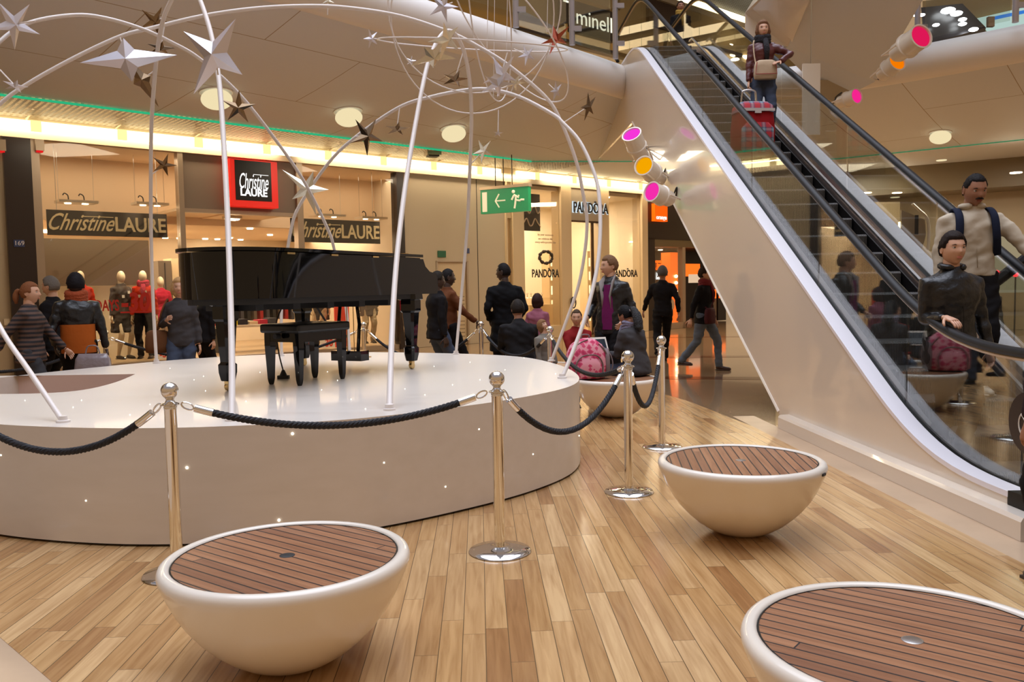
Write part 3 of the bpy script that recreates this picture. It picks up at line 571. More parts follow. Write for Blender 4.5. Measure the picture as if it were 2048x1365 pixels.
# lit display cases
M_case = glow('display_glow', (1.0, 0.80, 0.45), 2.0); M_casef = mat('case_cream', (0.80, 0.62, 0.38), 0.5)
for c, (x0, x1) in enumerate([(1102, 1122), (1178, 1196)]):
    tt = (tx(x0, 600, -1.2), tx(x1, 600, -1.2)); h = thing('display_tower', ['white jewellery display tower with lit niches in the left window', 'white jewellery display tower with lit niches behind the shop door'][c], 'display case', fa(sum(tt)/2, -1.4, 0.03))
    b = MB(); FB(b, tt[0], tt[1], 0.03, 2.6, -1.6, -1.25); b.build('body', M_casef, h, world=True)
    for k in range(5):
        b = MB(); FB(b, tt[0]+0.06, tt[1]-0.06, 0.35+k*0.44, 0.62+k*0.44, -1.25, -1.235); b.build('niche', M_case, h, world=True)
        b = MB(); FB(b, tt[0]+0.16, tt[1]-0.16, 0.35+k*0.44, 0.39+k*0.44, -1.235, -1.2); b.build('jewel', M_brass, h, world=True)
h = thing('jewellery_counter', 'glass topped counter with small jewellery stands in the left window', 'counter', fa(tx(1075, 620, -0.9), -0.9, 0.03)); tt = (tx(1050, 620, -0.9), tx(1100, 620, -0.9))
b = MB(); FB(b, tt[0], tt[1], 0.03, 0.95, -1.2, -0.7); b.build('cabinet', M_casef, h, world=True)
b = MB(); FB(b, tt[0], tt[1], 0.95, 1.15, -1.2, -0.7); b.build('glass_top', M_shopglass, h, world=True)
for k in range(5):
    p = fa(tt[0]+0.1+k*0.15, -0.9, 1.15); b = MB(); b.lathe([(0.035, 0), (0.012, 0.02), (0.012, 0.1), (0.045, 0.12), (0.03, 0.15)], p, 10); tag(b.build('jewellery_stand', M_chrome), 'small shiny jewellery stand on the glass counter in the window', 'stand', 'jewellery stands on the counter')
b = MB(); FB(b, tx(1052, 640), tx(1118, 640), 1.28, 1.30, -4.0, -3.7); FB(b, tx(1160, 600, -3.9), tx(1180, 600, -3.9), 1.9, 2.5, -4.05, -4.0); tag(b.build('wall_shelf', M_casef), 'wall shelf at the back of the jewellery shop', 'shelf')
for k, (x, y) in enumerate([(1103, 447), (1100, 453), (1230, 393), (1275, 412), (1069, 377)]):
    r = ray(x, y); p = Vector((0, 0, EYE))+r*((4.24-EYE)/r.z); q_ = min(-0.4, max(-3.9, (p-FA).dot(FN))); p = p+FN*(q_-(p-FA).dot(FN))
    b = MB(); b.lathe([(0.08, 0), (0.08, 0.03)], (0, 0, 0), 12); tag(b.build('downlight', M_warm, loc=Vector((p.x, p.y, 4.22))), 'round ceiling spot inside the jewellery shop', 'lamp', 'round ceiling spots inside the jewellery shop')
# ---- phone shop, dark and orange
t0, t1 = tx(1294), TE
M_or = mat('orange_panel', (0.85, 0.13, 0.01), 0.4, emit=(1.0, 0.15, 0.01), es=1.3)
b = MB(); FB(b, t0, t1, 2.95, 4.37, -0.3, 0.05); FB(b, t0, tx(1308, 600), 0, 3, -0.3, 0.05); struct('wall_fascia', b, mat('fascia_black', (0.018, 0.010, 0.008), 0.35))
b = MB(); FB(b, tx(1308, 600), t1, 2.72, 2.95, -0.25, 0.03); struct('trim_11', b, mat('olive_trim', (0.14, 0.10, 0.05), 0.4))
b = MB(); FB(b, t0, t1+3, 0, 4.4, -5.3, -5.1); FB(b, t0, t0+.15, 0, 4.4, -5.1, -.3); struct('wall_shop', b, mat('shop_dark', (0.05, 0.035, 0.03), 0.5))
b = MB(); FB(b, t0, t1+3, 2.9, 3.0, -5.2, -0.3); struct('ceiling_shop', b, mat('shop_ceiling_dark', (0.25, 0.18, 0.13), 0.5))
area('phone_shop_lamps', fa(t0+2.2, -2.4, 2.85), 2.5, 90, (1, 0.6, 0.35))
b = MB(); FB(b, tx(1310, 600), tx(1367, 600), 0.2, 2.72, -0.04, -0.02); tag(b.build('window_5', M_shopglass), kind='structure')
b = MB(); FB(b, tx(1308, 600), tx(1369, 600), 0, 0.2, -0.15, 0.05); FB(b, tx(1363, 600), tx(1369, 600), 0, 2.72, -0.15, 0.05); struct('trim_12', b, M_frame)
h = thing('orange_logo_sign', 'square orange sign reading orange above the dark shop front', 'sign', fa(tx(1322, 430, .2), 0.1, fp(1322, 442, .2)[1]))
b = MB(); a0, a1, c0, c1 = plate(b, 1310, 408, 1335, 443, 0.2, 0.14); b.build('panel', mat('orange_sign', (0.9, 0.1, 0.0), 0.4, emit=(1.0, 0.10, 0.0), es=0.9), h, world=True)
text_obj('lettering', 'orange', (a1-a0)*0.30, fM((a0+a1)/2, 0.21, c0+(c1-c0)*0.22), M_wt, h, bold=0.02)
h = thing('orange_column', 'orange lit column with three round lamps behind the phone shop window', 'column', fa(tx(1350, 600, -1), -1, 0.02))
b = MB(); FB(b, tx(1341, 600, -1), tx(1366, 600, -1), 0.02, 2.6, -1.4, -1.0); b.build('panel', M_or, h, world=True)
for y in (553, 566, 583):
    t_, z_ = fp(1352, y, -0.98); b = MB(); b.ball(fa(t_, -0.97, z_), 0.055, 10, 6); b.build('lamp', M_warm, h, world=True)
h = thing('orange_wall_panel', 'orange and white lit wall panel deep in the phone shop', 'panel', fa(tx(1387, 560, -3), -3, 1.4))
b = MB(); plate(b, 1370, 528, 1400, 553, -3); b.build('orange_half', M_or, h, world=True)
b = MB(); plate(b, 1378, 549, 1400, 566, -2.98); b.build('white_half', glow('panel_white', (1, 0.7, 0.45), 0.8), h, world=True)
b = MB(); plate(b, 1310, 650, 1362, 655, -0.3); tag(b.build('orange_light_strip', M_or), 'orange light strip at the foot of the phone shop window', 'light')
h = thing('orange_price_lettering', 'small orange and white lines of lettering on the phone shop glass', 'lettering', fa(tx(1318, 540), 0, fp(1318, 540)[1]))
for k, (s_, y, m_) in enumerate([('open', 523, M_or), ('zen', 530, M_or), ('click', 537, M_or), ('live', 549, M_wt), ('box', 556, M_wt)]): text_obj('lettering', s_, 0.17, fM(tx(1318, y), -0.01, fp(1318, y)[1]), m_, h, bold=0.02)
b = MB(); t_, z_ = fp(1341, 610, -0.3); b.lathe([(0.22, -0.01), (0.22, 0.01)], fa(t_, -0.3, z_), 20, M=FROT.to_3x3().to_4x4()); tag(b.build('round_poster', mat('round_poster_white', (0.7, 0.55, 0.45))), 'round white poster low in the phone shop window', 'poster')
for k, (x, y) in enumerate([(1334, 479), (1372, 482), (1321, 500)]):
    r = ray(x, y); p = Vector((0, 0, EYE))+r*((2.89-EYE)/r.z); q_ = min(-0.5, max(-4.8, (p-FA).dot(FN))); p = p+FN*(q_-(p-FA).dot(FN))
    b = MB(); b.lathe([(0.09, 0), (0.09, 0.03)], (0, 0, 0), 12); tag(b.build('downlight', M_warm, loc=Vector((p.x, p.y, 2.87))), 'round ceiling spot inside the dark phone shop', 'lamp', 'round ceiling spots inside the phone shop')
for k, (x0, x1, y0) in enumerate([(1423, 1433, 558), (1436, 1452, 586)]):
    h = thing('shelf_unit', ['narrow lit shelf unit deep in the phone shop', 'low orange counter beside the escalator edge deep in the phone shop'][k], 'shelf', fa(tx(x0, 600, -2), -2, 0.02))
    b = MB(); FB(b, tx(x0, 600, -2), tx(x1, 600, -2), 0.02, fp(x0, y0, -2)[1], -2.4, -2); b.build('body', mat('shelf_grey', (0.3, 0.22, 0.16)) if k == 0 else M_dark, h, world=True)
    b = MB(); FB(b, tx(x0, 600, -2)+.05, tx(x1, 600, -2)-.05, 0.9, 1.25, -2, -1.98); b.build('front', M_or, h, world=True)
# ---- emergency exit sign on three rods
Y = 21.3; p0 = at(963, 425, Y+0.2); p1 = at(1058, 372, Y-0.2)
c = (at(963, 405, Y)+at(1058, 398, Y))/2; ax = (at(1058, 398, Y-0.35)-at(963, 405, Y+0.35)); ax.z = 0; wdt = ax.length; ax.normalize(); nn_ = Vector((ax.y, -ax.x, 0))
EM = Matrix(((ax.x, 0, nn_.x, c.x), (ax.y, 0, nn_.y, c.y), (0, 1, 0, c.z), (0, 0, 0, 1))); hh = 0.60
h = thing('exit_sign', 'green emergency exit sign with arrow and running figure hanging on three rods', 'sign', c)
bb = lambda x0, x1, y0, y1, z0, z1: MB().hexa([EM @ Vector(q) for q in [(x0, y0, z0), (x1, y0, z0), (x1, y0, z1), (x0, y0, z1), (x0, y1, z0), (x1, y1, z0), (x1, y1, z1), (x0, y1, z1)]])
bb(-wdt/2, wdt/2, -hh/2, hh/2, -0.08, 0.06).build('panel', mat('exit_green', (0.0, 0.20, 0.075), 0.35, emit=(0.0, 0.3, 0.1), es=0.35), h, world=True)
bb(-wdt/2-0.02, wdt/2+0.02, hh/2, hh/2+0.07, -0.1, 0.09).build('top_rail', M_frame, h, world=True)
M_ew = mat('exit_cream', (0.85, 0.8, 0.6), 0.5, emit=(0.9, 0.85, 0.65), es=0.35)
bb(-wdt*0.46, -wdt*0.36, -hh*0.42, hh*0.40, 0.06, 0.068).build('door_mark', M_ew, h, world=True)
b = MB()
for a_, c_ in [((-.17, 0), (.03, 0)), ((-.18, 0.0), (-.10, .2)), ((-.18, 0.0), (-.10, -.2))]: b.tube([EM @ Vector((a_[0]*wdt, a_[1]*wdt*0.6, 0.066)), EM @ Vector((c_[0]*wdt, c_[1]*wdt*0.6, 0.066))], 0.018, 6)
b.build('arrow', M_ew, h, world=True)
b = MB(); b.ball(EM @ Vector((wdt*0.20, hh*0.33, 0.06)), 0.045, 10, 8)
for pl_ in [[(.215, .20), (.25, .14), (.245, -.02)], [(.245, -.02), (.33, -.06), (.36, -.02), (.42, -.03)], [(.245, -.02), (.235, -.18), (.22, -.36)], [(.215, .19), (.18, .06), (.165, .0)], [(.25, .16), (.30, .08), (.31, .18)]]:
    b.tube([EM @ Vector((q[0]*wdt, q[1]*hh, 0.062)) for q in pl_], 0.026, 6)
b.build('running_figure', M_ew, h, world=True)
for u in (-0.20, -0.03, 0.15):
    b = MB(); b.tube([EM @ Vector((u*wdt, hh/2+0.05, 0)), Vector(((EM @ Vector((u*wdt, 0, 0))).x, (EM @ Vector((u*wdt, 0, 0))).y, 4.78))], 0.012, 6); b.build('rod', M_dark, h, world=True)
p = at(866, 330, 20.3); p.z = 4.70
h = thing('ceiling_speaker', 'small dark diamond shaped fitting hanging under the perforated ceiling', 'speaker', p)
b = MB(); b.box(p, (0.34, 0.34, 0.10), M=Matrix.Rotation(radians(20), 3, 'Z')); b.build('housing', M_frame, h, world=True)
b = MB(); b.box(p-Vector((0, 0, 0.06)), (0.26, 0.26, 0.03), M=Matrix.Rotation(radians(20), 3, 'Z')); b.build('grille', M_mblack, h, world=True)
# ================================================================= SOFFIT DOWNLIGHTS, UPPER FLOOR
for k, (x, y, r_) in enumerate([(432, 184, 0.27), (696, 222, 0.27), (906, 256, 0.27), (1881, 265, 0.24)]):
    d = ray(x, y); hit, nrm, _, _ = soff_bvh.ray_cast(Vector((0, 0, EYE)), d.normalized())
    if hit is None: continue
    if nrm.z > 0: nrm = -nrm
    q = nrm.to_track_quat('Z', 'Y').to_matrix().to_4x4(); hit = hit+nrm*0.01
    h = thing('recessed_downlight', ['recessed round ceiling light nearest the left silver star', 'recessed round ceiling light in the middle of the sloping ceiling', 'recessed round ceiling light closest to the exit sign', 'recessed round ceiling light right of the escalator'][k], 'lamp', hit, group='recessed round ceiling lights')
    b = MB(); b.lathe([(r_*1.03, -0.02), (r_*1.03, 0.012), (r_*0.97, 0.012)], (0, 0, 0), 28, M=q, cap=False); b.build('rim', M_nose, h)
    b = MB(); b.lathe([(r_*0.97*cos(a_*pi/16), r_*0.62*sin(a_*pi/16)) for a_ in range(-7, 8)]+[(0.001, r_*0.62)], (0, 0, 0), 28, M=q @ Matrix.Translation((0, 0, r_*0.45)), cap=False); b.build('lens', M_disc, h)
# small wall-washing fixtures in the right ceiling and bulkhead
for k, (x, y, zz) in enumerate([(1733, 387, None), (2032, 347, None), (1794, 387, None), (1883, 321, 1), (1743, 355, 1), (1790, 396, None)]):
    r = ray(x, y); p = Vector((0, 0, EYE))+r*(((4.74 if zz else 3.96)-EYE)/r.z); p.z = 4.73 if zz else 3.965
    b = MB(); b.lathe([(0.13, 0), (0.13, 0.02)], (0, 0, 0), 14); tag(b.build('downlight', M_warm if k < 3 else M_disc, loc=p), 'round ceiling spot in the mall street right of the escalator', 'lamp', 'ceiling spots right of the escalator')
# upper shop fronts, on the same line as the lower ones
M_up = mat('upper_wall', (0.42, 0.32, 0.16), 0.6); M_upd = mat('upper_dark', (0.04, 0.025, 0.02), 0.4)
b = MB(); FB(b, -8, 40, 6.14, 14, -9, -8.8); struct('wall_upper', b, M_up)
b = MB(); FB(b, tx(560), tx(1130, 60), 9.0, 10.75, -0.4, 0); FB(b, tx(1230, 60), TE+14, 9.0, 10.75, -0.4, 0); FB(b, tx(1100, 60), tx(1240, 60), 9.9, 10.75, -0.4, 0); struct('wall_upper', b, M_up)
b = MB(); FB(b, -5, TE+16, 11.0, 11.1, -9, 2.2); struct('ceiling_upper', b, M_soffit)
b = MB(); FB(b, -5, TE+16, 10.6, 10.78, -0.5, 0.05); struct('trim_13', b, M_beige)
h = thing('cove_light', 'glowing cove strip along the upper floor ceiling above the escalator head', 'light', fa(22, 0.05, 10.85)); b = MB(); FB(b, -2, TE+14, 10.79, 11.0, -0.05, 0.03); b.build('diffuser', M_cove, h, world=True)
pm = []
b = MB(); b.add([fa(0, 0.05, 11.0), fa(TE+14, 0.05, 11.0), fa(TE+14, 1.5, 11.0), fa(0, 1.5, 11.0)], [(0, 1, 2, 3)]); struct('ceiling_upper', b, MATS['perforated_metal'] if 'perforated_metal' in MATS else perf())
b = MB(); FB(b, tx(1040), TE+14, 8.55, 8.63, -0.3, 0.04); struct('trim_14', b, M_upd)
b = MB(); FB(b, tx(1000), TE+14, 6.14, 8.56, -0.03, -0.01); tag(b.build('window_6', M_shopglass), kind='structure')
o = area('upper_shop_lamps', fa(20, -4.5, 10.4), 20, 900, (1, 0.76, 0.45), size_y=5); o.rotation_euler = (0, 0, atan2(FT.y, FT.x))
b = MB(); FB(b, 4, 40, 10.45, 10.6, -8.8, -0.4); struct('ceiling_upper', b, M_up)
h = thing('shop_sign', 'black shop sign reading minelli on the upper floor', 'sign', fa(tx(1185, 50), 0.1, 8.6))
t0, z1 = fp(1142, 4, 0.15); t1 = fp(1229, 50, 0.15)[0]; z0 = fp(1185, 73, 0.15)[1]; z1 = fp(1185, 12, 0.15)[1]
b = MB(); FB(b, t0, t1, z0, z1, 0.0, 0.15); b.build('board', mat('sign_brown_black', (0.030, 0.020, 0.014), 0.4), h, world=True)
text_obj('lettering', 'minelli', (z1-z0)*0.72, fM((t0+t1)/2+0.12, 0.16, (z0+z1)/2), glow('minelli_white', (1, 0.95, 0.75), 1.3), h, fit=(t1-t0)*0.9)
h = thing('blade_sign', 'narrow dark sign with vertical lettering beside the upper floor shop board', 'sign', fa(tx(1128, 20), 0.3, 8.9)); t_, _ = fp(1129, 20, 0.3); z0 = fp(1129, 45, .3)[1]
b = MB(); FB(b, t_-0.22, t_+0.22, z0, z0+1.9, 0.25, 0.32); b.build('board', MATS['sign_brown_black'], h, world=True)
text_obj('lettering', 'minelli', 0.42, fM(t_, 0.33, z0+1.1) @ Matrix.Rotation(pi/2, 4, 'Z'), MATS['minelli_white'], h, bold=0.02)
# dark shop on the upper floor seen through the escalator head
b = MB(); FB(b, tx(1292, 30), tx(1360, 30), fp(1325, 60)[1], fp(1325, 8)[1], -0.1, 0.12); struct('wall_fascia', b, mat('upper_shop_brown', (0.045, 0.022, 0.014), 0.4))
b = MB(); FB(b, tx(1360, 30), tx(1480, 60), fp(1400, 92)[1], fp(1400, 88)[1]+0.05, -0.1, 0.1); struct('trim_15', b, M_upd)
for k, (x, y) in enumerate([(1289, 60), (1296, 71), (1372, 73), (1365, 76), (1395, 83), (1405, 88), (1427, 97), (1421, 98), (1388, 101), (1353, 107), (1456, 113), (1487, 116), (1498, 65), (1470, 119), (1452, 92), (1478, 70)]):
    p = at(x, y, 29.5+(k % 4)*0.5); rr = 0.10 if k in (1, 4, 5, 9, 13) else 0.17
    b = MB(); b.ball((0, 0, 0), rr, 10, 6, sc=(1.5, 1.5, 0.45)); tag(b.build('shop_spotlight', M_warm, loc=p), 'bright spotlight in an upper floor shop seen through the escalator glass', 'lamp', 'upper floor shop spotlights')
# balustrade posts and glass along the slab edge
M_post = mat('post_metal', (0.42, 0.40, 0.44), 0.35, 0.7)
PB = []
for k, (x, yb) in enumerate([(1028, 48), (1141, 84), (1228, 112), (1838, 80), (2035, 38)]):
    p = fl(x, yb, 6.15); PB.append(p); h = thing('railing_post', ['steel railing post on the upper floor edge left of the shop sign', 'steel railing post in front of the upper shop sign', 'steel railing post at the left foot of the upper escalator head', 'steel railing post beside the red gel spotlight at the right', 'steel railing post on the upper floor edge at the right frame edge'][k], 'post', p-Vector((0, 0, 0.02)))
    q = p+(Vector((0.35, 0.25, 0)) if k < 3 else Vector((-0.2, 0.3, 0)))*0.1
    b = MB(); b.tube([q-Vector((0, 0, 0.05)), q+Vector((0, 0, 1.25))], 0.055, 10); b.build('post', M_post, h, world=True)
    for zz in (0.25, 1.0):
        b = MB(); b.box(q+Vector((0.10, -0.02, zz)), (0.16, 0.06, 0.09)); b.build('clamp', M_post, h, world=True)
for a, c in [(0, 1), (1, 2), (3, 4)]:
    u = (PB[c]-PB[a]); uu = u.normalized()*0.12; b = MB(); n_ = Vector((uu.y, -uu.x, 0)).normalized()*0.006
    A_, B_ = PB[a]+uu, PB[c]-uu; b.hexa([A_-n_, B_-n_, B_+n_, A_+n_]+[q+Vector((0, 0, 1.15)) for q in (A_-n_, B_-n_, B_+n_, A_+n_)])
    tag(b.build('railing_glass', M_glass), ['glass railing panel between the two left railing posts upstairs', 'glass railing panel in front of the upper shop sign', 'glass railing panel upstairs at the right'][(a > 0)+(a > 2)], 'glass panel')
b = MB(); A_ = PB[0]-nd*9; b.tube([A_+Vector((0, 0, 1.2)), PB[2]+Vector((0, 0, 1.2))], 0.03, 8); tag(b.build('railing_bar', M_post), 'long steel top bar of the upper floor railing', 'rail')
# upper right shop with dark ceiling, lamps and pale windows
C0 = at(1960, 45, 19.0)
b = MB()
q = [at(1842, 15, 21), at(1925, 7, 21), at(1972, 55, 21), at(1850, 90, 21)]; off = Vector((0.8, 1.6, 0)); b.rings([q, [p+off for p in q]], smooth=False); struct('wall_upper', b, mat('dark_soffit_upper', (0.018, 0.018, 0.02), 0.3))
for k, (x, y, r_) in enumerate([(1896, 21, 0.12), (1913, 27, 0.10), (1925, 39, 0.07), (1925, 48, 0.07), (1947, 59, 0.08), (1872, 50, 0.06), (1843, 30, 0.06), (1833, 31, 0.05)]):
    p = at(x, y, 20.8); b = MB(); b.ball((0, 0, 0), r_, 10, 6, sc=(1.4, 1.4, 0.55)); tag(b.build('shop_spotlight', M_cool, loc=p), 'cool white spotlight under the dark ceiling of the upper right shop', 'lamp', 'cool spotlights of the upper right shop')
b = MB(); q = [at(1845, 2, 22.5), at(2070, -20, 22.5), at(2070, 60, 22.5), at(1845, 100, 22.5)]; b.rings([q, [p+off for p in q]], smooth=False); struct('wall_upper', b, M_up)
M_pale = glow('pale_shop_window', (0.62, 0.85, 0.78), 0.75)
b = MB(); q = [at(1952, 37, 22.3), at(2060, 12, 22.3), at(2060, 60, 22.3), at(1975, 62, 22.3)]; b.rings([q, [p+off*0.05 for p in q]], smooth=False); tag(b.build('shop_window', M_pale), 'pale green lit shop window upstairs at the right frame edge', 'window')
b = MB(); b.tube([at(1990, 36, 22.1), at(2056, 22, 22.1)], 0.045, 6); tag(b.build('blue_tube', glow('blue_tube', (0.05, 0.25, 0.8), 0.8)), 'thin blue light tube across the pale window upstairs', 'light')
b = MB(); b.box(at(1981, 44, 22.0), (0.16, 0.1, 0.25)); tag(b.build('display_box', mat('box_tan', (0.4, 0.3, 0.2))), 'small tan box standing in the pale upstairs window', 'box')
# second escalator climbing from the upper floor towards the camera, seen from below
q0, q1, q2, q3 = at(1575, 94, 17.4), at(1749, 164, 17.3), at(1850, -8, 15.3), at(1622, -8, 16.2)
ext = lambda a, c, k: a+(c-a)*k
lo = [q0, q1, ext(q1, q2, 3.4), ext(q0, q3, 5.5)]
h = thing('upper_escalator', 'cream underside and side of the next escalator flight climbing overhead at top right', 'escalator', q1)
b = MB(); b.hexa([lo[0], lo[1], lo[2], lo[3]]+[p+Vector((0, 0, 1.2)) for p in lo]); b.build('truss_cladding', M_soffit, h, world=True)
sd = [at(1490, 72, 17.6), q0, ext(q0, q3, 5.5), ext(at(1490, 26, 17.6), at(1518, -2, 16.9), 5.5), at(1490, 26, 17.6)]
b = MB(); b.rings([sd, [p+Vector((0.06, 0.05, 0)) for p in sd]], smooth=False); b.build('side_panel', M_panel, h, world=True)
b = MB(); b.hexa([at(1560, 100, 17.5), at(1575, 94, 17.4), at(1749, 164, 17.3), at(1667, 206, 17.9)]+[p+Vector((0, 0.4, 0.5)) for p in (at(1560, 100, 17.5), at(1575, 94, 17.4), at(1749, 164, 17.3), at(1667, 206, 17.9))]); b.build('lower_end', M_soffit, h, world=True)
b = MB(); b.hexa([at(1609, 160, 17.6), at(1742, 160, 17.6), at(1668, 204, 17.6), at(1640, 190, 17.6)]+[p+Vector((0, 0.1, 0)) for p in (at(1609, 160, 17.6), at(1742, 160, 17.6), at(1668, 204, 17.6), at(1640, 190, 17.6))]); b.build('recess', mat('recess_shade', (0.42, 0.34, 0.23)), h, world=True)  # flat slab; the shade of the recess is put into its tan colour
b = MB(); b.lathe([(0.05, 0), (0.05, 0.03)], (0, 0, 0), 10); o = b.build('sprinkler_rose', M_frame, h); o.location = at(1708, 50, 16.4)-q1
# white panel seen through the escalator glass; its rod is added
c0, c1 = at(1605, 128, 15.6), at(1639, 270, 15.6); h = thing('white_panel', 'plain white panel hanging on a rod behind the glass of the escalator', 'banner', (c0+c1)/2)
b = MB(); b.box((c0+c1)/2, (c1.x-c0.x, 0.05, c0.z-c1.z)); b.build('board', M_white, h, world=True)
b = MB(); b.tube([(c0+c1)/2+Vector((0, 0, 0.5)), Vector(((c0.x+c1.x)/2, c0.y, 8.2))], 0.012, 6); b.build('rod', M_steel, h, world=True)
# ================================================================= ESCALATOR
def smooth_prof(pts):
    def f(Y):
        if Y <= pts[0][0]: return pts[0][1]
        for (a, za), (b_, zb) in zip(pts, pts[1:]):
            if Y <= b_: return za+(zb-za)*(Y-a)/(b_-a)
        return pts[-1][1]
    def g(Y): return sum(f(Y+d)*w for d, w in ((-.9, 1), (-.72, 2), (-.54, 3), (-.36, 4), (-.18, 4.5), (0, 5), (.18, 4.5), (.36, 4), (.54, 3), (.72, 2), (.9, 1)))/34
    return g
SL = 0.555
trim_z = smooth_prof([(3.0, 0.22), (5.95, 0.22), (16.75, 6.22), (24, 6.22)])
rail_z = smooth_prof([(3.0, 1.04), (5.95, 1.04), (17.0, 7.22), (24, 7.22)])
step_z = lambda Y: min(6.14, max(0.06, (Y-5.85)*SL+0.06))
E_ = thing('escalator', 'long escalator with glass balustrades, black handrails and white side cladding', 'escalator', esc(2.9, 5.0, 0))
Ys = [3.6+0.2*i for i in range(91)]
def ribbon(mb, latA, latB, zf, Y0=3.6, Y1=21.6, th=0.03, dzA=0, dzB=0, mi=0, step=0.1):
    n = max(2, int((Y1-Y0)/step)); R = []
    for i in range(n+1):
        Y = Y0+(Y1-Y0)*i/n; z = zf(Y); R.append([esc(latA, Y, z+dzA-th), esc(latB, Y, z+dzB-th), esc(latB, Y, z+dzB), esc(latA, Y, z+dzA)])
    return mb.rings(R, mi=mi)
for side, (l0, l1, g_) in enumerate([(2.82, 2.955, 2.975), (4.30, 4.135, 4.115)]):
    b = MB(); ribbon(b, l0, l1, trim_z, 4.98, 19.3 if side == 0 else 20.5, 0.035); o = b.build('trim', mat('trim_aluminium_white', (0.82, 0.79, 0.84), 0.35), E_, world=True, ang=50)
    b = MB(); ribbon(b, l1, g_+(0.03 if side == 0 else -0.03), trim_z, 3.6, 20, 0.05, -0.012, -0.012); b.build('seal', M_rubber, E_, world=True, ang=50)
    b = MB(); ribbon(b, g_+(0.03 if side == 0 else -0.03), g_+(0.14 if side == 0 else -0.15), trim_z, 3.6, 20.5, 0.04, -0.01, -0.08 if side == 0 else -0.26); b.build('deck', mat('deck_metal', (0.40, 0.38, 0.40), 0.28, 0.8) if side == 0 else mat('deck_bronze', (0.46, 0.37, 0.33), 0.22, 0.9), E_, world=True, ang=50)
    # skirt beside the steps
    ls = 3.13 if side == 0 else 3.97; b = MB(); R = []
    for i in range(86):
        Y = 3.6+0.2*i; R.append([esc(ls, Y, step_z(Y)-0.35), esc(ls+(-0.015 if side == 0 else 0.015), Y, step_z(Y)-0.35), esc(ls+(-0.015 if side == 0 else 0.015), Y, trim_z(Y)-0.10), esc(ls, Y, trim_z(Y)-0.10)])
    b.rings(R, smooth=False); b.build('skirt', M_rubber, E_, world=True)
    if side == 1:
        b = MB(); ribbon(b, 3.96, 3.93, step_z, 5.6, 17, 0.03, 0.16, 0.16); b.build('guide_strip', M_steel, E_, world=True)
    # glass panels with thin joints
    js = [3.7, 5.1, 6.5, 8.2, 10.2, 12.4, 14.6, 16.9, 18.2, 19.6]
    for a, c in zip(js, js[1:]):
        b = MB(); R = []; n = 16
        for i in range(n+1):
            Y = a+0.012+(c-a-0.024)*i/n; R.append([esc(g_-0.005, Y, trim_z(Y)-0.02), esc(g_+0.005, Y, trim_z(Y)-0.02), esc(g_+0.005, Y, rail_z(Y)-0.03), esc(g_-0.005, Y, rail_z(Y)-0.03)])
        b.rings(R, smooth=False); b.build('glass_panel', M_glass, E_, world=True)
    # handrail with rounded returns at both ends
    P = [esc(g_, 3.62, 0.62), esc(g_, 3.52, 0.80), esc(g_, 3.62, 0.98)]+[esc(g_, Y, rail_z(Y)) for Y in [3.85+0.15*i for i in range(103)]]+[esc(g_, 19.55, 7.21), esc(g_, 19.85, 7.12), esc(g_, 20.0, 6.95), esc(g_, 19.92, 6.75), esc(g_, 19.7, 6.62)]
    b = MB(); b.tube(P, 0.042, 10, flat=0.75); b.build('handrail', M_rubber, E_, world=True)
    b = MB(); b.tube([p+Vector((0, 0, -0.035)) for p in P[2:-4]], 0.018, 6); b.build('rail_profile', mat('rail_profile_bronze', (0.45, 0.34, 0.22), 0.3, 0.9), E_, world=True)
# outer cladding
def side_panel(lat, th):
    b = MB(); top = [(5.0+0.15*i) for i in range(97)]; poly = [(Y, trim_z(Y)-0.03) for Y in top]+[(19.6, 6.1), (20.6, 5.95), (22.0, 5.7), (22.0, 4.76), (17.15, 4.76), (8.86, 0.10), (5.0, 0.10)]
    b.rings([[esc(lat, Y, z) for Y, z in poly], [esc(lat+th, Y, z) for Y, z in poly]], smooth=False); return b
side_panel(2.83, 0.05).build('side_panel', M_panel, E_, world=True); side_panel(4.24, 0.05).build('side_panel', M_panel, E_, world=True)
b = MB(); b.tube([esc(2.835, 8.86, 0.12), esc(2.835, 17.15, 4.76)], 0.022, 6); b.build('edge_bead', M_white, E_, world=True)
b = MB(); b.hexa([esc(2.85, 8.9, 0.12), esc(4.28, 8.9, 0.12), esc(4.28, 17.15, 4.76), esc(2.85, 17.15, 4.76)]+[p+Vector((0, 0.2, 0.12)) for p in (esc(2.85, 8.9, 0.12), esc(4.28, 8.9, 0.12), esc(4.28, 17.15, 4.76), esc(2.85, 17.15, 4.76))]); b.build('underside', M_panel, E_, world=True)
for l_ in (2.90, 4.21):
    b = MB(); pf = [(4.98, 0.0), (4.98, 0.225), (4.90, 0.23), (4.3, 0.20), (3.9, 0.14), (3.7, 0.0)]; b.rings([[esc(l_+w_, a, c) for a, c in pf] for w_ in (-0.08, 0.08)], smooth=False); b.build('end_cap', M_rubber, E_, world=True)
# plinth
b = MB(); prof = [(2.72, 0), (2.72, 0.11), (2.735, 0.135), (2.84, 0.14), (2.86, 0.0)]; b.rings([[esc(l, Y, z) for l, z in prof] for Y in (4.7, 8.58)], smooth=False); b.build('plinth', M_panel, E_, world=True)
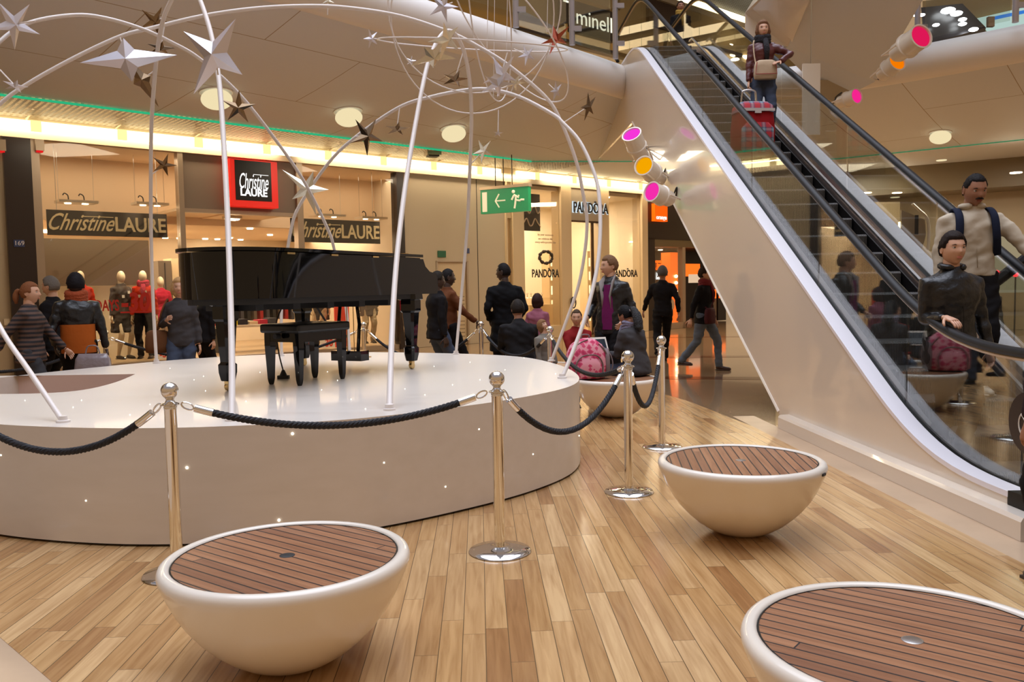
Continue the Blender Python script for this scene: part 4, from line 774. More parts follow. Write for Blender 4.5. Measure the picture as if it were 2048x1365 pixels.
# steps
def grooves():
    m = bpy.data.materials.new('grooved_step'); m.use_nodes = True; n = m.node_tree; b = n.nodes['Principled BSDF']; t = n.nodes.new('ShaderNodeTexCoord'); w = n.nodes.new('ShaderNodeTexWave'); w.bands_direction = 'X'; w.inputs['Scale'].default_value = 22
    bp = n.nodes.new('ShaderNodeBump'); bp.inputs['Strength'].default_value = 0.8; bp.inputs['Distance'].default_value = 0.01; n.links.new(t.outputs['Object'], w.inputs['Vector']); n.links.new(w.outputs['Fac'], bp.inputs['Height']); n.links.new(bp.outputs[0], b.inputs['Normal'])
    r = n.nodes.new('ShaderNodeMixRGB'); r.inputs[1].default_value = (0.05, 0.048, 0.046, 1); r.inputs[2].default_value = (0.13, 0.125, 0.12, 1); n.links.new(w.outputs['Fac'], r.inputs[0]); n.links.new(r.outputs[0], b.inputs['Base Color']); b.inputs['Roughness'].default_value = 0.42; b.inputs['Metallic'].default_value = 0.3; return m
def tread(Y): k_ = int((Y-5.9)//0.378); return step_z(5.9+k_*0.378)+0.031
M_step = grooves(); run, rise = 0.378, 0.21; k = 0; Y = 5.9
while Y < 16.9:
    z = step_z(Y)+rise*0.0+0.03; b = MB(); prof = [(Y, z-rise-0.02), (Y, z-0.02), (Y+0.02, z), (Y+run+0.01, z), (Y+run+0.01, z-0.05), (Y+0.05, z-rise-0.02)]
    b.rings([[esc(l, a, c) for a, c in prof] for l in (3.15, 3.95)], smooth=False); b.build('step', M_step, E_, world=True); Y += run
b = MB(); b.hexa([esc(3.15, 3.4, -0.002), esc(3.95, 3.4, -0.002), esc(3.95, 5.9, -0.002), esc(3.15, 5.9, -0.002), esc(3.15, 3.4, 0.03), esc(3.95, 3.4, 0.03), esc(3.95, 5.9, 0.03), esc(3.15, 5.9, 0.03)]); b.build('landing_plate', M_steel, E_, world=True)
b = MB(); b.hexa([esc(2.9, 16.9, 6.0), esc(4.2, 16.9, 6.0), esc(4.2, 20.5, 6.0), esc(2.9, 20.5, 6.0), esc(2.9, 16.9, 6.16), esc(4.2, 16.9, 6.16), esc(4.2, 20.5, 6.16), esc(2.9, 20.5, 6.16)]); b.build('landing_plate', M_steel, E_, world=True)
# round no-pushchair sticker on the balustrade glass at the right edge
c = esc(2.965, 5.02, 0.62); EX = Vector((-0.0388, 1, 0)).normalized(); SM = Matrix(((-EX.x, 0, -1, c.x), (-EX.y, 0, 0.0388, c.y), (0, 1, 0, c.z), (0, 0, 0, 1)))
h = thing('round_sticker', 'round dark sticker with a crossed wheelchair symbol on the escalator glass', 'sign', c)
b = MB(); b.lathe([(0.19, 0), (0.19, 0.004)], (0, 0, 0), 36, M=SM.to_3x3().to_4x4()); b.build('disc', mat('sticker_brown', (0.02, 0.012, 0.014), 0.3), h)
M_sw = mat('sticker_white', (0.75, 0.72, 0.66), 0.5); b = MB()
b.tube([SM @ Vector((0.085*cos(a), -0.01+0.085*sin(a), 0.007)) for a in [2*pi*i/24 for i in range(24)]], 0.005, 6, closed=True); b.build('ring', M_sw, h, world=True)
b = MB(); b.ball(SM @ Vector((-0.005, 0.045, 0.007)), 0.012, 8, 6); b.tube([SM @ Vector(p) for p in [(-0.005, 0.03, 0.007), (-0.005, 0, 0.007), (0.025, 0, 0.007), (0.035, -0.03, 0.007)]], 0.006, 6)
b.tube([SM @ Vector((0.0+0.03*cos(a), -0.02+0.03*sin(a), 0.007)) for a in [pi*0.7+1.3*pi*i/12 for i in range(13)]], 0.005, 6); b.tube([SM @ Vector((-0.06, 0.05, 0.008)), SM @ Vector((0.06, -0.07, 0.008))], 0.005, 6); b.build('symbol', M_sw, h, world=True)
text_obj('lettering', 'ALL', 0.035, SM @ Matrix.Translation((0, 0.13, 0.007)), M_sw, h)
# row of three coloured gel spotlights on the side cladding, three more on the other flight
def par_can(gel, back, mount, col, r=0.15, label=''):
    a = (gel-back); L = a.length; a.normalize(); q = a.to_track_quat('Z', 'Y').to_matrix().to_4x4(); h = thing('gel_spotlight', label, 'spotlight', mount)
    s = r/0.15; prof = [(0.05*s, 0), (0.10*s, 0.02*L), (0.125*s, 0.12*L), (0.125*s, 0.42*L), (0.165*s, 0.46*L), (0.165*s, 0.52*L), (0.15*s, 0.54*L), (0.15*s, 0.97*L), (0.16*s, 0.98*L), (0.16*s, L), (0.14*s, L), (0.135*s, 0.9*L)]
    b = MB(); b.lathe(prof, back, 24, M=q, cap=False); b.lathe([(0.001, 0), (0.05*s, 0)], back, 24, M=q, cap=False); b.build('housing', M_white, h, world=True)
    b = MB(); b.lathe([(0.001, 0.95*L), (0.136*s, 0.95*L)], back, 24, M=q, cap=False); b.build('gel', glow('gel_%d' % int(1000*sum(col)), col, 0.95), h, world=True)
    side = (q @ Vector((1, 0, 0))); mid = back+a*L*0.5
    b = MB(); b.tube([mid+side*0.17*s, back+side*0.17*s-a*0.05, mount+side*0.05, mount-side*0.05, back-side*0.17*s-a*0.05, mid-side*0.17*s], 0.014, 6); b.build('bracket', M_white, h, world=True)
    b = MB(); b.tube(spline([back, back-a*0.08+Vector((0, 0, 0.12)), back-a*0.02+Vector((0.08, 0, 0.2)), mount+Vector((0, 0, 0.05)), mount], 5), 0.012, 6); b.build('cable', M_mblack, h, world=True)
pc = lambda x, y, lat=2.80: (lambda r: Vector((0, 0, EYE))+r*((lat+0.0388*8.589)/(r.x+0.0388*r.y)))(ray(x, y))
m3 = pc(1352, 398, 2.82); m2 = pc(1328, 355, 2.82); m1 = pc(1296, 300, 2.82)
par_can(at(1303, 383, 13.0), at(1342, 400, m3.y-0.1), m3, (1.0, 0.03, 0.45), 0.15, 'white spotlight with magenta gel, lowest of the three on the escalator side')
par_can(at(1287, 331, 13.6), at(1322, 360, m2.y-0.1), m2, (1.0, 0.42, 0.0), 0.155, 'white spotlight with orange gel, middle of the three on the escalator side')
par_can(at(1263, 268, 14.6), at(1284, 318, m1.y-0.6), m1, (1.0, 0.04, 0.75), 0.165, 'white spotlight with pink gel, highest of the three on the escalator side')
par_can(at(1843, 72, 13.6), at(1790, 110, 14.2), at(1783, 108, 14.7), (0.8, 0.01, 0.10), 0.19, 'white spotlight with red gel, highest at the right under the overhead escalator')
par_can(at(1795, 123, 14.8), at(1762, 152, 15.2), at(1757, 160, 15.9), (1.0, 0.22, 0.0), 0.16, 'white spotlight with orange gel, second at the right under the overhead escalator')
par_can(at(1714, 192, 16.0), at(1677, 206, 16.4), at(1667, 208, 17.5), (1.0, 0.02, 0.30), 0.14, 'white spotlight with pink gel, lowest of the three under the overhead escalator')

# ---- beyond the escalator at the right
h = thing('level_sign', 'pale curved wayfinding panel with a large numeral 1 seen behind the escalator glass', 'sign', at(1830, 560, 17.5))
b = MB(); b.tube(spline([at(1825, 408, 17.5), at(1838, 420, 17.5), at(1853, 435, 17.5), at(1858, 460, 17.5), at(1856, 500, 17.5)], 5), 0.05, 8, flat=0.5); b.build('white_band', M_white, h, world=True)
b = MB(); q = [at(1803, 420, 17.6), at(1850, 440, 17.6), at(1852, 470, 17.6), at(1838, 520, 17.6), at(1815, 560, 17.6), at(1803, 560, 17.6)]; b.rings([q, [p+Vector((0, 0.05, 0)) for p in q]], smooth=False); b.build('panel', mat('wayfinding_tan', (0.36, 0.29, 0.20), 0.5), h, world=True)
c = at(1833, 452, 17.45); text_obj('numeral', '1', 0.55, Matrix.Translation(c) @ Matrix.Rotation(pi/2, 4, 'X'), M_ink, h, bold=0.02)
b = MB(); b.tube([at(1838, 560, 17.6), Vector((at(1838, 560, 17.6).x, 17.6, 0))], 0.04, 8); b.build('post', M_frame, h, world=True)
for k, (x0, y0, x1, y1, Y_, m_, nm, lb) in enumerate([(1798, 444, 1825, 459, 24, M_cove, 'lit_strip', 'short yellow glowing strip behind the numeral 1 panel'), (1952, 470, 2060, 585, 22.5, glow('far_shop_window', (0.75, 0.62, 0.38), 0.42), 'lit_shop_window', 'cream lit shop window far away at the right frame edge'), (1735, 405, 1796, 620, 25.0, mat('pilaster_tan', (0.5, 0.4, 0.26)), 'pilaster', 'plain tan pilaster seen through the escalator glass')]):
    a, c = at(x0, y0, Y_), at(x1, y1, Y_); b = MB(); b.box((a+c)/2, (abs(c.x-a.x), 0.1, abs(a.z-c.z))); tag(b.build(nm, m_), lb, 'light' if k == 0 else 'window' if k == 1 else 'pillar')
for k, (x, y) in enumerate([(1993, 546), (2031, 549)]): p = at(x, y, 15); h = thing('red_light', ['small red lamp on a thin post beside the dark haired woman at the right', 'small red lamp on a thin post nearest the right frame edge'][k], 'light', (p.x, p.y, 0)); b = MB(); b.ball(p, 0.05, 8, 6); b.build('bulb', glow('red_dot_glow', (1, .03, .04), 3), h, world=True); b = MB(); b.tube([p, Vector((p.x, p.y, 0))], 0.015, 6); b.build('post', M_mblack, h, world=True)  # the posts under the two small red lights are added
h = thing('neighbour_handrail', 'black handrail and glass of the neighbouring escalator at the right frame edge', 'handrail', at(1965, 640, 8.6)); pa, pb_ = at(1955, 592, 8.6), at(2075, 500, 8.4)
b = MB(); b.tube([pa, pb_], 0.055, 8); b.build('handrail', M_rubber, h, world=True)
b = MB(); b.hexa([pa-Vector((0, 0.005, 0.9)), pb_-Vector((0, 0.005, 0.9)), pb_+Vector((0, 0.005, -0.9)), pa+Vector((0, 0.005, -0.9)), pa-Vector((0, 0.005, 0.03)), pb_-Vector((0, 0.005, 0.03)), pb_+Vector((0, 0.005, -0.03)), pa+Vector((0, 0.005, -0.03))]); b.build('glass_panel', M_glass, h, world=True)
# ================================================================= STAGE
SH = 0.71
sp_ = [(-5.15, 7.2), (-4.95, 8.1), (-4.60, 8.9), (-3.95, 9.9), (-3.1, 10.45), (-2.1, 10.62), (-0.8, 10.15), (0.05, 9.5), (0.44, 8.5), (0.575, 7.45), (0.49, 6.70), (0.19, 6.13), (-0.30, 5.6), (-0.95, 5.12), (-1.6, 4.93), (-2.22, 4.90), (-2.85, 5.03), (-3.4, 5.26), (-4.1, 5.72), (-4.8, 6.4)]
outline = spline([Vector((x, y, 0)) for x, y in sp_], 6, closed=True)
hole = spline([fl(*p, SH) for p in [(271, 748.5), (231, 765), (168, 780), (85, 787), (-40, 789)]], 5)[:-1]+[fl(-150, 786, SH), fl(-60, 752.5, SH), fl(84, 751.5, SH)]
def stage_top():
    bm = bmesh.new(); ed = []
    for loop in (outline, hole):
        vs = [bm.verts.new((p.x, p.y, SH)) for p in loop]; ed += [bm.edges.new((vs[i], vs[(i+1) % len(vs)])) for i in range(len(vs))]
    bmesh.ops.triangle_fill(bm, edges=ed, use_beauty=True)
    me = bpy.data.meshes.new('stage_top'); bm.to_mesh(me); bm.free(); return me
ST = thing('stage', 'round white stage platform with tiny lights carrying the piano', 'stage', (-2.2, 7.7, 0))
me = stage_top(); me.transform(Matrix.Translation((2.2, -7.7, 0)))
def stage_mat():
    m = M_stage; n = m.node_tree; b = n.nodes['Principled BSDF']; t = n.nodes.new('ShaderNodeTexCoord'); mp = n.nodes.new('ShaderNodeMapping'); mp.inputs['Scale'].default_value = (1.2, 9, 9); q = n.nodes.new('ShaderNodeTexNoise'); q.inputs['Scale'].default_value = 1.3; q.inputs['Detail'].default_value = 6
    r = n.nodes.new('ShaderNodeMixRGB'); r.inputs[1].default_value = (0.64, 0.58, 0.51, 1); r.inputs[2].default_value = (0.73, 0.67, 0.61, 1)
    n.links.new(t.outputs['Object'], mp.inputs[0]); n.links.new(mp.outputs[0], q.inputs['Vector']); n.links.new(q.outputs['Fac'], r.inputs[0]); n.links.new(r.outputs[0], b.inputs['Base Color'])
    r2 = n.nodes.new('ShaderNodeMapRange'); r2.inputs[3].default_value = 0.25; r2.inputs[4].default_value = 0.45; n.links.new(q.outputs['Fac'], r2.inputs[0]); n.links.new(r2.outputs[0], b.inputs['Roughness'])
stage_mat(); me.materials.append(M_stage); o = bpy.data.objects.new('stage_top', me); COL.objects.link(o); o.parent = ST
b = MB(); b.rings([[Vector((p.x, p.y, z)) for p in outline] for z in (0.015, SH)], cap=False); b.build('side_wall', M_stage, ST, world=True, ang=60)
b = MB(); b.rings([[Vector((p.x, p.y, z)) for p in hole] for z in (0.02, SH)], cap=False); b.build('well_wall', mat('stage_well_pinkish', (0.62, 0.47, 0.42), 0.5), ST, world=True, ang=30)
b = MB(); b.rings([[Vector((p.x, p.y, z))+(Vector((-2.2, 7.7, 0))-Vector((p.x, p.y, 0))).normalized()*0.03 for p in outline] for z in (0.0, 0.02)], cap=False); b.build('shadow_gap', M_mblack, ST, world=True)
for k, (x, y) in enumerate([(585, 868), (374, 936), (172, 1002), (558, 1041), (768, 926), (891, 974), (958, 859), (1066, 909), (2, 911), (1158, 872), (353, 937)]):
    d = ray(x, y); best = None
    for i in range(len(outline)):
        p, q = outline[i], outline[(i+1) % len(outline)]; e = q-p; den = d.x*(-e.y)+e.x*d.y
        if abs(den) < 1e-9: continue
        s = (p.x*(-e.y)+e.x*p.y)/den; u = (d.x*p.y-d.y*p.x)/den
        if 0 <= u <= 1 and s > 0 and (best is None or s < best): best = s
    if best:
        b = MB(); b.ball(Vector((0, 0, EYE))+d*best, 0.005 if k not in (0, 1, 3) else 0.008, 8, 6); b.build('led_light', M_led, ST, world=True)
random.seed(3)
for k, (x, y) in enumerate([(163, 801), (260, 830), (146, 815), (50, 801), (411, 782), (388, 760), (340, 737), (407, 753), (520, 745), (655, 744), (675, 761), (643, 780), (702, 799), (785, 742), (868, 733), (810, 778), (731, 818), (940, 725), (1010, 740), (1048, 716), (960, 760), (1111, 748), (850, 790), (250, 716), (300, 809), (492, 803), (905, 770)]):
    p = fl(x, y, SH+0.003)
    b = MB(); b.ball(p, 0.0032, 6, 4); b.build('led_light', M_led, ST, world=True)
# ================================================================= BENCHES
M_teak = lambda rot, i: wood_mat('teak_%d' % i, [(0.36, 0.165, 0.075), (0.28, 0.12, 0.052), (0.42, 0.20, 0.095), (0.24, 0.10, 0.045), (0.35, 0.17, 0.085)], plank=(40.0, 0.052), rot=rot, rough=0.42, gap=(0.014, 0.009, 0.008), mortar=0.0075, scale=1.3, coat=0.0)
def bench(c, rot, i, label, drain='steel', tagang=None):
    h = thing('bowl_bench', label, 'bench', (c.x, c.y, 0), group='white bowl benches with slatted tops')
    R, z = 0.512, 0.392
    prof = [(0.001, 0.0), (0.12, 0.0), (0.165, 0.010), (0.215, 0.031), (0.27, 0.062), (0.325, 0.102), (0.375, 0.146), (0.42, 0.196), (0.455, 0.246), (0.485, 0.300), (0.503, 0.338), (0.513, 0.360), (0.515, 0.374), (0.508, 0.389), (0.494, 0.397), (0.478, 0.398), (0.466, 0.394), (0.463, 0.385)]
    sr, sz = 0.953, 1.122; prof = [(r*sr, z*sz) for r, z in prof]
    b = MB(); b.lathe(prof, (0, 0, 0), 72, cap=False); b.build('bowl', M_white, h, ang=70)
    b = MB(); b.lathe([(0.463*sr, 0.37*sz), (0.463*sr, 0.389*sz), (0.457*sr, 0.391*sz), (0.457*sr, 0.37*sz)], (0, 0, 0), 64, cap=False); b.build('seal_ring', M_rubber, h)
    b = MB(); b.lathe([(0.457*sr, 0.36*sz), (0.457*sr, 0.3885*sz)], (0, 0, 0), 64, smooth=False); b.build('slatted_seat', M_teak(rot, i), h)
    b = MB(); b.lathe([(0.031, 0.385*sz), (0.031, 0.3895*sz), (0.026, 0.391*sz), (0.001, 0.391*sz)], (0, 0, 0), 24, cap=False); b.build('drain_cap', M_steel if drain == 'steel' else M_mblack, h)
    if tagang is not None:
        b = MB(); a = tagang; b.box((0.5165*sr*cos(a), 0.5165*sr*sin(a), 0.366*sz), (0.010, 0.045, 0.014), M=Matrix.Rotation(a, 3, 'Z')); b.build('maker_plate', M_mblack, h)
    return h
def rimc(x, y): return fl(x, y, 0.437)
B1, B2, B3 = rimc(574.3, 1111.1), rimc(1481.5, 920.7), rimc(1824.7, 1280.6)
def slat_rot(p, x0, y0, x1, y1): a = fl(x0, y0, 0.437); c = fl(x1, y1, 0.437); v = c-a; return -atan2(v.y, v.x)
bench(B1, slat_rot(B1, 352, 1127, 532, 1184), 0, 'white bowl bench with slatted wooden top and black drain, front left', 'black')
bench(B2, slat_rot(B2, 1413, 893, 1448, 951), 1, 'white bowl bench standing before the escalator foot, middle right', 'steel', atan2(-0.62, 0.78))
bench(B3, slat_rot(B3, 1547, 1214, 1800, 1272), 2, 'white bowl bench cut off by the bottom right corner', 'steel', radians(214))
bench(rimc(1231, 757), radians(40), 3, 'white bowl bench with pink backpack and seated woman behind the stanchion')
bench(Vector((0.42, 11.25, 0)), radians(10), 4, 'white bowl bench carrying the seated man and boy behind the stage edge')
# ================================================================= STANCHIONS AND ROPES
SP = [fl(355, 1120), fl(1000, 1104), fl(1258, 985), fl(1324, 895)]
bk = [(211, 686, 11.2), (727, 661, 12.2), (962, 657, 11.7), (1100, 664, 9.9)]
SP[0] = Vector((-1.805, 4.40, 0))
for x, y, Y in bk: p = at(x, y, Y); SP.append(Vector((p.x, p.y, 0)))
names = ['chrome rope stanchion behind the front left bench', 'chrome rope stanchion in the centre of the floor before the stage', 'chrome rope stanchion beside the middle right bench', 'chrome rope stanchion standing farthest right behind the bench', 'chrome rope stanchion behind the stage beside the grey plastic bag', 'chrome rope stanchion behind the stage seen under the piano', 'chrome rope stanchion behind the stage left of the black coat man', 'chrome rope stanchion in front of the toddler']
HS = 1.03
def stanchion(p, label):
    h = thing('rope_stanchion', label, 'stanchion', p, group='chrome rope stanchions')
    b = MB(); b.lathe([(0.0, 0), (0.175, 0), (0.178, 0.006), (0.172, 0.014), (0.10, 0.022), (0.035, 0.030), (0.030, 0.034)], (0, 0, 0), 40); b.build('base', M_chrome, h, ang=50)
    b = MB(); b.lathe([(0.0315, 0.03), (0.0315, 0.885), (0.034, 0.890), (0.034, 0.903), (0.030, 0.907)], (0, 0, 0), 24); b.build('pole', M_chrome, h, ang=50)
    b = MB(); b.lathe([(0.030, 0.905), (0.048, 0.911), (0.048, 0.917), (0.026, 0.925), (0.020, 0.938), (0.026, 0.950), (0.016, 0.960), (0.016, 0.967)], (0, 0, 0), 24); b.build('collar', M_chrome, h, ang=50)
    b = MB(); b.ball((0, 0, HS-0.044), 0.045, 24, 16); b.build('ball', M_chrome, h)
for p, nm in zip(SP, names): stanchion(p, nm)
def rope(a, c, sag, label, ua=None, uc=None):
    a = Vector((a.x, a.y, 0.914)); c = Vector((c.x, c.y, 0.914)); u = (c-a).normalized(); a = a+u*0.05; c = c-u*0.05
    P = []; N = 90
    for i in range(N+1):
        t = i/N; p = a.lerp(c, t); p.z -= sag*4*t*(1-t); P.append(p)
    h = thing('barrier_rope', label, 'rope', a, group='black twisted barrier ropes')
    i0, i1 = 4, N-4
    L = (c-a).length
    seg_ = [P[0]]; 
    k0 = int(0.055/L*N)+1; k1 = int(0.13/L*N)+2
    b = MB(); b.tube(P[k0:k1+1], 0.021, 12); b.build('end_cap', M_chrome, h, world=True); b = MB(); b.tube(P[N-k1:N-k0+1], 0.021, 12); b.build('end_cap', M_chrome, h, world=True)
    for (s, e) in ((P[0], P[k0]), (P[N], P[N-k0])):
        v = (e-s); m_ = s+v*0.5; r = v.length*0.42; w = Vector((0, 0, 1)); b = MB(); vn = v.normalized()
        b.tube([m_+vn*r*cos(q)+w*r*0.55*sin(q) for q in [2*pi*i/14 for i in range(14)]], 0.0045, 6, closed=True); b.build('hook', M_chrome, h, world=True)
    # twisted three-strand rope
    core = P[k1:N-k1+1]; fine = spline(core, 4); b = MB(); up = Vector((0, 0, 1)); acc = 0
    for sN in range(3):
        pts = []; acc = 0
        for i, p in enumerate(fine):
            t = (fine[min(i+1, len(fine)-1)]-fine[max(i-1, 0)]).normalized(); s_ = t.cross(up).normalized(); w = s_.cross(t)
            if i: acc += (p-fine[i-1]).length
            an = acc/0.075*2*pi+sN*2*pi/3; pts.append(p+(s_*cos(an)+w*sin(an))*0.0085)
        b.tube(pts, 0.0125, 7)
    b.build('twisted_cord', M_rope, h, world=True)
rope(SP[0], SP[1], 0.15, 'black rope running across the stage front between the two nearest stanchions')
rope(Vector((-3.20, 4.70, 0)), SP[0], 0.27, 'black rope hanging in from the left frame edge')
rope(SP[1], SP[2], 0.34, 'black rope sagging from the centre stanchion to the right')
rope(SP[2], SP[3], 0.40, 'short black rope looping between the two right stanchions')
rope(SP[7], SP[2], 0.22, 'black rope passing in front of the pink backpack')
rope(SP[6], SP[7], 0.30, 'black rope behind the stage edge hanging beside the toddler')
rope(SP[5], SP[6], 0.42, 'black rope behind the stage right of the piano leg')
rope(SP[4], SP[5], 0.38, 'black rope behind the stage under the piano')
rope(Vector((-6.4, 8.6, 0)), SP[4], 0.30, 'black rope in front of the people at the far left')
stanchion(Vector((-3.20, 4.70, 0)), 'chrome rope stanchion outside the left frame edge near the camera'); stanchion(Vector((-6.4, 8.6, 0)), 'chrome rope stanchion outside the left frame edge farther back')
# ================================================================= GRAND PIANO
u_ = Vector((-0.42, -0.907, 0)).normalized(); PR = atan2(-u_.x, u_.y)   # local +y points to the tail
PM = Vector((-1.58, 8.54, SH)); PN = thing('grand_piano', 'glossy black grand piano with closed lid on the white stage', 'piano', PM, PR)
def outl(dx=0.0):
    base = [(-.76, -.02), (-.76, .8), (-.76, 1.5), (-.755, 1.95), (-.72, 2.15), (-.62, 2.32), (-.45, 2.42), (-.25, 2.42), (-.06, 2.33), (.07, 2.17), (.13, 1.98), (.19, 1.75), (.30, 1.48), (.46, 1.18), (.62, .92), (.72, .70), (.76, .45), (.76, -.02)]
    c = Vector((-.1, 1.1, 0)); P = spline([Vector((x, y, 0)) for x, y in base[2:17]], 5); P = [Vector((-.76, -.02, 0)), Vector((-.76, .8, 0))]+P+[Vector((.76, -.02, 0))]
    if dx: P = [p+Vector(((p.x-c.x), (p.y-c.y), 0)).normalized()*dx for p in P]
    return P
ZB, ZT = 0.735, 1.085
b = MB(); O = outl(); b.rings([[Vector((p.x, p.y, z)) for p in O] for z in (ZB, ZB+0.006, ZT-0.006, ZT)], smooth=True); b.build('case', M_black, PN, ang=35)
b = MB(); O2 = outl(-0.06); b.rings([[Vector((p.x, p.y, z)) for p in O2] for z in (ZB-0.045, ZB+0.01)], smooth=False); b.build('underframe', M_mblack, PN)
b = MB()
for k in range(5): b.box((-.15, 0.35+k*0.38, ZB-0.055), (1.0-0.12*k, 0.09, 0.09))
b.build('beam', M_mblack, PN)
b = MB(); O3 = outl(0.035); b.rings([[Vector((p.x, p.y, z)) for p in O3] for z in (ZT+0.006, ZT+0.012, ZT+0.026, ZT+0.032)], smooth=True); b.build('lid', M_black, PN, ang=35)
b = MB(); b.box((0, 0.22, ZT+0.038), (1.56, 0.012, 0.004)); b.build('lid_hinge', M_brass, PN)
for y in (0.75, 1.35, 1.9):
    b = MB(); b.box((-.762, y, ZT-0.008), (0.012, 0.09, 0.014)); b.build('side_hinge', M_brass, PN)
for s in (-1, 1):
    b = MB(); prof = [(-.02, ZB), (-.34, ZB), (-.355, ZB+0.03), (-.355, ZB+0.16), (-.33, ZB+0.20), (-.20, ZB+0.22), (-.12, ZB+0.27), (-.08, ZT-0.01), (-.02, ZT-0.01)]
    b.rings([[Vector((s*0.76, y, z)) for y, z in prof], [Vector((s*0.68, y, z)) for y, z in prof]], smooth=False); b.build('key_cheek', M_black, PN)
b = MB(); b.box((0, -.19, ZB+0.03), (1.38, 0.32, 0.06)); b.build('keybed', M_black, PN)
b = MB(); b.rings([[Vector((x, y, z)) for y, z in [(-.31, ZB+.06), (-.31, ZB+.11), (-.05, ZB+.26), (-.02, ZB+.26), (-.02, ZB+.06)]] for x in (-.66, .66)], smooth=False); b.build('fallboard', M_black, PN)
def pleg(x, y):
    b = MB(); R = []
    for z, w in [(ZB, 0.10), (ZB-0.05, 0.105), (ZB-0.06, 0.085), (ZB-0.16, 0.085), (ZB-0.18, 0.07), (0.235, 0.047), (0.225, 0.048), (0.21, 0.062), (0.15, 0.060), (0.085, 0.047), (0.08, 0.04)]:
        c_ = w*0.35; R.append([Vector((x+a*w-(a*c_ if i in (0, 1) else 0)*0, y+e*w, z)) for i, (a, e) in enumerate([(-1, -.65), (-.65, -1), (.65, -1), (1, -.65), (1, .65), (.65, 1), (-.65, 1), (-1, .65)])])
    b.rings(R, smooth=False); l = b.build('leg', M_black, PN)
    b = MB(); b.box((x, y, 0.07), (0.035, 0.05, 0.03)); b.lathe([(0.030, -0.017), (0.034, -0.010), (0.034, 0.010), (0.030, 0.017)], (x, y, 0.034), 18, M=Matrix.Rotation(pi/2, 4, 'Y')); o = b.build('caster', M_brass, l)
pleg(-.66, .02); pleg(.66, .02); pleg(-.15, 1.97)
ly = MB(); ly.box((0, .12, 0.13), (0.36, 0.14, 0.10)); lyo = ly.build('lyre', M_black, PN)
for x in (-.1, .1): b = MB(); b.tube([(x, .12, 0.16), (x*1.25, .12, 0.45), (x*0.9, .12, ZB)], 0.018, 8); b.build('lyre_post', M_black, lyo)
for x in (-.04, 0.04): b = MB(); b.tube([(x, .10, 0.16), (x, .10, ZB)], 0.005, 6); b.build('pedal_rod', M_brass, lyo)
for x in (-.09, 0, .09): b = MB(); b.box((x, -.02, 0.10), (0.03, 0.16, 0.012)); b.build('pedal', M_brass, lyo)
b = MB(); b.tube([(-.02, .2, 0.15), (-.02, .75, ZB)], 0.010, 6); b.build('lyre_brace', M_mblack, lyo)
# piano stool
sc_ = [fl(540, 770, SH), fl(597, 773, SH), fl(632, 756, SH), fl(688, 757, SH)]; cc = (sc_[0]+sc_[1]+sc_[2]+sc_[3])/4; ev = (sc_[2]-sc_[0]); an = atan2(ev.y, ev.x)
lx = (sc_[2]-sc_[0]).length/2*0.95; lw = max(0.13, (sc_[1]-sc_[0]).length/2)
STL = thing('piano_stool', 'black padded piano stool with four tapered legs beneath the piano', 'stool', Vector((cc.x, cc.y, SH)), an)
b = MB(); b.box((0, 0, 0.475), (lx*2+0.12, lw*2+0.12, 0.075)); o = b.build('seat', mat('stool_leather', (0.006, 0.006, 0.007), 0.3), STL)
bv = o.modifiers.new('soft_edge', 'BEVEL'); bv.width = 0.02; bv.segments = 3
b = MB(); b.box((0, 0, 0.40), (lx*2+0.06, lw*2+0.06, 0.075)); b.build('frame', M_black, STL)
for sx in (-1, 1):
    b = MB(); b.lathe([(0.022, -0.025), (0.022, 0.025)], (sx*(lx+0.08), 0, 0.415), 14, M=Matrix.Rotation(pi/2, 4, 'Y')); b.build('adjusting_knob', M_mblack, STL)
    for sy in (-1, 1):
        b = MB(); b.rings([[Vector((sx*lx+a*w, sy*lw+e*w, z)) for a, e in ((-1, -1), (1, -1), (1, 1), (-1, 1))] for z, w in [(0.44, 0.032), (0.33, 0.032), (0.05, 0.021), (0.02, 0.017), (0.0, 0.012)]], smooth=False); b.build('leg', M_black, STL)
# cable and socket on the stage
p0 = fl(567, 758, SH); p1 = PM+Vector((-0.1, -0.9, 0.7)); h = thing('floor_socket', 'small black cable end and plug standing on the stage under the piano', 'socket', p0)
b = MB(); b.box(p0+Vector((0, 0, 0.015)), (0.10, 0.05, 0.03)); b.lathe([(0.035, 0.03), (0.012, 0.08)], p0, 10); b.build('plug', M_mblack, h, world=True)
b = MB(); b.tube(spline([p0+Vector((0, 0, 0.07)), p0+Vector((-0.05, 0.05, 0.25)), p0+Vector((-0.08, 0.12, 0.5)), p0+Vector((0.0, 0.2, 0.72))], 6), 0.007, 6); b.build('cable', M_mblack, h, world=True)
# ================================================================= ARCHES, STARS, HANGING RINGS
M_pole = mat('arch_white', (0.78, 0.72, 0.68), 0.35)
def arch(pts, Ya, Yb, r0, r1, label):
    n = len(pts); L = [0]
    for a, c in zip(pts, pts[1:]): L.append(L[-1]+sqrt((a[0]-c[0])**2+(a[1]-c[1])**2))
    P = [at(x, y, Ya+(Yb-Ya)*L[i]/L[-1]) for i, (x, y) in enumerate(pts)]
    P[0].z = max(P[0].z, SH); Q = spline(P, 8)
    for q_ in Q: q_.z = max(q_.z, SH+0.002); rr = [r0+(r1-r0)*i/(len(Q)-1) for i in range(len(Q))]
    h = thing('arch_pole', label, 'arch', P[0], group='tall white curved poles rising from the stage'); b = MB(); b.tube(Q, rr, 10); b.build('pole', M_pole, h, world=True)
    for e in (0, -1):
        b = MB(); b.lathe([(0.04, 0), (0.04, 0.012), (rr[0]*1.4, 0.016), (rr[0]*1.4, 0.04)], Vector((Q[e].x, Q[e].y, SH)), 16)
        if abs(Q[e].z-SH) < 0.2: b.build('foot', M_pole, h, world=True)
    return Q, h
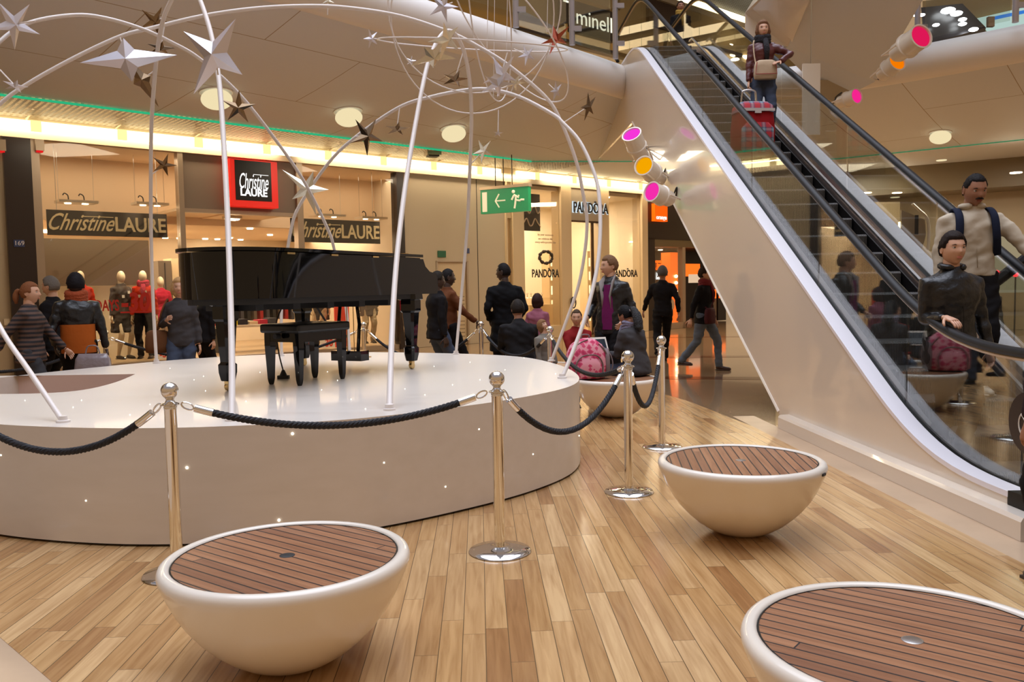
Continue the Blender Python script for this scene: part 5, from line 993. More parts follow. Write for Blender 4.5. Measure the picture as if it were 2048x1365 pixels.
fy = lambda x, y: fl(x, y, SH).y
ARC = {}
ARC[1] = arch([(127, 845), (60, 745), (0, 655), (-50, 540), (-80, 400), (-80, 260), (-50, 150), (0, 83), (60, 45), (150, 30), (215, 37), (285, 58), (340, 83), (400, 118), (480, 190), (560, 292), (612, 370), (656, 460), (668, 497), (690, 600), (700, 708)], fy(127, 845), fy(700, 712), 0.017, 0.017, 'white arch pole starting at the left stage edge and crossing to behind the piano')
ARC[2] = arch([(1103, 723), (1129, 653), (1156, 575), (1170, 501), (1174, 440), (1167, 393), (1153, 325), (1123, 246), (1092, 195), (1020, 133), (960, 95), (900, 65), (800, 32), (690, 15), (600, 12), (500, 18), (400, 33), (300, 57), (240, 73), (150, 115), (60, 165), (0, 208), (-80, 290), (-150, 420), (-185, 560), (-195, 750)], fy(1103, 723), 7.6, 0.017, 0.019, 'long white arch pole sweeping across the whole top from right to the left edge')
ARC[3] = arch([(1124, 757), (1146, 703), (1170, 636), (1192, 548), (1200, 477), (1199, 400), (1188, 345), (1160, 284), (1126, 246), (1106, 229), (1044, 196), (993, 181), (942, 179), (866, 193), (798, 215), (713, 273), (658, 325), (600, 410), (582, 460), (570, 540), (563, 620), (563, 710)], fy(1124, 757), fy(563, 712), 0.018, 0.018, 'white arch pole from the right stage edge bending low over the piano')
ARC[4] = arch([(463, 842), (464, 740), (461, 600), (455, 430), (447, 280), (440, 180), (432, 120), (420, 60), (400, 0), (380, -40), (362, -50), (345, -5), (328, 34), (318, 80), (311, 137), (305, 212), (302, 290), (302, 460), (306, 600), (313, 726)], fy(463, 842), fy(313, 727), 0.021, 0.018, 'thick white arch pole in front of the piano tail, carrying the big silver star')
ARC[5] = arch([(779, 821), (783, 690), (790, 560), (803, 430), (822, 300), (850, 150), (868, 95), (885, 68), (900, 62), (915, 75), (930, 110), (940, 170), (943, 240), (940, 330), (934, 460), (922, 600), (912, 708)], fy(779, 821), fy(912, 709), 0.021, 0.017, 'thick white arch pole right of the piano stool, peaking under the gold star')
M_sil = mat('star_silver', (0.74, 0.72, 0.78), 0.32, 0.7); M_gold2 = mat('star_pale_gold', (0.80, 0.74, 0.58), 0.25, 0.7); M_brz = mat('star_bronze', (0.26, 0.18, 0.11), 0.22, 0.95); M_red2 = mat('star_copper_red', (0.45, 0.12, 0.08), 0.25, 0.9)
def star(c, R, m, rot, label, stem=None, points=5, spikes=None):
    q = Matrix.Rotation(rot[2], 3, 'Z') @ Matrix.Rotation(rot[0], 3, 'X') @ Matrix.Rotation(rot[1], 3, 'Y')
    h = thing('star_ornament', label, 'star', c, group='folded metal stars on the arches and rings')
    n = points; vs = [Vector((0, 0.20*R, 0)), Vector((0, -0.20*R, 0))]
    for i in range(2*n):
        a = pi/2+pi*i/n; rr = R*(spikes[(i//2) % len(spikes)] if spikes else 1) if i % 2 == 0 else R*0.30; vs.append(Vector((rr*cos(a), 0, rr*sin(a))))
    fs = []
    for i in range(2*n):
        j = (i+1) % (2*n); fs += [(0, 2+i, 2+j), (1, 2+j, 2+i)]
    b = MB(); b.add([q @ v for v in vs], fs); b.build('star', m, h)
    if stem is not None: b = MB(); b.tube([c, stem], 0.006, 6); b.build('stem', M_pole, h, world=True)
def st(x, y, rpx, Y, m, rot, label, stem=None, **k):
    c = at(x, y, Y); s = at(stem[0], stem[1], Y+0.02) if stem else None; star(c, rpx/F_PX*Y, m, rot, label, s, **k)
st(431, 110, 82, 5.9, M_sil, (0.15, 0.66, -0.15), 'largest silver star fixed high on the thick pole at left', (436, 150), points=4, spikes=[1.0, .95, 1.1, .80])
st(255, 118, 78, 7.6, M_sil, (0.2, -0.10, 0.15), 'wide lilac silver star with long side points beside the largest star', (240, 75), points=4, spikes=[.50, 1.15, .55, 1.2])
st(284, 160, 46, 8.2, M_brz, (0.2, -0.5, 0.3), 'dark bronze star below the lilac silver star', (308, 142), points=4, spikes=[.9, .4, 1.25, .4])
st(28, 48, 50, 7.2, M_sil, (0.4, 0.5, 0.9), 'silver star at the top left corner', (70, 42))
st(310, 42, 32, 8.4, M_brz, (0.7, 0.3, 0.6), 'small dark star on the left high pole near the top edge', (330, 34))
st(322, 96, 28, 8.6, M_brz, (1.35, 0.2, 0.3), 'flat bronze star lying on edge just left of the largest star', (330, 45))
st(30, 172, 24, 6.6, M_sil, (1.2, 0.4, 0.3), 'small silver star at the left edge below the corner star', (0, 140))
st(477, 215, 34, 7.6, M_brz, (0.3, 0.1, 0.2), 'bronze star hanging below the largest silver star', (480, 190))
st(328, 330, 25, 9.8, M_brz, (0.5, 0.3, 0.5), 'small brown star high beside the left shop window', (303, 350))
st(615, 378, 46, 9.3, M_gold2, (0.1, 0.35, 0.2), 'pale gold star where two poles cross right of the red sign', None, points=5, spikes=[.8, 1.3, .8, 1.2, .9])
st(733, 272, 40, 9.0, M_brz, (0.2, 0.5, 0.7), 'bronze star behind the low arch above the right shop window', (711, 273))
st(794, 258, 26, 8.9, M_brz, (1.2, 0.1, 0.2), 'flat dark star hanging from the low arch left of the thick pole', (799, 216))
st(893, 78, 44, 6.9, M_gold2, (0.5, 0.6, 0.9), 'white gold star at the peak of the thick right pole', None, spikes=[.8, .8, 1.1, 1, 1])
st(866, 112, 50, 7.3, M_gold2, (0.9, 0.3, 0.5), 'dark gold star just below the white gold one', None, spikes=[1, .6, 1, .6, 1])
st(910, 158, 30, 8.6, M_brz, (1.2, 0.2, 0.2), 'flat bronze star hanging right of the thick pole', (926, 105))
st(742, 77, 20, 8.6, M_sil, (0.3, 0.7, 0.9), 'small silver star at the left tip of the flat ring', (754, 78))
st(822, 122, 11, 8.8, M_sil, (0.2, 0.2, 0.2), 'tiny white star left of the dark gold star')
st(886, 12, 32, 8.2, M_sil, (0.4, 0.3, 0.3), 'grey silver star on the rings at the top edge', (905, 5))
st(1002, 150, 46, 8.3, M_sil, (0.5, 0.4, 0.8), 'large silver star among the rings', (1015, 105))
st(995, 168, 38, 8.1, M_sil, (1.0, 0.2, 0.4), 'lilac silver star just under the large star of the rings', None)
st(1030, 165, 22, 8.6, M_gold2, (0.9, 0.3, 0.3), 'small pale gold star right of the large star of the rings', (1020, 190))
st(1054, 110, 22, 8.7, M_sil, (0.4, 0.6, 0.6), 'small grey star on the flat ring', (1028, 98))
st(1112, 78, 36, 8.5, M_red2, (0.8, 0.4, 0.8), 'copper red star on the right side of the rings', (1120, 80))
st(1112, 182, 22, 9.0, M_sil, (0.3, 0.7, 1.0), 'small silver star right below the rings', (1097, 168))
st(1177, 213, 30, 8.6, M_brz, (0.3, 0.7, 1.0), 'bronze star on a rod right of the big arch', (1128, 245))
st(966, 302, 26, 9.8, M_gold2, (0.3, 0.6, 0.7), 'gold star on a rod near the exit sign', (942, 328))
st(996, 267, 11, 9.0, M_sil, (0.9, 0.1, 0.1), 'tiny white star hanging on a wire under the rings', (997, 220))
st(656, 2, 14, 8.5, M_gold2, (0.3, 0.4, 0.6), 'small pale star cut by the top edge on the long arch', (655, 30))
RG = thing('ring_mobile', 'hanging mobile of thin white intersecting rings', 'mobile', at(950, 30, 8.5)); Y = 8.5
def ring(cx, cy, rx, ry, tilt, Y, dep, r=0.0075):
    P = []
    for i in range(64):
        a = 2*pi*i/64; x = rx*cos(a); y = ry*sin(a); P.append(at(cx+x*cos(tilt)-y*sin(tilt), cy+x*sin(tilt)+y*cos(tilt), Y+dep*sin(a+0.4)))
    b = MB(); b.tube(P, r, 7, closed=True); b.build('ring', M_pole, RG, world=True)
ring(949, 8, 173, 178, 0, 8.5, 0.25); ring(945, 28, 163, 199, 0, 8.6, 0.45); ring(945, 89, 190, 10, 0.055, 8.5, 0.85); ring(978, -2, 40, 206, -0.10, 8.5, 0.8); ring(1020, 60, 175, 62, 0.92, 8.5, 0.6)
for k, (x, y0, y1) in enumerate([(977, -60, 100), (1016, -60, 100), (990, -60, 195), (1097, -60, 65)]):
    b = MB(); b.tube([at(x, y0, 8.5), at(x-3, y1, 8.5)], 0.003, 5); b.build('wire', M_pole, RG, world=True)
# ================================================================= PEOPLE
from mathutils import noise as NZ
def remeshed(mb, vox, smooth=4, fac=0.5, fold=0.0):
    me = mb.mesh('tmp', M_mblack); o = bpy.data.objects.new('tmp', me); COL.objects.link(o)
    r = o.modifiers.new('r', 'REMESH'); r.mode = 'VOXEL'; r.voxel_size = vox; r.use_smooth_shade = True
    s = o.modifiers.new('s', 'SMOOTH'); s.factor = fac; s.iterations = smooth
    ev = o.evaluated_get(bpy.context.evaluated_depsgraph_get()); m2 = ev.to_mesh()
    vs = [v.co+v.normal*fold*(NZ.noise(Vector((v.co.x*5+v.co.z*4, v.co.y*5, v.co.z*13-v.co.x*7)))+0.45*NZ.noise(Vector((v.co.x*16-v.co.z*9, v.co.y*14, v.co.z*24)))) if fold else v.co.copy() for v in m2.vertices]; fs = [tuple(p.vertices) for p in m2.polygons]; ev.to_mesh_clear()
    bpy.data.objects.remove(o); bpy.data.meshes.remove(me); return vs, fs
def put(name, vs, fs, mats, parent, extra=None):
    b = MB(); b.add(vs, fs, 0, True)
    if extra: extra(b)
    me = bpy.data.meshes.new(name); me.from_pydata([tuple(p) for p in b.v], [], b.f)
    for m_ in (mats if isinstance(mats, (list, tuple)) else [mats]): me.materials.append(m_)
    me.polygons.foreach_set('material_index', b.m); me.polygons.foreach_set('use_smooth', [True]*len(b.f)); me.update()
    o = bpy.data.objects.new(name, me); COL.objects.link(o); o.parent = parent; return o
def ik(a, c, l1, l2, hint):
    v = c-a; d = min(v.length, (l1+l2)*0.995); v.normalize(); c = a+v*d
    x = (l1*l1-l2*l2+d*d)/(2*d); h = sqrt(max(0, l1*l1-x*x)); n = hint-v*hint.dot(v); n.normalize(); return a+v*x+n*h, c
def ell(c, rx, ry, X, Y, n=20, p=2.4):
    out = []
    for k in range(n):
        w = 2*pi*k/n; cw, sw = cos(w), sin(w); out.append(c+X*(rx*abs(cw)**(2/p)*(1 if cw > 0 else -1))+Y*(ry*abs(sw)**(2/p)*(1 if sw > 0 else -1)))
    return out
def head_pt(d, fem=False):
    x, y, z = d.x*0.073, d.y*0.094, d.z*0.116
    if z < 0:
        t = -z/0.116; x *= 1-(0.36 if fem else 0.28)*t**1.7
        if y > 0: y *= 1-0.42*t
    if d.y < 0:
        g = lambda v, c, s: exp(-((v-c)/s)**2)
        p = max(0, min(1, (0.026-z)/0.052)); pr = 0.025*p**1.3 if z > -0.026 else 0.025*g(z, -0.026, 0.007)
        dy = -g(x, 0, 0.0125)*pr*(-d.y)
        dy += 0.009*g(abs(x), 0.031, 0.016)*g(z, 0.012, 0.012)
        dy -= 0.005*g(z, 0.031, 0.009)*g(x, 0, 0.045)
        dy -= 0.004*g(x, 0, 0.022)*g(z, -0.056, 0.010)
        dy += 0.004*g(x, 0, 0.03)*g(z, -0.076, 0.008)
        dy -= 0.007*g(x, 0, 0.022)*g(z, -0.098, 0.014)
        dy -= 0.004*g(abs(x), 0.045, 0.016)*g(z, -0.018, 0.02)
        y += dy
    return Vector((x, y, z))
def hair_off(d, style):
    p = head_pt(d); x, y, z = p
    lim = {'short': (0.060, -0.040, 0.004, -0.055), 'bob': (0.062, -0.045, -0.10, -0.115), 'tail': (0.062, -0.030, -0.005, -0.06), 'fringe': (0.040, -0.055, -0.07, -0.10), 'crop': (0.066, -0.040, 0.012, -0.05), 'hat': (0.045, -0.05, -0.01, -0.05)}[style]
    th = {'short': 0.014, 'bob': 0.020, 'tail': 0.010, 'fringe': 0.019, 'crop': 0.006, 'hat': 0.020}[style]
    if y < lim[1]: need = lim[0]
    elif y < 0.02: need = lim[2]
    else: need = lim[3]
    w = max(0.0, min(1.0, (z-need)/0.012)); return p, w, th
def add_head(b, C, R, s, fem, gl=False):
    n, m = 44, 34; vs = []; fs = []
    for i in range(m+1):
        a = pi*i/m
        for k in range(n):
            w = 2*pi*k/n; vs.append(C+R @ (head_pt(Vector((sin(a)*cos(w), sin(a)*sin(w), -cos(a))), fem)*s))
    for i in range(m):
        for k in range(n): fs.append((i*n+k, i*n+(k+1) % n, (i+1)*n+(k+1) % n, (i+1)*n+k))
    b.add(vs, fs, 0, True); T = lambda x, y, z: C+R @ (Vector((x, y, z))*s)
    for sx in (-1, 1):
        b.ball(T(sx*0.031, -0.0715, 0.012), 0.0115*s, 12, 8, mi=2); b.ball(T(sx*0.031, -0.0795, 0.012), 0.0055*s, 8, 6, mi=3)
        b.tube([T(sx*0.017, -0.0865, 0.028), T(sx*0.031, -0.0855, 0.032), T(sx*0.047, -0.076, 0.028)], [0.0022*s, 0.0030*s, 0.0018*s], 6, mi=4)
        b.tube([T(sx*0.019, -0.080, 0.018), T(sx*0.031, -0.0835, 0.0215), T(sx*0.043, -0.077, 0.018)], 0.0028*s, 6, mi=0)
        b.tube([T(sx*0.072, 0.012+0.016*cos(q), 0.0+0.026*sin(q)) for q in [2*pi*i/10 for i in range(10)]], 0.006*s, 6, mi=0, closed=True); b.ball(T(sx*0.070, 0.012, 0), 0.014*s, 8, 6, mi=0, sc=(.5, 1, 1.5))
    b.ball(T(0, -0.0885, -0.0525), 0.006*s, 12, 6, mi=1, sc=(3.4, 1, .8), M=R); b.ball(T(0, -0.0880, -0.0600), 0.0065*s, 12, 6, mi=1, sc=(2.9, 1, .8), M=R)
def add_hand(b, Wp, d, nrm, side, s=1.0, curl=0.35, spread=0.10, mi=0):
    d = d.normalized(); nrm = (nrm-d*nrm.dot(d)).normalized(); u = d.cross(nrm)*side   # u points towards the thumb
    R = []
    for t, w, h in [(0, .026, .019), (.02, .030, .018), (.05, .040, .017), (.08, .042, .015), (.095, .038, .012)]: R.append(ell(Wp+d*t*s, w*s, h*s, u, nrm, 12))
    b.rings(R, mi=mi)
    for i, (o, L, r) in enumerate([(.030, .070, .0092), (.010, .078, .0095), (-.010, .073, .0090), (-.029, .058, .0080)]):
        p = Wp+(d*.088+u*o)*s; dr = (d+u*(spread*(1.5-i)*0.7)).normalized(); P = [p]; a = curl*(1+0.15*i)
        for k, f in enumerate((.45, .32, .23)):
            dr = (dr*cos(a)-nrm*sin(a)).normalized(); p = p+dr*L*f*s; P.append(p)
        b.tube(P, [r*s, r*s, r*.92*s, r*.7*s], 8, mi=mi)
    p = Wp+(d*.025+u*.026)*s; dr = (d*.55+u*.8-nrm*.25).normalized(); P = [p]
    for k, f in enumerate((.040, .032, .026)):
        p = p+dr*f*s; P.append(p); dr = (dr+d*.45-nrm*curl*.6).normalized()
    b.tube(P, [.013*s, .011*s, .010*s, .007*s], 8, mi=mi)
def cloth(name, col, rough=0.8, coat=0.0, st=0.5, sc=7): return mat(name, col, rough, bump=(sc, st), coat=coat, spec=0.5 if coat else 0.12)
def stripes(name, c1, c2, scale, axis='Z'):
    if name in MATS: return MATS[name]
    m = bpy.data.materials.new(name); m.use_nodes = True; n = m.node_tree; b = n.nodes['Principled BSDF']; t = n.nodes.new('ShaderNodeTexCoord'); w = n.nodes.new('ShaderNodeTexWave'); w.bands_direction = axis; w.inputs['Scale'].default_value = scale; w.inputs['Distortion'].default_value = 0.8; w.inputs['Detail Scale'].default_value = 0.5
    r = n.nodes.new('ShaderNodeValToRGB'); r.color_ramp.interpolation = 'CONSTANT'; r.color_ramp.elements[0].color = (*c1, 1); r.color_ramp.elements[1].color = (*c2, 1); r.color_ramp.elements[1].position = 0.5
    n.links.new(t.outputs['Object'], w.inputs['Vector']); n.links.new(w.outputs['Fac'], r.inputs[0]); n.links.new(r.outputs[0], b.inputs['Base Color']); b.inputs['Roughness'].default_value = 0.85; MATS[name] = m; return m
SKIN = {'light': (0.60, 0.34, 0.22), 'mid': (0.32, 0.145, 0.082), 'dark': (0.055, 0.028, 0.018), 'mannequin': (0.85, 0.72, 0.5)}
M_eye = mat('eye_white', (0.55, 0.52, 0.48), 0.3); M_iris = mat('iris_dark', (0.02, 0.015, 0.01), 0.2)
def skin(k): return mat('skin_'+k, SKIN[k], 0.5)
def person(label, x, y, z0, H, rz, top=None, legs=None, hair=None, skin_='light', fem=False, lean=0.0, sit=None, hands=None, feet=None, head=(0, 0), build=1.0,
           hem=-0.06, flare=1.0, style='short', shoe=(0.02, 0.015, 0.012), detail=True, name='person', cat='person', curl=(0.35, 0.35), group=None, sleeve=True, neckh=0.50, skirt=None, elb=None, handdir=None, extra=None, egg=False, vox=0.016):
    s = H/1.75; root = thing(name, label, cat, (x, y, z0), rz, group); X = Vector((1, 0, 0)); F = Vector((0, -1, 0)); UZ = Vector((0, 0, 1))
    up = Vector((0, -sin(lean), cos(lean))); fwd = Vector((0, -cos(lean), -sin(lean)))
    pz = (sit if sit is not None else 0.945*s); P = Vector((0, 0, pz)); sk = skin(skin_)
    sw, hw = (0.158, 0.160) if fem else (0.180, 0.150); sw *= build; hw *= build
    prof = [(-.11, hw*.92, .105), (-.02, hw, .118), (.08, hw*.93, .108), (.18, hw*(.80 if fem else .90), .098), (.28, sw*.86, .112), (.36, sw*.93, .118 if not fem else .122), (.41, sw*.86, .105), (.445, sw*.70, .092), (.475, sw*.50, .080), (.50, sw*.36, .068), (.535, .056, .058), (.60, .052, .056)]
    mb = MB(); mb.rings([ell(P+up*h*s, a*s, c*s*(build**.5), X, fwd) for h, a, c in prof])
    S_ = [P+up*0.425*s+X*sx*(sw-0.012)*s for sx in (-1, 1)]; Hp = [P-up*0.04*s+X*sx*0.088*s for sx in (-1, 1)]
    hands = hands or [Vector((-.235, -.03, .80)), Vector((.235, -.03, .80))]; hands = [Vector(h)*1.0 for h in hands]
    feet = feet or [Vector((-.10, 0.02, .085)), Vector((.10, -0.0, .085))]; feet = [Vector(f) for f in feet]
    elb = elb or [Vector((-.4, .8, -.3)), Vector((.4, .8, -.3))]
    arms = []; lg = []
    for i in (0, 1):
        e, w = ik(S_[i], hands[i]*s, 0.285*s, 0.255*s, Vector(elb[i])); arms.append((S_[i], e, w))
        k, a = ik(Hp[i], feet[i]*s, 0.44*s, 0.425*s, Vector((0.06*(i*2-1), -1, 0.15))); lg.append((Hp[i], k, a))
        mb.tube([S_[i]-X*(i*2-1)*.04*s, S_[i], S_[i].lerp(e, .5), e, e.lerp(w, .35), w], [.05*s, .054*s, .046*s, .037*s, .037*s, .024*s], 12)
        mb.tube([Hp[i]+up*.04*s, Hp[i].lerp(k, .3), k, k.lerp(a, .3), k.lerp(a, .65), a], [.088*s, .084*s, .055*s, .056*s, .044*s, .034*s], 12)
        mb.tube([a+Vector((0, .035, -.03))*s, a+Vector((0, -.05, -.045))*s, a+Vector((0, -.16, -.06))*s], [.034*s, .036*s, .024*s], 10, flat=.8)
    vs, fs = remeshed(mb, 0.02*s)
    Rh = Matrix.Rotation(head[0], 3, 'Z') @ Matrix.Rotation(head[1], 3, 'X'); nk = P+up*.545*s; hs = s*1.07; C = nk+(Rh @ Vector((0, -.018, .117)))*s
    M_h = mat('hair_%d_%d_%d' % tuple(int(c*255) for c in (hair or (0, 0, 0))), hair or (0.02, 0.015, 0.01), 0.65, bump=(45, 0.3), spec=0.12)
    def ex(b):
        b.tube([P+up*.50*s, nk, C-(Rh @ Vector((0, -.012, .035)))*s], [.060*s, .053*s, .053*s], 14)
        if egg: b.ball(C, .118*s, 20, 14, sc=(.62, .72, 1)); 
        else: add_head(b, C, Rh, hs, fem)
        for i in (0, 1):
            w = arms[i][2]; dr = (w-arms[i][1]).normalized(); nm = Vector((-(i*2-1), 0, 0))
            if handdir and handdir[i]: dr, nm = Vector(handdir[i][0]), Vector(handdir[i][1])
            add_hand(b, w, dr, -nm if False else nm*-1.0, -(i*2-1), s*(.95 if not fem else .88), curl[i])
    put('body', vs, fs, [sk, mat('lips_'+skin_, [c*f for c, f in zip(SKIN[skin_], (.85, .5, .5))], 0.45), M_eye, M_iris, M_h], root, ex)
    def garment(nm, m_, fn, v=vox, sm=4):
        g = MB(); fn(g); a, c = remeshed(g, v*s, sm, fold=0.014*s); return put(nm, a, c, m_, root)
    if legs is not None:
        def f(g):
            g.rings([ell(P+up*h*s, (a+.012)*s, (c+.012)*s*(build**.5), X, fwd) for h, a, c in prof[:3]])
            for i in (0, 1):
                h0, k, a = lg[i]; fl_ = 1.0
                g.tube([h0+up*.05*s, h0.lerp(k, .3), k, k.lerp(a, .4), k.lerp(a, .8), a+Vector((0, .005, -.035))*s], [.100*s*build, .098*s*build, .073*s, .066*s, .062*s, .064*s], 14)
        garment('trousers', legs, f)
    if skirt is not None:
        def f(g): g.rings([ell(P+UZ*h*s, (hw+w_)*s, (.12+w_)*s, X, F) for h, w_ in [(.08, .0), (-.05, .015), (-.2, .03), (-.42, .06)]])
        garment('skirt', skirt, f)
    if top is not None:
        def f(g):
            R = []
            if hem < -.12: R += [ell(P+(UZ*hem if sit is None else up*hem)*s, (hw*1.02+.05)*s*flare, (.15)*s*flare, X, F if sit is None else fwd), ell(P+UZ*(hem*.5)*s, (hw+.042)*s*flare**.5, .145*s, X, F if sit is None else fwd)]
            else: R += [ell(P+up*(hem)*s, (hw+.026)*s*flare, .138*s*flare, X, fwd)]
            R += [ell(P+up*h*s, (a+.022)*s, (c+.022)*s*(build**.5), X, fwd) for h, a, c in prof if h > max(hem, -.05)+.02 and h < neckh]
            R += [ell(P+up*neckh*s, .088*s, .085*s, X, fwd), ell(P+up*(neckh+.035)*s, .074*s, .074*s, X, fwd)]
            g.rings(R)
            if sleeve:
                for i in (0, 1):
                    a, e, w = arms[i]; g.tube([a-X*(i*2-1)*.05*s, a, a.lerp(e, .5), e, e.lerp(w, .5), e.lerp(w, .93)], [.064*s, .068*s, .060*s, .053*s, .047*s, .040*s], 14)
        garment('jacket' if hem < 0 else 'top', top, f)
    for i in (0, 1):
        a = lg[i][2]; g = MB(); dn = Vector((0, 0, -1)); g.tube([a+Vector((0, .05, -.045))*s, a+Vector((0, .0, -.040))*s, a+Vector((0, -.09, -.052))*s, a+Vector((0, -.17, -.060))*s, a+Vector((0, -.20, -.064))*s], [.030*s, .043*s, .040*s, .034*s, .018*s], 12, flat=.85)
        g.box(a+Vector((0, -.07, -.077))*s, (.075*s, .25*s, .016*s)); v2, f2 = g.v, g.f; put('shoe', v2, f2, mat('shoe_%d' % int(shoe[0]*1000), shoe, 0.45), root)
    if not egg and hair is not None:
        b = MB(); n, m_ = 40, 30; V = []; Fs = []
        for i in range(m_+1):
            a = pi*i/m_
            for k in range(n):
                w = 2*pi*k/n; d = Vector((sin(a)*cos(w), sin(a)*sin(w), -cos(a))); p, wt, th = hair_off(d, style)
                wob = 0.0025*sin(k*2.7+i*1.3)+0.002*sin(k*5.1-i*2.2); q = p*(1-0.12*(1-wt))+d*(th+wob)*wt; V.append(C+Rh @ (q*hs))
        for i in range(m_):
            for k in range(n): Fs.append((i*n+k, i*n+(k+1) % n, (i+1)*n+(k+1) % n, (i+1)*n+k))
        b.add(V, Fs, 0, True); T = lambda x_, y_, z_: C+Rh @ (Vector((x_, y_, z_))*s)
        if style in ('bob', 'fringe'):
            b.ball(T(0, .030, -.045), .105*s, 18, 12, sc=(.86, .70, .95), M=Rh)
            if style == 'bob':
                for sx in (-1, 1): b.tube([T(sx*.075, -.02, .03), T(sx*.088, -.012, -.03), T(sx*.082, -.015, -.09)], [.022*s, .026*s, .016*s], 8)
        if style == 'tail': b.tube(spline([T(0, .095, .03), T(0, .135, .02), T(0, .155, -.04), T(0, .15, -.12)], 3), [.018*s]*2+[.030*s]*3+[.034*s]*3+[.020*s]*2, 8)
        o = put('hair' if style != 'hat' else 'knitted_cap', b.v, b.f, M_h, root)
    if extra: extra(root, s, P, up, C, Rh, arms, lg, S_)
    return root, dict(s=s, C=C, Rh=Rh, arms=arms, P=P)
def cm(n, c, **k): return cloth('cloth_'+n, c, **k)
JEANS = cm('jeans', (0.055, 0.07, 0.11)); JEANSL = cm('jeans_light', (0.12, 0.15, 0.20)); BLK = cm('black', (0.010, 0.009, 0.010)); LEA = cloth('black_leather', (0.006, 0.006, 0.007), 0.40, coat=0.06, sc=14, st=0.7)
def bag(root, c, dx, dy, dz, m, strap=None, nm='shoulder_bag'):
    b = MB(); b.rings([ell(Vector(c)+Vector((0, 0, z*dz)), dx*w, dy*w, Vector((1, 0, 0)), Vector((0, 1, 0)), 16, 3.0) for z, w in [(-.5, .80), (-.46, .97), (-.2, 1.02), (.2, .97), (.42, .85), (.5, .6)]]); o = b.build(nm, m, root, ang=60)
    if strap: b = MB(); b.tube(spline(strap, 5), 0.013, 6, flat=.5); b.build('strap', m, o)
def walkfeet(a=.28, lift=.10): return [Vector((-.09, -a, .085)), Vector((.09, a, .085+lift))]
def PX(x, Y): p = at(x, 540, Y); return p.x
# --- left group
person('woman with auburn ponytail and striped sweater walking right at the left frame edge', PX(54, 9.3), 9.3, 0, 1.66, radians(98), stripes('striped_knit', (0.10, 0.055, 0.04), (0.015, 0.012, 0.014), 6.5), cm('grey_trousers', (0.05, 0.05, 0.055)), (0.20, 0.075, 0.03), fem=True, style='tail', hem=-.14, hands=[(-.24, .30, .92), (.22, -.30, .93)], feet=walkfeet(), head=(0.05, 0.0))
person('grey-haired man in dark jacket facing left beside the person in the dark cap', PX(103, 10.7), 10.7, 0, 1.75, radians(-95), BLK, BLK, (0.16, 0.14, 0.12), hem=-.16, head=(0, .05))
def scarf(col, r=0.05):
    m = mat('scarf_%d' % int(col[0]*1000), col, 0.9, bump=(40, .8))
    def f(root, s, P, up, C, Rh, arms, lg, S_):
        c = P+up*.52*s; b = MB()
        for k in range(3): b.tube([c+Vector((.082*cos(q)*s, .075*sin(q)*s-.01, (.012*sin(q*2+k)+.03*(k-1))*s)) for q in [2*pi*i/16 for i in range(16)]], r*.75*s, 8, closed=True)
        b.tube([c+Vector((.02, -.10, .0))*s, c+Vector((.03, -.15, -.15))*s, c+Vector((.03, -.15, -.32))*s], [.04*s, .045*s, .03*s], 8, flat=.6); put('scarf', b.v, b.f, m, root)
    return f
def ex3(root, s, P, up, C, Rh, arms, lg, S_):
    scarf((0.30, 0.05, 0.01), .06)(root, s, P, up, C, Rh, arms, lg, S_)
    b = MB(); b.rings([ell(P+up*h*s, .185*s, .155*s, Vector((1, 0, 0)), Vector((0, -1, 0))) for h in (-.13, -.05, .1, .2)]); b.build('sweater_hem', cm('orange_knit', (0.42, 0.10, 0.015)), root)
w3, i3 = person('person in a dark cap, orange scarf and black jacket seen from behind at the left', PX(150, 9.85), 9.85, 0, 1.76, radians(-150), LEA, BLK, (0.012, 0.010, 0.012), 'dark', style='hat', build=1.08, hem=-.02, hands=[(-.30, .02, .78), (.24, -.10, 0.90)], extra=ex3)
h = thing('plastic_bag', 'grey shiny plastic carrier bag held low by the person in the dark cap', 'bag', (PX(177, 9.35), 9.35, 0.42))
b = MB(); b.rings([ell(Vector((0, 0, z)), w, d, Vector((1, 0, 0)), Vector((0, 1, 0)), 16, 3.2) for z, w, d in [(0, .17, .06), (.03, .20, .08), (.2, .21, .085), (.36, .19, .06), (.42, .16, .02)]]); b.build('bag_body', cloth('grey_plastic', (0.22, 0.18, 0.19), 0.22, coat=.5, sc=9, st=.9), h, ang=70)
b = MB(); b.tube(spline([(-.08, 0, .41), (-.05, 0, .50), (.05, 0, .50), (.08, 0, .41)], 5), .008, 6); b.build('handle', MATS['grey_plastic'], h)
b = MB(); b.tube([(.05+.03*cos(q), -.088, .23+.022*sin(q)) for q in [2*pi*i/14 for i in range(14)]], .004, 5, closed=True); b.tube([(.10, -.09, .225), (.13, -.09, .24), (.16, -.085, .225)], .004, 5); b.build('printed_mark', mat('print_white', (.7, .7, .7)), h)
def ex4(root, s, P, up, C, Rh, arms, lg, S_): bag(root, (-.30*s, .02, .90*s), .16*s, .09*s, .30*s, cm('tan_leather', (0.16, 0.07, 0.03)), [(-.30*s, .0, 1.05*s), (-.22*s, -.07, 1.30*s), (-.15*s, .0, 1.46*s), (-.2*s, .1, 1.3*s), (-.30*s, .05, 1.05*s)])
person('blonde woman with a brown shoulder bag standing between the shop window and the piano tail', PX(357, 10.9), 10.9, 0, 1.70, radians(12), cm('dark_grey_jacket', (0.055, 0.050, 0.052)), JEANS, (0.50, 0.30, 0.13), fem=True, style='bob', hem=-.12, hands=[(-.14, -.20, 1.19), (.24, -.05, .80)], feet=walkfeet(.18), extra=ex4, head=(.1, 0))
person('shopper in dark clothes bent over the display table behind the blonde woman', PX(398, 12.6), 12.6, 0, 1.62, radians(150), BLK, BLK, (0.05, 0.03, 0.02), fem=True, style='tail', hem=-.14, lean=.25)
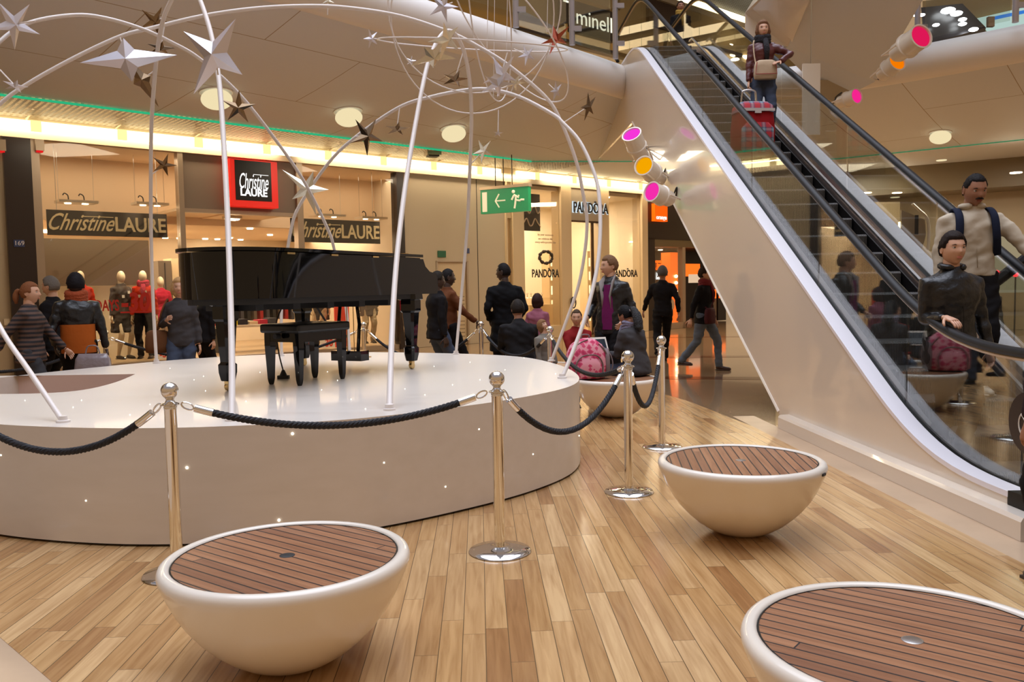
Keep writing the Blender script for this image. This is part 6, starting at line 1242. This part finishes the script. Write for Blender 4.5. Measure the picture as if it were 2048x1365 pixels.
# --- behind the piano
person('man in dark jacket and jeans walking just behind the piano keyboard', PX(872, 11.6), 11.6, 0, 1.74, radians(115), BLK, JEANS, (0.02, 0.015, 0.01), 'dark', feet=walkfeet(.2), hem=-.14)
person('man in brown jacket walking right with a swinging arm beside the service door', PX(893, 12.2), 12.2, 0, 1.79, radians(118), cm('brown_jacket', (0.13, 0.045, 0.018)), BLK, (0.012, 0.010, 0.010), 'dark', style='crop', hem=-.05, hands=[(-.24, -.34, .98), (.24, .12, .85)], feet=walkfeet(.32), head=(-.1, 0))
person('tall man in a long black coat seen from behind near the jewellery shop', PX(1009, 12.3), 12.3, 0, 1.86, radians(190), cm('coat_black', (0.006, 0.006, 0.007)), BLK, (0.010, 0.008, 0.008), 'dark', style='crop', hem=-.42, flare=1.08, build=1.10, head=(.9, 0), hands=[(-.20, -.12, .95), (.20, -.12, .95)], feet=walkfeet(.12, .02))
person('seated man in a black sweater with his back turned, on the far bench', 0.10, 11.02, 0, 1.76, radians(188), cm('sweater_black', (0.014, 0.013, 0.014)), JEANS, (0.02, 0.015, 0.012), 'mid', style='short', build=1.16, sit=.54, lean=.16, hands=[(-.15, -.38, .60), (.15, -.38, .60)], feet=[(-.14, -.42, .085), (.14, -.45, .085)], hem=-.1, head=(.1, .1))
person('girl with dark bobbed hair and pink top seen from behind the seated man', PX(1073, 12.0), 12.0, 0, 1.40, radians(160), cm('pink_top', (0.30, 0.10, 0.14)), JEANS, (0.035, 0.015, 0.012), fem=True, style='bob', hem=-.02)
person('toddler in a grey sweater looking up beside the far stanchion', PX(1086, 10.3), 10.3, 0, 1.10, radians(38), cm('grey_knit', (0.20, 0.18, 0.15)), cm('purple_trousers', (0.08, 0.04, 0.07)), (0.22, 0.11, 0.05), style='fringe', head=(.15, -.45), hem=-.06, neckh=.49, hands=[(-.22, -.16, .85), (.22, -.12, .80)])
person('boy in a red fleece sitting on the far bench facing the camera', PX(1152, 10.75), 10.75, 0, 1.48, radians(8), cm('red_fleece', (0.22, 0.012, 0.012)), JEANSL, (0.07, 0.04, 0.022), style='crop', sit=.53, hands=[(-.10, -.34, .62), (.12, -.34, .62)], feet=[(-.12, -.42, .085), (.12, -.42, .085)], hem=-.08, head=(-.25, .08))
def ex12(root, s, P, up, C, Rh, arms, lg, S_):
    b = MB(); c = P+up*.42*s
    b.tube([c+Vector((-.055, -.13, -.28))*s, c+Vector((-.045, -.145, -.12))*s, c+Vector((-.075, -.12, .05))*s, c+Vector((-.06, -.02, .12))*s, c+Vector((0, .07, .14))*s, c+Vector((.06, -.02, .12))*s, c+Vector((.075, -.12, .05))*s, c+Vector((.045, -.145, -.12))*s, c+Vector((.055, -.13, -.28))*s], [.010, .030, .036, .028, .028, .028, .036, .030, .010], 8, flat=.45); put('collar', b.v, b.f, cm('grey_collar', (0.28, 0.25, 0.24)), root)
    b = MB(); b.rings([ell(P+up*h*s+Vector((0, -.050, 0))*s, w*s, .105*s, Vector((1, 0, 0)), Vector((0, -1, 0))) for h, w in [(-.10, .105), (.05, .10), (.2, .095), (.34, .085), (.44, .05)]]); b.build('blouse', cm('purple_top', (0.16, 0.015, 0.10)), root, ang=70)
person('short-haired woman in a black jacket over a purple top, standing and looking left', PX(1232, 10.6), 11.1, 0, 1.90, radians(-32), LEA, BLK, (0.17, 0.09, 0.045), fem=True, style='fringe' if False else 'short', build=1.12, hem=-.16, hands=[(-.27, -.12, .98), (.22, -.16, .95)], head=(-.75, 0.05), extra=ex12)
person('person with dark hair standing inside the jewellery shop door behind the short-haired woman', PX(1212, 13.5), 13.5, 0, 1.66, radians(150), BLK, BLK, (0.02, 0.012, 0.01), 'mid', fem=True, style='bob', hem=-.3)
sbx, sby = PX(1272, 9.75), 9.75
def ex13(root, s, P, up, C, Rh, arms, lg, S_):
    b = MB(); T = lambda x_, y_, z_: C+Rh @ (Vector((x_, y_, z_))*s); b.tube(spline([T(0, .10, .02), T(0, .15, .0), T(.01, .17, -.09), T(.02, .16, -.2), T(.03, .14, -.28)], 4), [.02]*3+[.045]*4+[.055]*5+[.048]*3+[.02]*2, 10); put('ponytail', b.v, b.f, mat('hair_black_curls', (0.006, 0.005, 0.006), .5, bump=(90, 1)), root)
    b = MB(); b.ball(T(0, .108, .02), .026*s, 12, 8, sc=(1, .6, 1)); b.build('hair_tie', mat('white_tie', (.6, .55, .58), .7), root)
    scarf((0.20, 0.19, 0.28), .03)(root, s, P, up, C, Rh, arms, lg, S_)
person('seated woman in a grey cardigan with a black curly ponytail, looking down', sbx, sby, 0, 1.66, radians(-140), cm('grey_cardigan', (0.055, 0.052, 0.055)), JEANS, (0.006, 0.005, 0.006), 'mid', fem=True, style='tail', sit=.54, lean=.20, hands=[(-.16, -.36, .72), (.10, -.38, .72)], feet=[(-.12, -.45, .085), (.12, -.45, .085)], hem=-.1, head=(0, .45), extra=ex13, build=1.05)
# pink backpack and tablet
p = Vector((PX(1170, 9.55), 9.55, 0.446)); h = thing('backpack', 'pink and grey patterned backpack lying on the bench next to the seated woman', 'backpack', p, radians(12))
def pinkpat():
    m = bpy.data.materials.new('pink_pattern'); m.use_nodes = True; n = m.node_tree; b = n.nodes['Principled BSDF']; t = n.nodes.new('ShaderNodeTexCoord'); v = n.nodes.new('ShaderNodeTexVoronoi'); v.inputs['Scale'].default_value = 15; v.feature = 'F1'; v.distance = 'MANHATTAN'
    r = n.nodes.new('ShaderNodeValToRGB'); r.color_ramp.interpolation = 'CONSTANT'; r.color_ramp.elements[0].color = (.5, .03, .10, 1); r.color_ramp.elements[1].color = (.75, .30, .36, 1); r.color_ramp.elements[1].position = .66; e = r.color_ramp.elements.new(.40); e.color = (.62, .06, .15, 1)
    n.links.new(t.outputs['Object'], v.inputs['Vector']); n.links.new(v.outputs['Distance'], r.inputs[0]); n.links.new(r.outputs[0], b.inputs['Base Color']); b.inputs['Roughness'].default_value = .8; return m
M_pink = pinkpat(); M_gbp = cm('grey_webbing', (.22, .17, .17))
b = MB(); b.rings([ell(Vector((x0, y0, z)), w, d, Vector((1, 0, 0)), Vector((0, 1, 0)), 24, 2.8) for z, w, d, x0, y0 in [(0.0, .20, .12, 0, 0), (.02, .235, .15, 0, 0), (.14, .24, .155, 0, 0), (.28, .225, .14, 0, 0), (.38, .18, .11, 0.0, 0), (.44, .10, .07, 0.0, 0), (.455, .04, .03, 0, 0)]]); b.build('bag_body', M_pink, h, ang=80)
b = MB(); b.rings([ell(Vector((-.01, -.14, z)), w, d, Vector((1, 0, 0)), Vector((0, 1, 0)), 20, 2.8) for z, w, d in [(0.01, .13, .05), (.04, .15, .06), (.16, .145, .06), (.23, .10, .04), (.245, .04, .02)]]); b.build('front_pocket', M_pink, h, ang=80)
for pth in [[(-.155, -.16, .02), (-.165, -.15, .16), (-.10, -.165, .255), (0, -.17, .275), (.09, -.165, .255), (.15, -.15, .16), (.14, -.16, .02)], [(-.22, -.08, .02), (-.23, -.07, .18), (-.19, -.08, .31), (-.10, -.08, .40), (0, -.07, .44)], [(.225, -.10, .02), (.235, -.09, .18), (.20, -.09, .30), (.12, -.09, .39)]]:
    b = MB(); b.tube(spline([Vector(q) for q in pth], 5), .012, 6, flat=.6); b.build('piping', M_gbp, h)
b = MB(); b.rings([ell(Vector((.225, -.02, z)), .035, d, Vector((1, 0, 0)), Vector((0, 1, 0)), 16, 2.6) for z, d in [(.02, .09), (.1, .11), (.24, .10), (.33, .05)]]); b.build('side_pocket', M_gbp, h, ang=70)
b = MB(); b.tube(spline([(-.05, 0, .44), (-.05, 0, .49), (.03, 0, .49), (.04, 0, .44)], 4), .010, 6); b.build('grab_handle', M_gbp, h)
b = MB(); b.tube(spline([(.16, .02, .38), (.27, -.02, .28), (.30, -.05, .14), (.24, -.06, .02)], 5), .017, 6, flat=.5); b.build('strap', M_gbp, h)
h = thing('tablet', 'white framed tablet held by the seated woman beside the backpack', 'tablet', at(1196, 690, 9.9), radians(20)); b = MB(); b.box((0, 0, 0), (.24, .012, .19), M=Matrix.Rotation(-.5, 3, 'X')); b.build('frame', M_white, h)
b = MB(); b.box((0, -.008, -.002), (.20, .004, .15), M=Matrix.Rotation(-.5, 3, 'X')); b.build('screen', mat('screen_dark', (.03, .04, .05), .15), h)
# --- in the street towards the phone shop
person('man in black with a grey knitted cap walking away towards the phone shop', PX(1325, 16.3), 16.3, 0, 1.86, radians(172), BLK, BLK, (0.10, 0.09, 0.085), 'mid', style='hat', hem=-.12, hands=[(-.28, .02, .88), (.34, -.22, .92)], feet=[(-.04, -.15, .085), (.10, .35, .20)])
def ex15(root, s, P, up, C, Rh, arms, lg, S_):
    scarf((0.16, 0.010, 0.015), .045)(root, s, P, up, C, Rh, arms, lg, S_)
    bag(root, (-.16*s, -.16, .92*s), .18*s, .06*s, .26*s, cm('maroon_bag', (0.06, 0.015, 0.018)), [(-.16*s, -.18, 1.05*s), (.0, -.18*s, 1.3*s), (.13*s, .0, 1.48*s), (0, .15*s, 1.2*s), (-.16*s, -.1, 1.05*s)], 'messenger_bag')
    T = lambda x_, y_, z_: C+Rh @ (Vector((x_, y_, z_))*s); b = MB()
    for sx in (-1, 1): b.tube([T(sx*.031+.019*cos(q), -.093, .012+.014*sin(q)) for q in [2*pi*i/12 for i in range(12)]], .0022, 5, closed=True); b.tube([T(sx*.05, -.092, .015), T(sx*.074, .01, .018)], .002, 5)
    b.build('glasses', M_mblack, root)
person('man with glasses, red scarf and maroon messenger bag striding right', PX(1408, 14.5), 14.5, 0, 1.80, radians(58), BLK, JEANSL, (0.03, 0.018, 0.012), style='short', hem=-.16, hands=[(-.28, .14, .84), (.24, -.10, .84)], feet=[(-.08, .38, .16), (.10, -.22, .085)], head=(.25, -.05), shoe=(0.05, 0.02, 0.012), extra=ex15)
person('small dark figure with curly hair inside the phone shop', PX(1378, 26.2), 26.2+4.5, 0.0, 1.62, radians(180), BLK, BLK, (0.01, 0.008, 0.008), 'dark', style='bob', hem=-.3)
# --- on the escalator
def ex17(root, s, P, up, C, Rh, arms, lg, S_):
    scarf((0.012, 0.010, 0.014), .055)(root, s, P, up, C, Rh, arms, lg, S_)
    cr = cm('cream_canvas', (0.50, 0.38, 0.26)); rd = mat('red_piping', (0.35, 0.03, 0.03), .6)
    bag(root, (.0, -.19*s, 1.0*s), .165*s, .055*s, .27*s, cr, [(-.13*s, -.18*s, 1.08*s), (-.15*s, -.14*s, 1.25*s), (-.13*s, -.05*s, 1.45*s), (0, .13*s, 1.40*s), (.15*s, .12*s, 1.1*s), (.14*s, -.14*s, 1.08*s)])
    b = MB(); b.tube([(-.13*s, -.25*s, 1.10*s), (-.15*s, -.255*s, .93*s), (.15*s, -.255*s, .93*s), (.13*s, -.25*s, 1.10*s)], .006, 5); b.build('bag_piping', rd, root)
wY = 12.1; wp = esc(3.74, wY, tread(wY))
person('woman in a dark red leather jacket with cream bag riding the escalator', wp.x, wp.y, wp.z, 1.70, radians(-4), cloth('red_leather', (0.085, 0.012, 0.012), 0.4, coat=.1, sc=14, st=.7), JEANS, (0.17, 0.08, 0.04), fem=True, style='bob', hem=-.02, hands=[(-.22, -.10, .82), (.20, -.22, 1.10)], elb=[(-.4, .8, -.3), (1, .2, .1)], handdir=[None, ((-.8, -.5, -.2), (0, .3, -1))], extra=ex17, curl=(.5, .25))
# plaid shopping trolley
def plaid():
    m = bpy.data.materials.new('tartan'); m.use_nodes = True; n = m.node_tree; L = n.links.new; b = n.nodes['Principled BSDF']; t = n.nodes.new('ShaderNodeTexCoord'); outs = []
    for ax in ('X', 'Z'):
        w = n.nodes.new('ShaderNodeTexWave'); w.bands_direction = ax; w.inputs['Scale'].default_value = 2.9; L(t.outputs['Object'], w.inputs['Vector']); r = n.nodes.new('ShaderNodeValToRGB'); r.color_ramp.interpolation = 'CONSTANT'; e = r.color_ramp.elements; e[0].color = (.42, .02, .03, 1); e[1].position = .52; e[1].color = (.05, .07, .13, 1); q = e.new(.88); q.color = (.22, .30, .34, 1); L(w.outputs['Fac'], r.inputs[0]); outs.append(r.outputs[0])
    x = n.nodes.new('ShaderNodeMixRGB'); x.inputs[0].default_value = .5; L(outs[0], x.inputs[1]); L(outs[1], x.inputs[2]); L(x.outputs[0], b.inputs['Base Color']); b.inputs['Roughness'].default_value = .8; return m
ty = 11.45; tp = esc(3.39, ty, tread(ty)); h = thing('shopping_trolley', 'red tartan shopping trolley with a metal handle on the escalator', 'trolley', tp, radians(6)); h.scale = (1.25, 1.2, 1.2); M_redt2 = cm('trolley_red', (.30, .012, .015))
b = MB(); b.rings([ell(Vector((0, 0, z)), w, d, Vector((1, 0, 0)), Vector((0, 1, 0)), 20, 4.5) for z, w, d in [(.10, .19, .12), (.12, .215, .14), (.4, .22, .15), (.60, .20, .14), (.63, .19, .13)]]); b.build('bag_body', M_redt2, h, ang=60)
b = MB(); b.rings([ell(Vector((0, -.13, z)), w, d, Vector((1, 0, 0)), Vector((0, 1, 0)), 20, 4.0) for z, w, d in [(.14, .15, .04), (.17, .175, .055), (.40, .175, .055), (.46, .12, .04)]]); b.build('front_pocket', plaid(), h, ang=60)
b = MB(); b.rings([ell(Vector((0, 0, z)), w, d, Vector((1, 0, 0)), Vector((0, 1, 0)), 20, 4.0) for z, w, d in [(.58, .212, .152), (.66, .20, .14), (.70, .15, .10)]]); b.build('top_flap', plaid(), h, ang=60)
b = MB(); b.box((0, -.155, .60), (.37, .015, .030)); b.box((0, -.158, .575), (.07, .012, .03)); b.build('reflective_band', mat('band_grey', (.55, .5, .48), .5), h)
b = MB(); b.tube(spline([(-.09, .12, .05), (-.09, .12, .5), (-.08, .11, .80), (-.05, .10, .86), (.05, .10, .86), (.08, .11, .80), (.09, .12, .5), (.09, .12, .05)], 4), .011, 8); b.tube([(-.12, .02, .10), (-.12, -.12, .02), (.12, -.12, .02), (.12, .02, .10)], .008, 6); b.build('frame', M_steel, h)
for sx in (-1, 1): b = MB(); b.lathe([(.06, -.014), (.072, -.008), (.072, .008), (.06, .014)], (sx*.19, .10, .072), 20, M=Matrix.Rotation(pi/2, 4, 'Y')); b.build('wheel', M_rubber, h)
def ex18(root, s, P, up, C, Rh, arms, lg, S_):
    nv = cm('navy_strap', (.012, .016, .035))
    for sx in (-1, 1):
        b = MB(); c = P+up*.47*s; b.tube(spline([c+Vector((sx*.115, .10, -.05))*s, c+Vector((sx*.12, .0, .045))*s, c+Vector((sx*.125, -.12, -.02))*s, c+Vector((sx*.135, -.15, -.18))*s, c+Vector((sx*.165, -.08, -.32))*s], 5), .030*s, 8, flat=.35); put('backpack_strap', b.v, b.f, nv, root)
    b = MB(); b.rings([ell(P+up*z*s+Vector((0, .22, 0))*s, w*s, .09*s, Vector((1, 0, 0)), Vector((0, 1, 0)), 18, 3) for z, w in [(.02, .13), (.06, .15), (.35, .15), (.45, .10)]]); b.build('rucksack', nv, root, ang=70)
    b = MB(); c = P+up*.52*s; b.tube([c+Vector((.076*cos(q)*s, .068*sin(q)*s-.01, .012)) for q in [pi*1.58+1.84*pi*i/18 for i in range(19)]], [.012*s]+[.025*s]*17+[.012*s], 8); b.tube([c+Vector((0, -.085, -.02))*s, P+up*.05*s+Vector((0, -.155, 0))*s], .004, 5); put('collar', b.v, b.f, MATS['cloth_cream_jacket'], root)
    T = lambda x_, y_, z_: C+Rh @ (Vector((x_, y_, z_))*s); b = MB(); b.tube([T(-.030, -.094, -.050), T(-.012, -.103, -.041), T(.012, -.103, -.041), T(.030, -.094, -.050)], [.004, .009, .009, .004], 6); b.build('moustache', MATS['hair_5_3_3'] if 'hair_5_3_3' in MATS else M_mblack, root)
q = esc(3.75, 7.0, tread(7.0)); cm('cream_jacket', (0.50, 0.43, 0.33), st=.8, sc=5)
person('moustached man in a cream zipped jacket with rucksack straps on the escalator', q.x, q.y, q.z, 1.84, radians(-10), MATS['cloth_cream_jacket'], BLK, (0.012, 0.009, 0.008), 'mid', style='crop', build=1.10, hem=-.02, hands=[(-.25, -.06, .84), (.46, -.22, .95)], elb=[(-.4, .8, -.3), (.9, .6, .2)], head=(.12, .28), extra=ex18, shoe=(.45, .42, .36), handdir=[None, ((.2, -.9, -.5), (0, .3, -1))])
def ex19(root, s, P, up, C, Rh, arms, lg, S_):
    b = MB(); c = P+up*.52*s; b.tube([c+Vector((.078*cos(q)*s, .070*sin(q)*s-.008, .015+.012*sin(q))) for q in [pi*1.62+1.76*pi*i/18 for i in range(19)]], [.012*s]+[.024*s]*17+[.012*s], 8); put('collar', b.v, b.f, LEA, root)
    b = MB(); b.tube([c+Vector((0, -.11, -.06))*s, P+up*.2*s+Vector((0, -.148, 0))*s, P+up*(-.02)*s+Vector((0, -.155, 0))*s], .003, 5); b.build('zip', M_rubber, root)
q = esc(3.17, 6.25, 0); q.z = tread(6.25); hr = esc(2.985, 5.98, rail_z(5.98)+.075)-q; rzz = radians(8); hl = Matrix.Rotation(-rzz, 3, 'Z') @ hr
S19 = 1.74/1.75
person('young man in a black leather jacket with a ring, hand on the handrail', q.x, q.y, q.z, 1.74, rzz, LEA, BLK, (0.018, 0.011, 0.009), 'light', style='short', build=1.12, hem=-.10, hands=[tuple(hl/S19), (.30, -.04, .80)], elb=[(0.05, .9, -.5), (.4, .8, -.3)], head=(-.12, .02), extra=ex19, handdir=[((.15, -.95, -.28), (0, .25, -1)), None], curl=(.30, .4))
# --- at the right, behind the escalator
person('woman with long dark hair and scarf behind the cream jacket man', PX(1978, 11.5), 11.5, 0, 1.56, radians(10), cm('olive_coat', (.05, .045, .04)), BLK, (0.02, 0.012, 0.01), 'light', fem=True, style='bob', hem=-.3, extra=scarf((.30, .26, .24)))
person('passer-by in black mostly cut off by the right frame edge, bench side', 2.67, 3.95, 0, 1.70, radians(-175), cm('mauve_black', (.030, .020, .024)), BLK, (0.02, 0.015, 0.01), 'mid', hem=-.2, hands=[(-.22, -.1, .9), (.27, .02, .80)])
person('person with a yellow scarf standing upstairs at the escalator head', at(1361, 45, 19.4).x, 19.4, 6.16, 1.70, radians(0), BLK, BLK, (0.03, 0.015, 0.01), 'mid', hem=-.1, extra=scarf((.45, .28, .05), .05))
# --- mannequins
def mann(x, y, d, label, top_m, leg_m, H=1.86, rz=0.0, hem=-.1, **k):
    t_, _ = fp(x, y, d); p = fa(t_, d, 0.14); return person(label, p.x, p.y, 0.14, H, radians(rz), top_m, leg_m, None, 'mannequin', egg=True, hem=hem, name='mannequin', cat='mannequin', group='mannequins in the fashion shop windows', **k)
CRD = cloth('coral_knit', (0.62, 0.045, 0.015), .8)
def tags_(root, s, P, up, C, Rh, arms, lg, S_):
    for dx, dz in ((.07, .36), (-.05, .28)): b = MB(); b.box(P+up*dz*s+Vector((dx, -.155, 0))*s, (.055, .006, .06)); b.build('price_tag', mat('tag_white', (.8, .75, .65)), root)
mann(163, 600, -.75, 'mannequin in an open coral cardigan in the left window', CRD, cm('m_white', (.5, .42, .3)), fem=True, hem=-.28, extra=tags_, rz=20)
mann(243, 600, -.95, 'mannequin in a dark coat and skirt turned sideways in the left window', cm('m_coat', (.07, .055, .045)), None, fem=True, hem=-.40, flare=1.1, rz=55, skirt=cm('m_skirt', (.05, .042, .036)), extra=tags_)
mann(288, 600, -.70, 'mannequin in a coral jacket and pink scarf in the left window', CRD, BLK, fem=True, hem=-.06, rz=10, extra=lambda *a: (scarf((.50, .03, .06), .05)(*a), tags_(*a)))
mann(322, 600, -1.1, 'mannequin in a crimson top half hidden by the thin pole in the left window', cloth('crimson_top', (.5, .02, .05), .8), cm('m_tan', (.35, .22, .13)), fem=True, hem=-.25, rz=30, H=1.74)
mann(735, 600, -.8, 'mannequin in a grey tunic in the right window seen under the piano', cm('m_grey', (.18, .15, .12)), cm('m_cream', (.6, .5, .33)), fem=True, hem=-.30, flare=1.15, rz=30)
mann(640, 600, -.9, 'mannequin in a dark dress in the right window behind the piano', cm('m_dark2', (.06, .05, .045)), cm('m_cream', (.6, .5, .33)), fem=True, hem=-.35, rz=-10)

for k, x in enumerate((163, 243, 288, 322, 735)):
    t_, _ = fp(x, 600, -.8); _l = bpy.data.lights.new('mannequin_spot', 'SPOT'); _l.energy = 150; _l.color = (1.0, 0.84, 0.62); _l.spot_size = 0.75; _l.spot_blend = 0.6; _l.shadow_soft_size = 0.05
    _o = bpy.data.objects.new('mannequin_spot', _l); COL.objects.link(_o); _o.location = fa(t_+0.2, -0.25, 3.6); _o.rotation_euler = (fa(t_, -.85, 1.35)-_o.location).to_track_quat('-Z', 'Y').to_euler()
